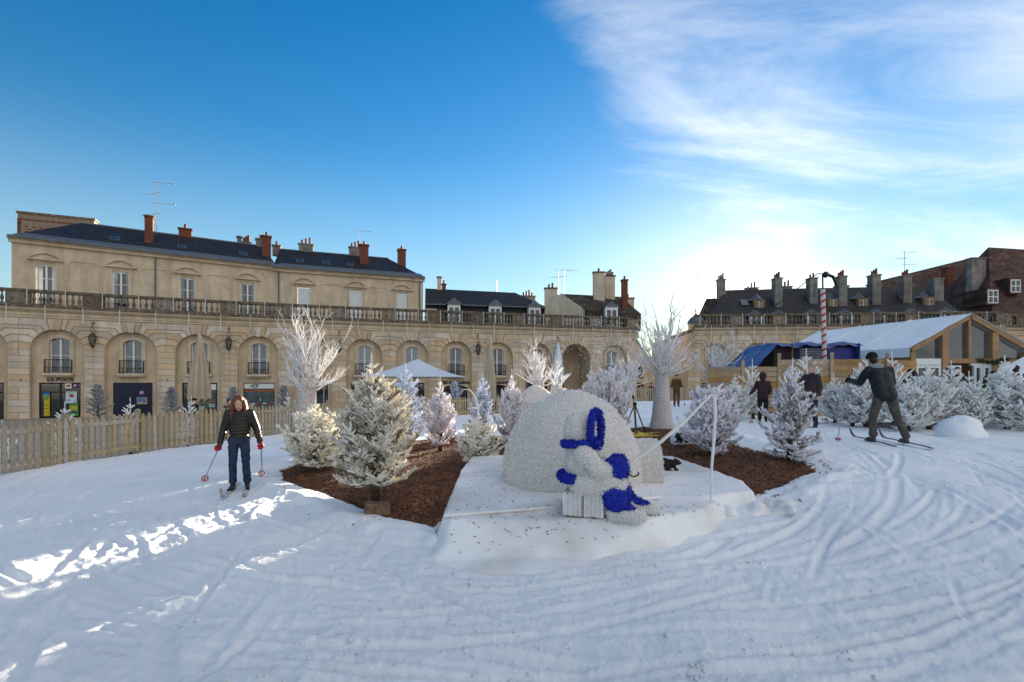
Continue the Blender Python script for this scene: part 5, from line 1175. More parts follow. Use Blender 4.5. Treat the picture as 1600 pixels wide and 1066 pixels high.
# tips of firs beyond the left fence and tinsel trees by the shops
for px, d, h, lb in ((8, 10.6, 1.25, 'thin white fir behind the fence at the left edge'), (103, 13.5, 1.55, 'thin white fir behind the fence below the post office door'), (205, 15.5, 1.6, 'thin white fir behind the fence before the cash machine'),
                     (296, 16.5, 1.65, 'thin white fir behind the fence before the man with the beret'), (452, 19.5, 1.75, 'thin white fir behind the fence right of the girl')):
    fir('airy', FL_WHITE, gx(px, d), d, h+0.35, lb, z=-0.75, wscale=1.0, group='firs behind the left fence')
for px, d, h, lb in ((153, 32.5, 2.4, 'silver tinsel tree between the post office and the cash machine'), (268, 34.0, 2.2, 'silver tinsel tree right of the cash machine'), (365, 36.0, 2.2, 'silver tinsel tree left of the driving school window'),
                     (444, 37.5, 2.3, 'silver tinsel tree right of the driving school window'), (711, 40, 2.6, 'bluish tinsel tree under the right end of the open parasol')):
    fir('tinsel', SILVER if px != 711 else FL_BLUE, gx(px, d), d, h, lb, z=BASE, cat='tinsel tree', group='tinsel trees by the arcade')

# ================================================================== WRAPPED BARE TREES
def bare_tree(name, label, x, y, z, trunk_h, r0, r1, crown_h, crown_r, seed, nmain=26, up=0.62):
    rs = random.Random(seed); t = thing(name, label, 'tree', (x, y, z), 0, 'bare trees wrapped in white')
    prof = []
    for k in range(26):
        u = k/25; r = r1+(r0-r1)*(1-u)**2.2; prof.append((r*(1+0.02*math.sin(k*2.3)), -0.1+u*(trunk_h+0.1)))
    mb = MB().lathe(prof, 18); me = mb.mesh('trunk', True)
    for v in me.vertices:
        n = mnoise.noise(Vector(v.co)*9); v.co.x *= 1+0.06*n; v.co.y *= 1+0.06*n
    obj('trunk', me, FLOCKT, t)
    bm = MB(); cnt = [0]
    def grow(p, d, l, r, lev):
        pts = [p]; n = 4; rr = [r]
        for k in range(n):
            d = (d+Vector((rs.uniform(-1, 1), rs.uniform(-1, 1), rs.uniform(-0.5, 0.9)))*0.26).normalized(); pts.append(pts[-1]+d*l/n); rr.append(r*(1-0.62*(k+1)/n))
        bm.tube(pts, rr, 5, True); cnt[0] += 1
        if lev < 3:
            for q in range(5 if lev < 2 else 4):
                i = rs.randint(1, n); u = (d+Vector((rs.uniform(-1, 1), rs.uniform(-1, 1), rs.uniform(-0.3, 0.9)))*0.75).normalized()
                grow(pts[i], u, l*rs.uniform(0.38, 0.62), rr[i]*0.75, lev+1)
    for i in range(nmain):
        a = i*2.4+rs.uniform(-0.5, 0.5); f = i/nmain; e = max(-0.2, min(1.48, R(4+76*f**up)+rs.uniform(-0.28, 0.28)))
        d = Vector((math.cos(a)*math.cos(e), math.sin(a)*math.cos(e), math.sin(e))); l = (crown_r*math.cos(e)+crown_h*math.sin(e)**2)*rs.uniform(0.4, 1.0)*0.86
        grow(Vector((math.cos(a)*r1*0.6, math.sin(a)*r1*0.6, trunk_h*(0.84+0.16*f))), d, l, 0.036*(crown_h/2.4)**0.5, 1)
    for i in range(4):
        a = i*1.7+seed; e = R(rs.uniform(66, 86)); grow(Vector((0, 0, trunk_h*0.95)), Vector((math.cos(a)*math.cos(e), math.sin(a)*math.cos(e), math.sin(e))), crown_h*rs.uniform(0.55, 0.9), r1*rs.uniform(0.25, 0.4), 1)
    bm.build('crown', FLOCKB, t, smooth=True)
    return t
bare_tree('wrapped_tree', 'tall white bare tree with a thick wrapped trunk, left of the big fir', gx(480, 10.4), 10.4, 0.0, 1.78, 0.25, 0.185, 1.28, 0.62, 5, 32)
bare_tree('wrapped_tree', 'white bare tree with a flared wrapped trunk, behind the fishing rod', gx(1034, 14.0), 14.0, mz(gx(1034, 14), 14)-0.05, 1.85, 0.38, 0.19, 1.75, 1.15, 8, 28, 0.8)
bare_tree('wrapped_tree', 'small white bare tree behind the rear igloo', gx(842, 20.5), 20.5, 0.1, 1.75, 0.3, 0.22, 1.5, 1.15, 11, 18)
bare_tree('wrapped_tree', 'white bare tree behind the plank fence, below the sun', gx(1124, 22), 22, 0.3, 1.75, 0.3, 0.2, 1.7, 1.3, 14, 18)
bare_tree('wrapped_tree', 'white bare tree in the distance left of the wrapped trunk by the fishing rod', gx(985, 24), 24, 0.25, 1.5, 0.3, 0.22, 1.5, 1.0, 17, 14)

# ================================================================== ICE-FISHING DISPLAY
PZ = 0.32
UP = [(-0.72, 4.98), (0.6, 5.22), (1.75, 5.75), (2.2, 5.70), (3.02, 6.05), (3.2, 6.7), (3.15, 7.4), (2.98, 9.0), (1.4, 9.4), (-0.75, 9.0), (-0.80, 7.6)]
LOW = [(-0.66, 4.62), (-0.2, 4.46), (0.35, 4.42), (0.8, 4.55), (1.35, 4.85), (2.05, 5.2), (2.5, 5.72), (2.2, 5.85), (0.6, 5.5), (-0.72, 5.3)]
pl = thing('display_platform', 'low white cloth-covered platform under the igloo and the seated figure', 'platform', (1.0, 6.6, 0.0))
def deck_z(X, Y):
    su = sdist(UP, X, Y); sl_ = sdist(LOW, X, Y)
    zu = PZ*ss(-0.09, 0.03, su+0.02*vnoise(X*9, Y*9, 41)); zl = np.maximum(0.03, 0.285-0.62*np.maximum(0, 4.93-Y))*ss(-0.14, 0.06, sl_+0.05*vnoise(X*5, Y*5, 42))
    return np.maximum(zu, zl)+0.014*vnoise(X*3, Y*3, 43)+0.010*vnoise(X*8, Y*8, 44)*ss(0.2, -0.1, np.maximum(su, sl_)), np.maximum(su, sl_)
def build_deck():
    xs = np.arange(-1.15, 3.55, 0.035); ys = np.arange(4.0, 9.75, 0.035); X, Y = np.meshgrid(xs, ys); Z, sd = deck_z(X, Y); Z = Z-0.12*ss(-0.12, -0.28, sd)
    idx = np.arange(X.size).reshape(X.shape); F = np.stack([idx[:-1, :-1], idx[:-1, 1:], idx[1:, 1:], idx[1:, :-1]], -1).reshape(-1, 4); F = F[(sd.ravel()[F] > -0.30).all(1)]
    mb = MB(); mb.v = np.stack([X-1.0, Y-6.6, Z], -1).reshape(-1, 3).tolist(); mb.f = F.tolist(); mb.build('cloth_cover', SHEET, pl, smooth=True)
build_deck()
MB().tube([(-0.7-1, 4.98-6.6, PZ-0.02), (0.2-1, 5.16-6.6, PZ+0.002), (1.0-1, 5.42-6.6, PZ+0.0), (1.75-1, 5.75-6.6, PZ-0.01)], 0.018, 6).build('cloth_seam', SHEET, pl)
cb = MB(); r2 = random.Random(4)
for k in range(46):
    a = r2.uniform(0, 6.28); q = r2.random(); cx_, cy_ = 2.95+r2.uniform(-0.45, 0.35), 6.0+r2.uniform(-0.35, 0.2); cb.ball((cx_-1, cy_-6.6, 0.08+r2.uniform(0, 0.12)), (r2.uniform(0.05, 0.13), r2.uniform(0.05, 0.12), r2.uniform(0.03, 0.07)), 8, 6)
obj('bunched_cloth', remesh(cb, 0.025, 3, 'bunched_cloth'), SHEET, pl)
# scattered leaf bits on the cloth
lf = MB()
for k in range(420):
    x, y = r2.uniform(-0.65, 2.4), r2.uniform(4.6, 7.2)
    if r2.random() < 0.5: y = r2.gauss(5.0, 0.25)
    inn = inside(UP, np.array([x]), np.array([y]))[0]; lo = inside(LOW, np.array([x]), np.array([y]))[0]
    if not (inn or lo): continue
    if math.hypot(x-0.84, y-6.9) < 1.03: continue
    z = float(deck_z(np.array([x]), np.array([y]))[0][0])+0.004; a = r2.uniform(0, 6.28); s = r2.uniform(0.006, 0.019)
    u = Vector((math.cos(a), math.sin(a), r2.uniform(-0.2, 0.2)))*s; v = Vector((-math.sin(a), math.cos(a), r2.uniform(-0.2, 0.2)))*s*0.5; c = Vector((x, y, z))
    lf.add([c-u, c-v, c+u, c+v, c+Vector((0, 0, 0.006))], [(0, 1, 4), (1, 2, 4), (2, 3, 4), (3, 0, 4)])
tag(lf.build('leaf_litter', CHIP), 'brown bark crumbs scattered over the white platform cloth', 'bark crumbs', kind='stuff')
def fuzz(me, n, ln, m, parent, name, seed=0, wdt=0.006, mtx=None, flat=False):
    """short tinsel strips standing on a surface"""
    rs = np.random.RandomState(seed); me.calc_loop_triangles(); nv = len(me.vertices)
    co = np.zeros(nv*3, np.float32); me.vertices.foreach_get('co', co); co = co.reshape(-1, 3)
    tri = np.zeros(len(me.loop_triangles)*3, np.int32); me.loop_triangles.foreach_get('vertices', tri); tri = tri.reshape(-1, 3)
    a, b, c = co[tri[:, 0]], co[tri[:, 1]], co[tri[:, 2]]; nn = np.cross(b-a, c-a); ar = np.linalg.norm(nn, axis=1); nn /= ar[:, None]+1e-12
    i = rs.choice(len(tri), n, p=ar/ar.sum()); u = rs.rand(n, 1); v = rs.rand(n, 1); f = u+v > 1; u = np.where(f, 1-u, u); v = np.where(f, 1-v, v)
    p = a[i]+(b-a)[i]*u+(c-a)[i]*v; d = nn[i]*rs.uniform(0.35, 1.0, (n, 1))+rs.normal(size=(n, 3))*0.55; d /= np.linalg.norm(d, axis=1)[:, None]
    s = np.cross(d, rs.normal(size=(n, 3))); s /= np.linalg.norm(s, axis=1)[:, None]+1e-9; l = ln*rs.uniform(0.5, 1.2, (n, 1))
    V = np.stack([p-nn[i]*0.004-s*wdt, p-nn[i]*0.004+s*wdt, p+d*l+s*wdt*0.6, p+d*l-s*wdt*0.6], 1).reshape(-1, 3); mb = MB(); mb.v = V.tolist(); mb.f = (np.arange(n*4).reshape(-1, 4)).tolist()
    o = mb.build(name, m, parent); o['kind'] = 'stuff'; return o
def igloo(name, label, x, y, z, r, h, tunnel, seed, nf):
    t = thing(name, label, 'igloo', (x, y, z))
    prof = [(r*1.0, -0.03)]+[(r*math.cos(q*PI/2/110)*(1+0.004*math.sin(q*1.35)), h*math.sin(q*PI/2/110)) for q in range(110)]+[(0.02, h+0.02)]
    prof[1:] = [(rr, zz) for rr, zz in prof[1:]]
    mb = MB().lathe(prof, 72); me = mb.mesh('dome', True)
    for v in me.vertices:
        n = mnoise.noise(Vector(v.co)*3+Vector((seed, 0, 0)))*0.02; v.co += Vector(v.co).normalized()*n
    obj('dome', me, GARL, t); fuzz(me, nf, 0.022, GARLF, t, 'dome_tinsel', seed, 0.006)
    if tunnel:
        mb = MB(); w2, hh, x0, x1 = 0.36, 0.55, r*0.72, r+0.22; n = 14
        def sec(xx, k): return [(xx, -k*w2*math.cos(PI*q/n), hh*k*(math.sin(PI*q/n))**0.8) for q in range(n+1)]
        A, B, C_, D = sec(x0, 1.0), sec(x1, 1.0), sec(x1, 0.66), sec(x0, 0.66); P = A+B+C_+D; m = n+1
        for s0 in (0, 1, 2):
            for q in range(n): mb.f.append((s0*m+q, (s0+1)*m+q, (s0+1)*m+q+1, s0*m+q+1))
        mb.v = P; me = mb.mesh('entrance_tunnel'); o = obj('entrance_tunnel', me, GARL, t); fuzz(me, 2600, 0.024, GARLF, t, 'tunnel_tinsel', seed+1, 0.006)
    return t
igloo('igloo', 'large white tinsel igloo on the cloth platform behind the seated figure', 0.84, 6.9, PZ, 0.985, 1.24, True, 2, 14000)
igloo('igloo', 'small white tinsel igloo in the rear, left behind the large one', gx(838, 12.6), 12.6, mz(0.63, 12.6), 0.72, 1.55, False, 5, 7000)
def fisher():
    """seated ice fisher made of tinsel, facing right"""
    t = thing('ice_fisher_figure', 'white tinsel figure in a hood with blue trim, seated and fishing', 'figure', (0.74, 5.14, PZ-0.035), -0.30)
    z = 0.0
    b = MB()
    b.ball((0.0, 0.0, 0.40), (0.19, 0.2, 0.16)); b.ball((0.0, 0, 0.55), (0.20, 0.2, 0.18)); b.ball((0.03, 0, 0.66), (0.17, 0.19, 0.14))       # trunk
    b.ball((-0.05, 0, 0.90), (0.155, 0.16, 0.18)); b.cap((-0.04, 0, 0.72), (-0.03, 0, 0.9), 0.14, 0.15)                                  # hood
    for s in (-1, 1):
        b.cap((0.02, s*0.12, 0.34), (0.36, s*0.13, 0.35), 0.135, 0.115); b.cap((0.36, s*0.13, 0.33), (0.44+0.05*s, s*0.13, 0.08), 0.10, 0.075)   # legs
        b.cap((0.40+0.05*s, s*0.13, 0.06), (0.66+0.06*s, s*0.15, 0.05), 0.085, 0.07)                                                 # boots
        b.cap((0.05, s*0.18, 0.66), (0.20, s*0.21, 0.50), 0.095, 0.085); b.cap((0.20, s*0.21, 0.50), (0.40, s*0.08, 0.50), 0.085, 0.075)   # arms
        b.ball((0.47, s*0.045, 0.50), (0.075, 0.06, 0.07))
    me = remesh(b, 0.018, 3, 'body'); obj('body', me, GARL, t); fuzz(me, 10000, 0.017, GARLF, t, 'body_tinsel', 3, 0.004)
    def trim(mb, name, n, vox=0.012):
        m = remesh(mb, vox, 1, name); o = obj(name, m, BLUEG, t); fuzz(m, n, 0.020, BLUEG, o, name+'_tinsel', 9, 0.005)
    # oval rim of the hood opening (faces right), band under the hood
    mb = MB(); pts = []
    for q in range(25):
        a = 2*PI*q/24; nx_, ny_ = math.cos(-0.28), math.sin(-0.28); pts.append((0.135*nx_-ny_*0.135*math.sin(a)+0.02, 0.13*ny_+nx_*0.135*math.sin(a), 0.885+0.195*math.cos(a)))
    mb.tube(pts, 0.038, 8, False); trim(mb, 'hood_rim', 2200)
    mb = MB(); pts = [(0.0+0.185*math.cos(PI*(0.12+1.76*q/14)), 0.18*math.sin(PI*(0.12+1.76*q/14)), 0.735+0.02*abs(q-7)/7) for q in range(15)]; mb.tube(pts, 0.042, 8); trim(mb, 'hood_band', 1600)
    mb = MB(); pts = [(0.0+0.215*math.cos(PI*(0.55+0.9*q/12)), 0.215*math.sin(PI*(0.55+0.9*q/12)), 0.40-0.01*q/12) for q in range(13)]; mb.tube(pts, 0.052, 8); trim(mb, 'jacket_hem', 1400)
    for s in (-1, 1):
        mb = MB(); mb.cap((0.335, s*0.105, 0.50), (0.395, s*0.08, 0.50), 0.112, 0.108); mb.box((0.365, s*0.10, 0.5), (0.12, 0.2, 0.23)); trim(mb, 'cuff', 1000)
        mb = MB(); mb.cap((0.345, s*0.13, 0.27), (0.39+0.02*s, s*0.13, 0.18), 0.132, 0.124); trim(mb, 'boot_cuff', 1200)
        mb = MB(); mb.tube([(0.43+0.02*s, s*0.13, 0.20), (0.47+0.04*s, s*0.135, 0.14), (0.56+0.06*s, s*0.14, 0.105), (0.62+0.06*s, s*0.14, 0.10)], [0.07, 0.062, 0.05, 0.035], 8); trim(mb, 'boot_lace', 700)
    MB().tube([(0.47, -0.13, 0.50), (0.50, -0.135, 0.455), (0.54, -0.135, 0.44), (0.58, -0.13, 0.46), (0.585, -0.125, 0.49)], 0.008, 5).build('reel_crank', BLACK, t)
    c = thing('wicker_chest', 'white wrapped wicker chest the tinsel figure sits on', 'chest', (0.77, 5.12, PZ-0.03), -0.30)
    mb = MB().b2(-0.195, 0.195, -0.16, 0.16, 0.0, 0.245); o = mb.build('box', mat('chest_wicker', (0.42, 0.33, 0.26), 0.9, 0.3, 30, 0.8, 60), c)
    r3 = random.Random(2); st = MB()
    for k in range(30):
        x = -0.19+0.38*k/29
        if abs(x) < 0.012: continue
        st.box((x, -0.166, 0.125), (0.0075, 0.012, 0.235+r3.uniform(-0.02, 0.01))); st.box((x, 0, 0.248), (0.0075, 0.315, 0.006))
    for k in range(22):
        y = -0.155+0.31*k/21
        for s in (-1, 1): st.box((s*0.2, y, 0.125), (0.012, 0.009, 0.235))
    so = st.build('white_straps', GARLF, c); so['kind'] = 'stuff'
    r = thing('fishing_rod', 'cream fishing rod with a thick white line hanging from its bent tip', 'fishing rod', (1.2, 5.1, PZ+0.42))
    MB().tube([(-0.02, -0.03, 0.03), (0.4, 0.1, 0.30), (0.75, 0.24, 0.55), (1.02, 0.32, 0.79)], [0.024, 0.02, 0.016, 0.012], 8).build('rod', CREAMR, r)
    MB().tube([(-0.02, -0.05, 0.05), (0.35, 0.05, 0.27), (0.7, 0.20, 0.50), (0.99, 0.31, 0.77)], 0.007, 5).build('line_guide', WHITE, r)
    pts = [(1.02, 0.32, 0.79), (1.06, 0.33, 0.77), (1.07, 0.33, 0.6), (1.055, 0.33, 0.3), (1.03, 0.33, 0.0), (1.02, 0.33, -0.40)]
    MB().tube(pts, [0.014, 0.016, 0.018, 0.017, 0.015, 0.012], 7).build('fishing_line', FLOCKB, r)
fisher()
def black_animal(x, y, z, rz, s, label, up=0.0):
    t = thing('black_animal_figure', label, 'animal figure', (x, y, z), rz, 'small black animal figures')
    b = MB()
    b.ball((-0.09, 0, 0.10+up*0.02), (0.095, 0.075, 0.09)); b.ball((0.0, 0, 0.095+up*0.07), (0.09, 0.065, 0.075)); b.ball((0.09, 0, 0.125+up*0.15), (0.058, 0.052, 0.052)); b.ball((0.135, 0, 0.108+up*0.15), (0.035, 0.032, 0.027))
    for s_ in (-1, 1):
        b.cap((0.05, s_*0.04, 0.09), (0.075, s_*0.045, 0.02), 0.027, 0.018); b.cap((0.075, s_*0.045, 0.012), (0.115, s_*0.05, 0.012), 0.017, 0.013)
        b.ball((-0.07, s_*0.055, 0.06), (0.06, 0.03, 0.055)); b.cap((-0.06, s_*0.065, 0.015), (0.0, s_*0.07, 0.012), 0.018, 0.014); b.ball((0.075, s_*0.04, 0.172+up*0.15), (0.014, 0.012, 0.018))
    b.tube([(-0.17, 0, 0.09), (-0.19, 0.02, 0.05), (-0.185, 0.04, 0.015)], [0.022, 0.017, 0.01], 7)
    obj('body', remesh(b, 0.011, 2), FUR, t, scale=(s, s, s))
    MB().ball((0.168, 0, 0.115+up*0.15), 0.010, 8, 6).build('nose', BLACK, t, scale=(s, s, s))
black_animal(gx(1047, 7.5), 7.5, PZ+0.005, -0.15, 1.0, 'small black animal figure crouching on the white platform beside the igloo entrance')
black_animal(gx(1098, 10.6), 10.6, ztf(4.2, 10.6)+0.52, 2.4, 1.5, 'black animal figure sitting up behind the round lilac bush', 0.5)
black_animal(gx(1110, 10.8), 10.8, ztf(4.3, 10.8)+0.40, 0.6, 1.3, 'black animal figure right behind the sitting one, half hidden by the bush')
black_animal(gx(1066, 10.2), 10.2, ztf(3.6, 10.2)+0.14, 3.6, 1.2, 'black animal figure left of the round lilac bush, crossed by the rod')
mb = MB()
for k in range(3): mb.ball((gx(1098, 10.8)+(-0.35+0.2*k)-4.2, 10.75-10.8, 0.1+0.13*k), (0.4, 0.35, 0.28), 12, 8)
tag(obj('snow_heap', remesh(mb, 0.04, 3, 'snow_heap'), SNOW, None, (4.2, 10.8, ztf(4.2, 10.8)-0.05)), 'low bank of snow behind the round lilac bush, carrying black animal figures', 'snow heap')
mb = MB().ball((0, 0, 0.0), (0.47, 0.42, 0.44), 24, 16); me = mb.mesh('snow_heap', True)
for v in me.vertices:
    n = mnoise.noise(Vector(v.co)*4)*0.07+mnoise.noise(Vector(v.co)*11)*0.025; v.co += Vector(v.co).normalized()*n
x = gx(1500, 11.0); tag(obj('snow_heap', me, SNOW, None, (x, 11.0, ztf(x, 11)+0.03)), 'rounded heap of white snow before the firs at the right', 'snow heap')
st = MB().prism([(-0.15, 0), (0.16, -0.02), (0.17, 0.16), (-0.13, 0.2)], -0.1, 0.1); x = gx(586, 6.3)
tag(st.build('tree_stand_block', WOOD, None, (x+0.02, 6.28, mz(x, 6.3)-0.03), 0.35), 'split wooden block at the foot of the big greyish green fir', 'wood block')
#@@PART4@@
# ================================================================== PEOPLE
def hand_solids(b, wrist, d, side, s=1.0, up=Vector((0, 0, 1))):
    """closed hand: palm, four curled fingers of different length, thumb from the side of the palm"""
    w = Vector(wrist); d = Vector(d).normalized(); u = side - d*side.dot(d); u.normalize(); n = d.cross(u)
    c = w+d*0.05*s; b.cap(w, w+d*0.055*s, 0.026*s, 0.036*s); b.ball(c+d*0.015*s, 0.04*s, 10, 8)
    for k, l in enumerate((0.034, 0.040, 0.037, 0.029)):
        r = c+d*0.03*s+u*(0.030-0.02*k)*s; k1 = r+d*l*0.7*s+n*0.01*s; k2 = k1+n*l*0.75*s-d*0.008*s; k3 = k2-d*l*0.7*s
        b.cap(r, k1, 0.0105*s, 0.010*s, 7); b.cap(k1, k2, 0.010*s, 0.0095*s, 7); b.cap(k2, k3, 0.0095*s, 0.009*s, 7)
    t0 = w+d*0.03*s+u*0.03*s; t1 = t0+u*0.02*s+d*0.025*s+n*0.02*s; t2 = t1+n*0.022*s+d*0.012*s-u*0.012*s; b.cap(t0, t1, 0.013*s, 0.012*s, 7); b.cap(t1, t2, 0.012*s, 0.010*s, 7)
def ruffle(me, f):
    n = len(me.vertices); co = np.zeros(n*3, np.float32); no = np.zeros(n*3, np.float32); me.vertices.foreach_get('co', co); me.vertices.foreach_get('normal', no)
    d = np.array([f(Vector(c)) for c in co.reshape(-1, 3)], np.float32); me.vertices.foreach_set('co', (co.reshape(-1, 3)+no.reshape(-1, 3)*d[:, None]).ravel()); me.update()
BASEJ = dict(pelvis=(0, 0, 0.95), waist=(0, 0, 1.08), chest=(0, 0.0, 1.29), neck=(0, 0.005, 1.47), head=(0, -0.01, 1.62),
             sl=(0.18, 0, 1.41), sr=(-0.18, 0, 1.41), el=(0.24, 0.02, 1.13), er=(-0.24, 0.02, 1.13), wl=(0.25, -0.06, 0.88), wr=(-0.25, -0.06, 0.88),
             hl=(0.09, 0, 0.92), hr=(-0.09, 0, 0.92), kl=(0.10, -0.02, 0.50), kr=(-0.10, -0.02, 0.50), al=(0.10, 0.02, 0.09), ar=(-0.10, 0.02, 0.09), tl=(0.11, -0.15, 0.035), tr=(-0.11, -0.15, 0.035))
def person(label, loc, rz, h, pose=None, jacket=COATB, trousers=NAVYC, shoes=BOOT, hair=HAIR_D, hat=None, hood=None, gloves=None, puffer=False, long_hair=False, detail=1.0, face=False, look=(0, 0), group=None, bulk=1.0):
    """faces -Y in its own frame; joints in metres for a 1.75 m figure, scaled to h"""
    k = h/1.75; J = {n: Vector(p)*k for n, p in {**BASEJ, **(pose or {})}.items()}; vx = 0.011/detail
    t = thing('person', label, 'person', loc, rz, group)
    hm = Euler((look[0], 0, look[1])).to_matrix(); hc = J['head']; K = min(1.0, k*1.08) if k < 0.95 else k
    def hp(p): return hc+hm @ (Vector(p)*K)
    b = MB()
    b.ball(hp((0, 0.01, 0.03)), (0.077*K, 0.094*K, 0.105*K), 16, 12, hm); b.ball(hp((0, -0.02, -0.05)), (0.058*K, 0.066*K, 0.075*K), 14, 10, hm); b.cap(hp((0, -0.035, -0.095)), hp((0, -0.05, -0.10)), 0.03*K, 0.026*K)
    b.cap(hp((0, -0.086, 0.015)), hp((0, -0.105, -0.022)), 0.010*K, 0.016*K, 8)                                    # nose
    for s in (-1, 1): b.ball(hp((s*0.08, 0.015, -0.005)), (0.014*K, 0.022*K, 0.032*K), 8, 6, hm); b.ball(hp((s*0.032, -0.074, 0.028)), (0.022*K, 0.016*K, 0.008*K), 8, 6, hm)
    b.cap(hp((-0.02, -0.078, -0.058)), hp((0.02, -0.078, -0.058)), 0.011*K, 0.011*K, 8)
    b.cap(J['neck']-Vector((0, 0, 0.06*k)), hp((0, 0.015, -0.04)), 0.055*k, 0.05*k)
    b.cap(J['neck']-Vector((0, 0, 0.08*k)), J['chest'], 0.09*k, 0.13*k); b.cap(J['chest'], J['waist'], 0.115*k, 0.095*k); b.cap(J['waist'], J['pelvis'], 0.10*k, 0.095*k)
    for s in 'lr':
        b.cap(J['s'+s], J['e'+s], 0.052*k, 0.042*k); b.cap(J['e'+s], J['w'+s], 0.042*k, 0.03*k); b.cap(J['chest']+Vector((0, 0, 0.07*k)), J['s'+s], 0.09*k, 0.055*k)
        b.cap(J['h'+s], J['k'+s], 0.085*k, 0.055*k); b.cap(J['k'+s], J['a'+s], 0.055*k, 0.035*k)
        d = (J['w'+s]-J['e'+s]); hand_solids(b, J['w'+s], d, Vector((0, -1, 0.3)), k if k > 0.9 else k*1.05)
    obj('body', remesh(b, vx, 2), SKIN, t)
    if face:
        for s in (-1, 1):
            MB().ball(hp((s*0.032, -0.084, 0.010)), (0.013*K, 0.006*K, 0.0065*K), 10, 6, hm).build('eye', WHITE, t); MB().ball(hp((s*0.032, -0.089, 0.010)), (0.006*K, 0.004*K, 0.006*K), 8, 6, hm).build('iris', BRONZE, t)
            MB().tube([hp((s*0.016, -0.089, 0.030)), hp((s*0.034, -0.089, 0.036)), hp((s*0.050, -0.080, 0.031))], 0.0035*K, 5).build('eyebrow', hair, t)
        MB().tube([hp((-0.022, -0.087, -0.058)), hp((0, -0.093, -0.057)), hp((0.022, -0.087, -0.058))], [0.003*K, 0.006*K, 0.003*K], 6).build('lips', REDPR, t)
    # jacket
    b = MB(); th = 0.028*k
    if puffer:
        for q in range(8):
            f = q/7; c = J['pelvis'].lerp(J['neck'], 0.02+0.86*f)+Vector((0, 0, 0.02*k)); wdt = (0.165+0.03*math.sin(f*PI))*k if q < 7 else 0.13*k
            b.ball(c, (wdt*1.02, wdt*0.76, 0.058*k), 20, 8)
        b.cap(J['pelvis']+Vector((0, 0, 0.05*k)), J['chest'], 0.115*k, 0.13*k, 14)
        for s in 'lr':
            for a, c, r1, r2 in (('s', 'e', 0.085, 0.072), ('e', 'w', 0.072, 0.055)):
                for q in range(5 if a == 's' else 4):
                    f = q/(5 if a == 's' else 3.4); b.ball(J[a+s].lerp(J[c+s], f), (r1+(r2-r1)*f)*k, 12, 8)
            b.cap(J['chest']+Vector((0, 0, 0.06*k)), J['s'+s], 0.105*k, 0.08*k)
        b.cap(J['neck']-Vector((0, 0, 0.03*k)), J['neck']+Vector((0, 0, 0.035*k)), 0.085*k, 0.08*k, 14)
    else:
        b.cap(J['neck']-Vector((0, 0, 0.03*k)), J['neck']+Vector((0, 0, 0.012*k)), 0.075*k, 0.065*k, 12)
        for sx_ in (-1, 1):
            o_ = Vector((sx_*0.055*k, 0, 0)); b.cap(J['chest']+o_, J['waist']+o_*0.9, 0.135*k*bulk, 0.128*k*bulk, 14); b.cap(J['waist']+o_, J['pelvis']+o_+Vector((0, 0, -0.04*k)), 0.128*k*bulk, 0.132*k*bulk, 14)
        for s in 'lr':
            b.cap(J['chest']+Vector((0, 0, 0.06*k)), J['s'+s], 0.115*k*bulk, 0.075*k*bulk); b.cap(J['s'+s], J['e'+s], 0.076*k*bulk, 0.064*k*bulk); b.cap(J['e'+s], J['e'+s].lerp(J['w'+s], 0.93), 0.064*k*bulk, 0.048*k*bulk)
    jm = remesh(b, vx*0.95, 2 if puffer else 4, 'jacket')
    if not puffer:
        ruffle(jm, lambda c: 0.012*k*mnoise.noise(c*11/k))
    obj('jacket', jm, jacket, t)
    # trousers
    b = MB(); b.cap(J['pelvis']+Vector((-0.05*k, 0, 0.0)), J['pelvis']+Vector((0.05*k, 0, 0.0)), 0.108*k, 0.108*k, 14); b.ball(J['pelvis']+Vector((0, 0.015*k, -0.04*k)), (0.15*k, 0.112*k, 0.11*k), 16, 10)
    for s in 'lr': b.cap(J['h'+s], J['k'+s], 0.100*k, 0.072*k, 12); b.cap(J['k'+s], J['a'+s]+Vector((0, 0, 0.05*k)), 0.072*k, 0.066*k, 12); b.ball(J['a'+s]+Vector((0, 0, 0.035*k)), (0.074*k, 0.08*k, 0.03*k))
    tm = remesh(b, vx*0.95, 3, 'trousers')
    ruffle(tm, lambda c: 0.012*k*mnoise.noise(Vector((c.x*9, c.y*9, c.z*16))/k))
    obj('trousers', tm, trousers, t)
    for s in 'lr':
        b = MB(); a, e = J['a'+s], J['t'+s]; b.cap(a+Vector((0, 0.0, 0.02*k)), a+Vector((0, 0, -0.03*k)), 0.05*k, 0.048*k); b.cap(a+Vector((0, 0.02*k, -0.04*k)), e, 0.046*k, 0.038*k); o = obj('shoe', remesh(b, vx*0.9, 2, 'shoe'), shoes, t)
        dv = (e-a); ang = math.atan2(dv.y, dv.x); c = (a+e)/2; MB().box((c.x, c.y, min(a.z, e.z)-0.035*k), (dv.length+0.10*k, 0.085*k, 0.022*k), rz=ang).build('sole', BLACK, o)
    if gloves:
        for s in 'lr':
            b = MB(); d = (J['w'+s]-J['e'+s]).normalized(); hand_solids(b, J['w'+s]-d*0.01*k, d, Vector((0, -1, 0.3)), 1.28*(k if k > 0.9 else k*1.05)); b.cap(J['w'+s]-d*0.055*k, J['w'+s]+d*0.01*k, 0.05*k, 0.042*k)
            o = obj('glove', remesh(b, vx*0.75, 1, 'glove'), gloves, t); b = MB(); c = J['w'+s]; b.tube([c-d*0.012*k, c+d*0.02*k], 0.047*k, 12); b.build('glove_strap', BLACK, o)
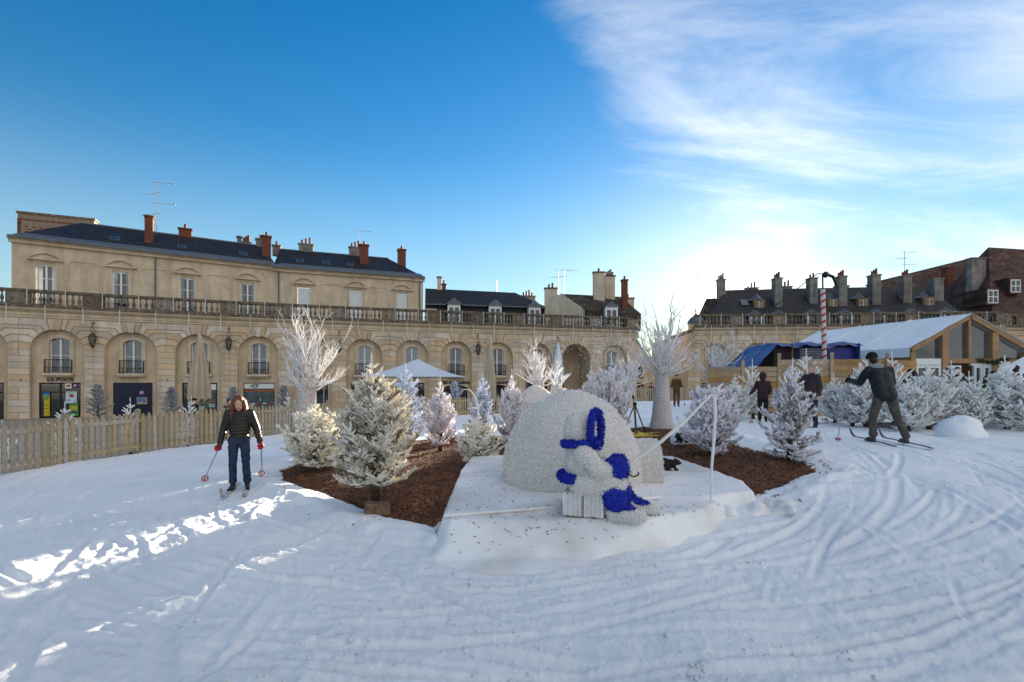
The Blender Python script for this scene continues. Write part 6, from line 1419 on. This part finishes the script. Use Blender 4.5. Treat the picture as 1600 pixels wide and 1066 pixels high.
    # hair, hat, hood
    if not hood:
        b = MB(); b.ball(hp((0, 0.022, 0.048)), (0.088*K, 0.098*K, 0.098*K), 16, 12, hm); b.ball(hp((0, 0.045, -0.01)), (0.078*K, 0.07*K, 0.09*K), 14, 10, hm)
        if long_hair:
            for q in range(15):
                a = R(-28+q*236/14); x_, y_ = math.cos(a), math.sin(a); r = 0.092*K
                p0 = hp((x_*0.085, y_*0.085+0.02, 0.04)); p1 = hp((x_*0.105, y_*0.09+0.02, -0.08)); p2 = p1+Vector((x_*0.03*K, y_*0.02*K-0.02*K, -0.17*K+0.02*K*math.sin(q*2.1))); b.cap(p0, p1, 0.034*K, 0.038*K, 8); b.cap(p1, p2, 0.038*K, 0.016*K, 8)
        o = obj('hair', remesh(b, vx, 1, 'hair'), hair, t)
    if hat == 'beanie':
        b = MB(); b.ball(hp((0, 0.012, 0.075)), (0.099*K, 0.112*K, 0.092*K), 16, 12, hm); b.ball(hp((0, 0.015, 0.045)), (0.098*K, 0.112*K, 0.05*K), 16, 10, hm); obj('beanie', remesh(b, vx, 2, 'beanie'), KNIT, t)
    if hat == 'beret':
        b = MB(); b.ball(hp((0.02, 0.01, 0.115)), (0.13*K, 0.13*K, 0.045*K), 16, 8, hm); b.ball(hp((0, 0.01, 0.08)), (0.095*K, 0.105*K, 0.05*K), 16, 8, hm); obj('beret', remesh(b, vx, 2, 'beret'), KNIT, t)
    if hood:
        b = MB(); b.ball(hp((0, 0.03, 0.045)), (0.11*K, 0.115*K, 0.12*K), 16, 12, hm); b.ball(hp((0, 0.04, -0.04)), (0.10*K, 0.10*K, 0.11*K), 16, 12, hm); obj('hood', remesh(b, vx, 2, 'hood'), hood, t)
    return t, J
def ski(x, y, z, rz, ln, m, label, pitch=0.0, bend=0.0):
    """narrow ski, origin under the boot, tip towards -Y of its frame"""
    t = thing('ski', label, 'ski', (x, y, z), rz, 'cross-country skis'); n = 22; P = []; wd = 0.03
    for i in range(n+1):
        u = i/n; yy = 0.45*ln-u*ln; cv = 0.012*(1-(2*u-1)**2)+bend*0.0; tip = max(0, (u-0.86)/0.14); zz = cv+0.16*tip**2; w_ = wd*(1-0.65*tip**3)*(1 if u > 0.03 else 0.8)
        P += [(-w_, yy, zz), (w_, yy, zz), (w_, yy, zz+0.014), (-w_, yy, zz+0.014)]
    F = []
    for i in range(n):
        for j in range(4): F.append((i*4+j, i*4+(j+1) % 4, i*4+4+(j+1) % 4, i*4+4+j))
    F += [(0, 3, 2, 1), (n*4, n*4+1, n*4+2, n*4+3)]
    MB().add(P, F).build('blade', m, t); MB().b2(-0.034, 0.034, -0.17, -0.07, 0.02, 0.045).b2(-0.02, 0.02, -0.07, 0.08, 0.02, 0.034).build('binding', BLACK, t)
    return t
def ski_pole(a, b, label, m=POLEM, basket=REDP):
    a, b = Vector(a), Vector(b); d = (b-a).normalized(); t = thing('ski_pole', label, 'ski pole', b, 0, 'ski poles')
    MB().tube([a-d*0.12-b, a+d*0.03-b], 0.015, 8).build('grip', BLACK, t); MB().tube([a+d*0.03-b, Vector((0, 0, 0))-d*0.02], [0.011, 0.009], 7).build('shaft', m, t)
    q = d.to_track_quat('Z', 'Y').to_matrix(); c = -d*0.09; mb = MB(); mb.tube([c+q @ Vector((0.045*math.cos(k*PI/9), 0.045*math.sin(k*PI/9), 0)) for k in range(19)], 0.009, 6, False)
    for k in range(4): mb.tube([c, c+q @ Vector((0.045*math.cos(k*PI/2), 0.045*math.sin(k*PI/2), 0))], 0.007, 5)
    mb.build('basket', basket, t)
    return t
# the girl, skiing towards the viewer
GX, GY = gx(374, 7.45), 7.45
girl, GJ = person('person with long auburn hair in a dark puffer jacket and jeans, skiing towards the viewer', (GX, GY, 0.055), R(20), 1.42,
    dict(wl=(0.36, -0.06, 0.86), el=(0.28, 0.05, 1.12), wr=(-0.31, -0.06, 0.86), er=(-0.27, 0.05, 1.12), head=(0.0, -0.05, 1.60), kl=(0.115, -0.05, 0.5), kr=(-0.105, -0.05, 0.5), al=(0.13, 0.02, 0.09), ar=(-0.11, 0.02, 0.09), tl=(0.15, -0.15, 0.035), tr=(-0.12, -0.15, 0.035)),
    PUFF, JEANS, BOOT, HAIR_A, None, None, REDG, True, True, 1.25, True, (0.40, 0.08))
def wpos(t, p): return Matrix.Translation(t.location) @ Euler(t.rotation_euler).to_matrix().to_4x4() @ Vector(p)
hR = wpos(girl, GJ['wr']+(GJ['wr']-GJ['er']).normalized()*0.07); hL = wpos(girl, GJ['wl']+(GJ['wl']-GJ['el']).normalized()*0.07)
ski_pole(hR, (gx(319, 8.2), 8.2, 0.03), 'ski pole with red basket on the left of the girl in the puffer jacket'); ski_pole(hL, (gx(409, 8.5), 8.5, 0.06), 'ski pole with red basket on the right of the girl in the puffer jacket')
for s, lb in (('r', 'short snowy ski under the left boot seen of the girl in jeans'), ('l', 'short snowy ski under the right boot seen of the girl in jeans')):
    p = wpos(girl, GJ['a'+s]); ski(p.x, p.y-0.03, 0.03, R(22)+(0.08 if s == 'l' else -0.06), 1.25, SKIW, lb)
# the man, skiing away
MX, MY = gx(1383, 9.7), 9.7; MZ = ztf(MX, MY)+0.02
man, MJ = person('person in a black leather jacket, grey hood and black beanie, skiing away at the right', (MX, MY, MZ), R(166), 1.80,
    dict(pelvis=(0.02, 0.06, 0.96), waist=(0.05, 0.02, 1.08), chest=(0.07, -0.06, 1.30), neck=(0.12, -0.11, 1.47), head=(0.15, -0.17, 1.60), sl=(0.26, -0.07, 1.40), sr=(-0.09, -0.06, 1.41), el=(0.36, -0.20, 1.15), wl=(0.42, -0.42, 1.20), er=(-0.20, -0.18, 1.14), wr=(-0.12, -0.40, 1.12),
         hl=(0.11, 0.05, 0.92), hr=(-0.07, 0.05, 0.92), kl=(0.19, -0.04, 0.50), kr=(-0.17, 0.06, 0.50), al=(0.22, 0.03, 0.10), ar=(-0.27, 0.16, 0.10), tl=(0.23, -0.14, 0.05), tr=(-0.28, -0.02, 0.05)),
    LEATH, CORD, SHOE, HAIR_D, 'beanie', None, KNIT, False, False, 1.1, False, (0.35, 0.15), bulk=1.08)
b = MB()
for q in range(7): a_ = PI*q/6; b.cap(MJ['neck']+Vector((0.10*math.cos(a_), 0.02+0.07*math.sin(a_), 0.0)), MJ['neck']+Vector((0.09*math.cos(a_), 0.10*math.sin(a_)-0.01, -0.09)), 0.045, 0.03)
b.ball(MJ['neck']+Vector((-0.01, 0.09, -0.02)), (0.11, 0.05, 0.10)); obj('hood', remesh(b, 0.012, 3, 'hood'), GREYF, man)
hM = wpos(man, MJ['wl']+(MJ['wl']-MJ['el']).normalized()*0.07); ski_pole(hM, (gx(1308, 9.75), 9.75, ztf(6.5, 9.75)+0.0), 'thin ski pole held out by the man in the leather jacket', POLEM, REDP)
hM2 = wpos(man, MJ['wr']+(MJ['wr']-MJ['er']).normalized()*0.07); ski_pole(hM2, (MX+0.55, MY+1.0, MZ), 'ski pole hidden in front of the man in the leather jacket', POLEM, REDP)
for s, lb in (('l', 'long blue ski under the left shoe of the man in the leather jacket'), ('r', 'long blue ski under the right shoe of the man in the leather jacket')):
    p = wpos(man, MJ['a'+s]); ski(p.x, p.y, ztf(p.x, p.y)+0.035, R(166), 1.95, SKIB, lb)
# others
def stand(label, px, d, h, rz, z=None, **kw):
    x = gx(px, d); return person(label, (x, d, ztf(x, d) if z is None else z), R(rz), h, detail=0.55, **kw)
t, J = stand('distant person in a brown ski suit standing on skis before the far fence', 1057, 26.0, 1.72, -15, jacket=BROWNS, trousers=BROWNS, hair=HAIR_D, hat='beanie', pose=dict(wl=(0.30, -0.25, 1.0), wr=(-0.30, -0.25, 1.0)))
ski_pole(wpos(t, J['wr']), (gx(1046, 26.3), 26.3, 0.47), 'left ski pole of the distant person in brown'); ski_pole(wpos(t, J['wl']), (gx(1070, 26.3), 26.3, 0.47), 'right ski pole of the distant person in brown')
t, J = stand('person in a plum hooded jacket reaching left before the plank fence', 1192, 15.2, 1.52, 150, jacket=PLUM, trousers=COATB, hood=PLUM, pose=dict(wl=(0.42, -0.32, 1.02), el=(0.30, -0.10, 1.12), wr=(-0.2, -0.35, 1.0)))
ski_pole(wpos(t, J['wl']), (gx(1174, 14.4), 14.4, 0.47), 'ski pole of the person in the plum hooded jacket')
stand('person with grey hair in a dark brown and navy jacket behind the pinkish fir', 1268, 13.0, 1.72, -70, jacket=mat('brown_navy_jacket', (0.05, 0.03, 0.025), 0.8, 0.2, 5, col2=(0.02, 0.02, 0.035)), trousers=JEANS, hair=HAIR_G, pose=dict(wr=(-0.15, -0.45, 1.18), er=(-0.24, -0.22, 1.14)))
stand('small figure in a dark coat beyond the far fence, left of the planks', 1094, 38, 1.35, 180, z=0.1, jacket=COATB, trousers=COATB, hood=COATB)
stand('person in a dark coat beyond the far fence, beside the wrapped trunk', 1017, 35.5, 1.75, -60, z=0.0, jacket=COATB, trousers=COATB)
for px, d, h, rz, lb, kw in ((1424, 14.6, 1.62, -75, 'person with long dark hair in black looking down, behind the firs by the tent corner', dict(jacket=COATB, long_hair=True, look=(0.5, 0))),
                             (1482, 16.0, 1.72, 150, 'person in black with dark hair before the open tent front', dict(jacket=COATB)), (1496, 16.6, 1.76, -20, 'person facing the viewer in dark clothes by the tent post', dict(jacket=PLUM)),
                             (1554, 15.0, 1.70, -50, 'person with dark hair bending forward in a plum coat by the tent door', dict(jacket=PLUM, look=(0.5, 0), pose=dict(head=(0, -0.2, 1.5), neck=(0, -0.14, 1.4), chest=(0, -0.06, 1.25)))),
                             (1543, 13.6, 1.28, -30, 'child in a bright green jacket among the firs by the tent door', dict(jacket=GREENC)), (1588, 15.6, 1.78, 100, 'person in a navy coat at the right edge before the tent', dict(jacket=NAVYC))):
    stand(lb, px, d, h, rz, trousers=NAVYC, **kw)
stand('person in a black coat and beret behind the left fence, by the closed parasol', 302, 20.5, 1.78, 75, z=BASE, jacket=COATB, trousers=COATB, hat='beret', hair=HAIR_G, pose=dict(wr=(-0.2, -0.42, 1.12), wl=(0.2, -0.4, 1.1)))
stand('person with dark hair in a brown coat behind the left fence, left of the girl', 358, 21.5, 1.72, 60, z=BASE, jacket=BROWNS, trousers=COATB)

# ================================================================== PARASOLS AND CAFE THINGS
def closed_parasol(label, px, d, ztop, zbot, r, m, seed):
    x = gx(px, d); t = thing('closed_parasol', label, 'parasol', (x, d, BASE)); rs = random.Random(seed); n = 48; P = []; prof = []
    for i in range(15):
        u = i/14; zz = ztop-(ztop-zbot)*u; rr = 0.05+r*(u**0.75)*(1.0-0.12*max(0, u-0.8)/0.2)
        for j in range(n):
            a = 2*PI*j/n; fold = 1+0.26*math.sin(8*a+seed)*min(1, u*2)+0.08*math.sin(19*a+u*3); dz = 0.14*max(0, u-0.9)/0.1*math.sin(8*a+seed+0.8)
            P.append((rr*fold*math.cos(a), rr*fold*math.sin(a), zz-BASE+dz))
    F = [(i*n+j, (i+1)*n+j, (i+1)*n+(j+1) % n, i*n+(j+1) % n) for i in range(14) for j in range(n)]+[tuple(range(n))]
    mb = MB(); mb.v = P; mb.f = F; mb.build('canopy', m, t, smooth=True)
    MB().tube([(0, 0, 0), (0, 0, ztop-BASE+0.1)], 0.035, 8).build('pole', STEEL, t); MB().lathe([(0.4, 0), (0.4, 0.06), (0.08, 0.12)], 14).build('foot', IRON, t)
closed_parasol('tall closed beige parasol behind the left fence', 312, 21.0, 3.80, 0.90, 0.36, BEIGE, 1)
closed_parasol('tall closed cream parasol beside the restaurant door', 766, 34.0, 5.0, 0.4, 0.33, mat('cream_cloth', (0.52, 0.44, 0.33), 0.85, 0.1, 2), 2)
closed_parasol('closed bluish white parasol left of the open passage arch', 872, 30.0, 4.2, 1.8, 0.28, PARASOL, 3)
def open_parasol():
    x, y = gx(652, 27), 27.0; t = thing('open_parasol', 'wide open white square parasol over the cafe terrace', 'parasol', (x, y, BASE)); zr, za, hw = 2.05-BASE, 3.05-BASE, 2.45
    P = []; n = 9
    for i in range(n+1):
        u = i/n
        for j in range(32):
            a = 2*PI*j/32+PI/4; c, s = math.cos(a), math.sin(a); k = 1/max(abs(c), abs(s)); P.append((c*k*hw*u, s*k*hw*u*0.9, za-(za-zr)*u-0.10*math.sin(u*PI)))
    F = [(i*32+j, i*32+(j+1) % 32, (i+1)*32+(j+1) % 32, (i+1)*32+j) for i in range(n) for j in range(32)]
    c = MB().add(P, F).build('canopy', PARASOL, t, smooth=True); v = MB()
    for a, b_ in (((-hw, -hw*0.9), (hw, -hw*0.9)), ((hw, -hw*0.9), (hw, hw*0.9)), ((hw, hw*0.9), (-hw, hw*0.9)), ((-hw, hw*0.9), (-hw, -hw*0.9))):
        v.tube([(a[0], a[1], zr-0.01), (b_[0], b_[1], zr-0.01)], 0.03, 6)
    v.build('hem', PARASOL, c); MB().tube([(0, 0, 0), (0, 0, za)], 0.05, 8).build('pole', STEEL, t)
    for sx_ in (-1, 1):
        for sy_ in (-1, 1): MB().tube([(0, 0, za-0.9), (sx_*hw*0.6, sy_*hw*0.55, zr+0.32)], 0.018, 5).build('rib', STEEL, t)
    MB().lathe([(0.5, 0), (0.5, 0.08), (0.1, 0.14)], 14).build('foot', IRON, t)
open_parasol()
x = gx(506, 26); t = thing('patio_heater', 'patio heater with a pale round hood behind the left wrapped tree', 'patio heater', (x, 26, BASE))
MB().lathe([(0.45, 2.42), (0.40, 2.5), (0.1, 2.62), (0.03, 2.66)], 20).build('hood', PARASOL, t); MB().tube([(0, 0, 0.6), (0, 0, 2.5)], 0.035, 8).build('post', STEEL, t); MB().lathe([(0.24, 0), (0.24, 0.7), (0.1, 0.8)], 14).build('gas_housing', STEEL, t); MB().lathe([(0.08, 2.1), (0.13, 2.4)], 12).build('burner', STEEL, t)
def cafe_table(px, d, label):
    x = gx(px, d); t = thing('cafe_table', label, 'table', (x, d, BASE), 0, 'cafe tables behind the fence'); MB().lathe([(0.42, 0.71), (0.42, 0.74)], 20).build('top', GREYC, t); MB().tube([(0, 0, 0.03), (0, 0, 0.71)], 0.03, 8).build('stem', IRON, t); MB().lathe([(0.25, 0), (0.22, 0.03), (0.03, 0.05)], 14).build('foot', IRON, t)
cafe_table(338, 22, 'round grey cafe table behind the fence between the two people'); cafe_table(430, 26, 'round grey cafe table behind the fence, left of the patio heater'); cafe_table(600, 27, 'round grey cafe table under the open parasol')

# ================================================================== SNOW GUN, TARP, CONTAINER, STRIPED POLE, TENT
x, y = gx(992, 13.0), 13.0; z = ztf(x, y)+0.02
t = thing('snow_gun', 'tripod snow lance spraying to the left, beside the wrapped trunk', 'snow gun', (x, y, z))
for k in range(3): a = 2*PI*k/3+0.4; MB().tube([(0, 0, 0.85), (0.38*math.cos(a), 0.38*math.sin(a), 0.0)], 0.016, 6).build('leg', BLACK, t)
MB().tube([(0.03, 0, 0.08), (0, 0, 0.55), (-0.03, 0, 1.0)], 0.026, 8).build('lance', YELLOW, t); MB().tube([(-0.03, 0, 1.0), (-0.06, 0, 1.1)], [0.035, 0.02], 8).build('nozzle', BLACK, t); MB().lathe([(0.05, 0.82), (0.05, 0.9)], 10).build('head', BLACK, t)
hs_ = []
for k in range(90):
    u = k/89; a = u*2*PI*2.6; r = 0.36+0.12*math.sin(a*0.7); hs_.append((0.15+r*math.cos(a)*1.3, -0.35+r*math.sin(a)*0.8, 0.03+0.05*u+0.015*math.sin(a*3)))
hs_ = [(0.02, 0, 0.12), (0.25, -0.05, 0.05)]+hs_+[(0.75, -0.45, 0.05), (0.95, -0.7, 0.04)]
tag(MB().tube(hs_, 0.03, 7).build('hose', YELLOW, None, (x, y, z)), 'yellow hose coiled on the snow at the foot of the snow lance', 'hose')
rs = np.random.RandomState(6); n = 3600; u = rs.rand(n)**0.7; sp = np.c_[x-0.05-u*1.0+rs.normal(size=n)*(0.03+0.45*u), y+rs.normal(size=n)*(0.03+0.5*u), z+1.1+u*1.75-0.25*u*u+rs.normal(size=n)*(0.03+0.42*u)]
V = []; F = []
for i in range(n):
    s = 0.003+0.006*rs.rand(); d = rs.normal(size=(4, 3))*s; V.extend((sp[i]+d).tolist()); o = i*4; F.extend([(o, o+1, o+2), (o, o+2, o+3), (o, o+3, o+1), (o+1, o+3, o+2)])
mb = MB(); mb.v = V; mb.f = F; tag(mb.build('snow_spray', SNOW), 'spray of fine snow flakes blown up from the snow lance', 'snow spray', kind='stuff')
# container behind the planks
cx, cy = gx(1283, 20.0), 20.0; ct = thing('blue_container', 'dark blue machine container with a louvred vent behind the planks', 'container', (cx, cy, 0.3))
MB().b2(-1.95, 1.35, 0, 2.2, 0, 3.0).build('body', mat('container_dark', (0.03, 0.015, 0.02), 0.6, 0.3, 2), ct)
MB().b2(0.25, 1.30, -0.05, -0.002, 1.9, 2.85).build('blue_door', BLUEBOX, ct); v = MB().b2(-0.95, 0.12, -0.03, -0.002, 1.9, 2.85).build('vent', BLUEBOX, ct)
for k in range(9): MB().box((-0.415, -0.05, 1.98+0.1*k), (0.98, 0.05, 0.06), rx=0.5).build('louvre', STEEL, v)
MB().ball((0.78, -0.08, 2.25), 0.05, 8, 6).build('door_lock', STEEL, ct)
def tarp():
    t = thing('blue_tarpaulin', 'crumpled blue tarpaulin draped over the container and down to the left', 'tarpaulin', (cx, cy, 0.3)); P = []; nx, ny = 46, 14
    for i in range(nx+1):
        u = i/nx; xx = -4.05+5.6*u
        zt_ = 3.05+0.12*math.sin(u*23)*0.4 if xx > -1.9 else 3.05-(1.85)*((-1.9-xx)/2.15)**0.95
        for j in range(ny+1):
            v = j/ny; yy = -0.32+2.6*v; sag = 0.06*mnoise.noise(Vector((xx*2.1, yy*2.1, 3)))+0.03*mnoise.noise(Vector((xx*6, yy*6, 1)))
            lip = -0.28*(1-v/0.1) if v < 0.1 and xx > -1.9 else 0.0
            P.append((xx, yy-(0.9*(1-v)*max(0, -1.9-xx)/2.15 if xx < -1.9 else 0), zt_+sag+lip*(0.6+0.5*mnoise.noise(Vector((xx*3, 0, 0))))))
    F = [(i*(ny+1)+j, (i+1)*(ny+1)+j, (i+1)*(ny+1)+j+1, i*(ny+1)+j+1) for i in range(nx) for j in range(ny)]
    MB().add(P, F).build('sheet', TARP, t, smooth=True)
    MB().tube([(-1.3, -0.2, 1.5), (-1.3, -0.2, 3.0)], 0.03, 6).build('prop', WOOD, t); MB().b2(1.36, 1.40, -0.3, 2.2, 1.2, 3.0).build('side_flap', TARP, t)
tarp()
px_, py_ = gx(1288, 19.3), 19.3; t = thing('striped_pole', 'tall white pole with a red spiral stripe and cables on top', 'pole', (px_, py_, 0.4))
H = 5.0; MB().tube([(0.06, 0, 0), (-0.06, 0, H)], 0.085, 14).build('pole', mat('pole_white', (0.62, 0.58, 0.56), 0.6, 0.08, 5), t)
sp_ = MB(); n = 380; P = []
for i in range(n+1):
    a = i*2*PI*17/n; zc = 0.25+(H-0.35)*i/n; xc = 0.06-0.12*zc/H
    for dz in (-0.045, 0.045): P.append((xc+0.090*math.cos(a), 0.090*math.sin(a), zc+dz))
sp_.add(P, [(2*i, 2*i+2, 2*i+3, 2*i+1) for i in range(n)]).build('red_spiral', REDPR, t)
MB().tube([(-0.06, 0, H), (-0.07, 0, H+0.62)], 0.03, 6).build('mast', BLACK, t); MB().lathe([(0.05, -0.08), (0.11, 0.0), (0.11, 0.1), (0.04, 0.16)], 10, (0.05, 0, H+0.55)).build('fitting', BLACK, t)
MB().tube([(-0.05, 0, H+0.62), (-0.25, 0, H+0.64), (-0.7, 0.1, H+0.3), (-1.45, 0.3, H-0.35), (-2.3, 0.6, H-1.0)], 0.018, 5).build('cable', BLACK, t); MB().tube([(0.1, 0, H+0.6), (0.35, 0, H+0.5), (0.6, 0.2, H+0.28), (0.8, 0.4, H+0.2)], 0.06, 6).build('hose_arm', BLACK, t)
def tent():
    ox, oy = gx(1512, 20.0), 20.0; t = thing('marquee_tent', 'white roofed marquee with a glazed timber gable front', 'tent', (ox, oy, 0.45)); hw, ze, zr, L = 2.42, 2.62, 4.02, 6.8; dx = -2.0
    # roof: ridge runs back to the left
    for s in (-1, 1):
        P = []; n, m = 16, 10
        for i in range(n+1):
            v = i/n
            for j in range(m+1):
                u = j/m; sag = -0.05*math.sin(u*PI)*abs(math.sin(v*PI*3))-0.03*mnoise.noise(Vector((u*4, v*9, s))); P.append((s*(hw+0.12)*u+dx*v, -0.22+L*v, zr+0.06-(zr-ze)*u+sag))
        F = [(i*(m+1)+j, (i+1)*(m+1)+j, (i+1)*(m+1)+j+1, i*(m+1)+j+1) for i in range(n) for j in range(m)]
        rf = MB().add(P, F).build('roof_cover', CANVAS, t, smooth=True)
        MB().add([(s*(hw+0.12), -0.2, ze+0.06), (s*(hw+0.12)+dx, L-0.2, ze+0.06), (s*(hw+0.14)+dx, L-0.2, ze-0.32), (s*(hw+0.14), -0.2, ze-0.32)], [(0, 1, 2, 3)]).build('valance', CANVAS, rf)
        MB().add([(s*hw, 0, 0), (s*hw+dx, L, 0), (s*hw+dx, L, ze-0.3), (s*hw, 0, ze-0.3)], [(0, 1, 2, 3)]).build('side_wall', TIMBER, t)
        for k in (1, 2): v = k/3; MB().tube([(dx*v, -0.2+L*v, zr+0.085), (s*hw*0.5+dx*v, -0.2+L*v, zr+0.085-(zr-ze)*0.5), (s*(hw+0.12)+dx*v, -0.2+L*v, ze+0.085)], 0.03, 5).build('roof_seam', CANVAS, rf)
    def beam(n_, a, b_, w_=0.16, d_=0.12):
        a, b_ = Vector(a), Vector(b_); c = (a+b_)/2; v = b_-a; MB().box((0, 0, 0), (v.length, d_, w_), ry=-math.atan2(v.z, v.x)).build(n_, TIMBER, t, c)
    for s in (-1, 1):
        beam('rafter', (0, -0.1, zr-0.04), (s*hw, -0.1, ze-0.02), 0.17); MB().b2(s*(hw-0.08)-0.1, s*(hw-0.08)+0.1, -0.12, 0.08, 0, ze-0.1).build('corner_post', TIMBER, t)
        MB().b2(s*1.02-0.13, s*1.02+0.13, -0.14, 0.04, 0, zr-0.72).build('post', TIMBER, t)
    MB().b2(-0.05, 0.05, -0.1, 0.02, 2.15, zr-0.12).build('king_post', TIMBER, t); MB().b2(-0.88, 0.88, -0.12, 0.02, 2.05, 2.24).build('tie_beam', TIMBER, t); MB().b2(1.16, hw-0.2, -0.1, 0.02, 2.02, 2.2).build('tie_beam', TIMBER, t)
    MB().add([(-hw+0.2, 0.05, 2.25), (hw-0.2, 0.05, 2.25), (hw-0.2, 0.05, ze-0.08), (0, 0.05, zr-0.2), (-hw+0.2, 0.05, ze-0.08)], [(0, 1, 2, 3, 4)]).build('gable_glazing', GLASS, t)
    MB().add([(-hw+0.1, 3.4, 0), (hw-0.1, 3.4, 0), (hw-0.1, 3.4, ze), (0, 3.4, zr-0.3), (-hw+0.1, 3.4, ze)], [(0, 1, 2, 3, 4)]).build('inner_wall', DARK, t)
    MB().b2(-hw+0.2, -1.16, -0.09, 0.0, 1.98, 2.24).build('white_lintel', WHITE, t)
    def leaf(x0, x1, name):
        f = MB().b2(x0, x0+0.09, -0.1, 0.0, 0.05, 1.96).b2(x1-0.09, x1, -0.1, 0.0, 0.05, 1.96).b2(x0+0.09, x1-0.09, -0.1, 0, 1.86, 1.96).b2(x0+0.09, x1-0.09, -0.1, 0, 0.05, 0.3).build(name, WHITE, t); MB().add([(x0+0.09, -0.05, 0.3), (x1-0.09, -0.05, 0.3), (x1-0.09, -0.05, 1.86), (x0+0.09, -0.05, 1.86)], [(0, 1, 2, 3)]).build('pane', GLASS, f)
    leaf(-2.2, -1.7, 'glazed_panel'); leaf(-1.7, -1.18, 'glazed_panel'); leaf(-0.86, -0.35, 'glazed_panel'); leaf(0.18, 0.52, 'glazed_panel'); leaf(0.54, 1.12 - 0.24, 'door_leaf'); leaf(1.18, 1.72, 'door_leaf')
    MB().b2(0.05, 1.75, -0.1, -0.0, 1.962, 2.045).build('door_head', WHITE, t)
    g = MB(); r5 = random.Random(3)
    for k in range(420):
        xx = r5.uniform(0.2, 1.6); c = Vector((xx, -0.2+r5.gauss(0, 0.05), 2.12+0.05*math.sin(xx*6)+r5.gauss(0, 0.05))); d = Vector((r5.gauss(0, 1), r5.gauss(0, 1), r5.gauss(0, 1))).normalized()*0.09; e = d.cross(Vector((0.3, 0.5, 0.8))).normalized()*0.014; g.add([c-e, c+e, c+d], [(0, 1, 2)])
    tag(g.build('evergreen_garland', GARDEN, None, (ox, oy, 0.45)), 'dark green evergreen garland over the tent door', 'garland')
    tag(MB().b2(-0.35, 0.35, -0.02, 0.35, 0, 0.9).b2(-0.4, 0.4, -0.1, 0.4, 0.902, 0.95).build('serving_counter', TIMBER, None, (ox+0.1, oy-0.8, 0.45)), 'wooden counter in front of the tent between post and door', 'counter')
tent()
t = thing('small_canopy', 'pale blue stall canopy at the right edge beside the tent', 'canopy', (gx(1600, 19), 19, 0.45)); MB().lathe([(1.25, 1.5), (1.2, 1.62), (0.05, 2.25)], 4).build('cover', CANVAS, t)
MB().tube([(0, 0, 0), (0, 0, 2.2)], 0.04, 6).build('pole', STEEL, t)
tag(MB().add([(9.6, 12.9, 0.42), (18, 12.4, 0.42), (18, 12.9, 0.60), (9.6, 13.4, 0.60)], [(0, 1, 2, 3)]).build('grey_edge_mat', mat('grey_mat', (0.20, 0.20, 0.23), 0.8, 0.15, 3)), 'grey mat along the foot of the white firs at the right', 'mat')

bpy.data.scenes.remove(TMP)
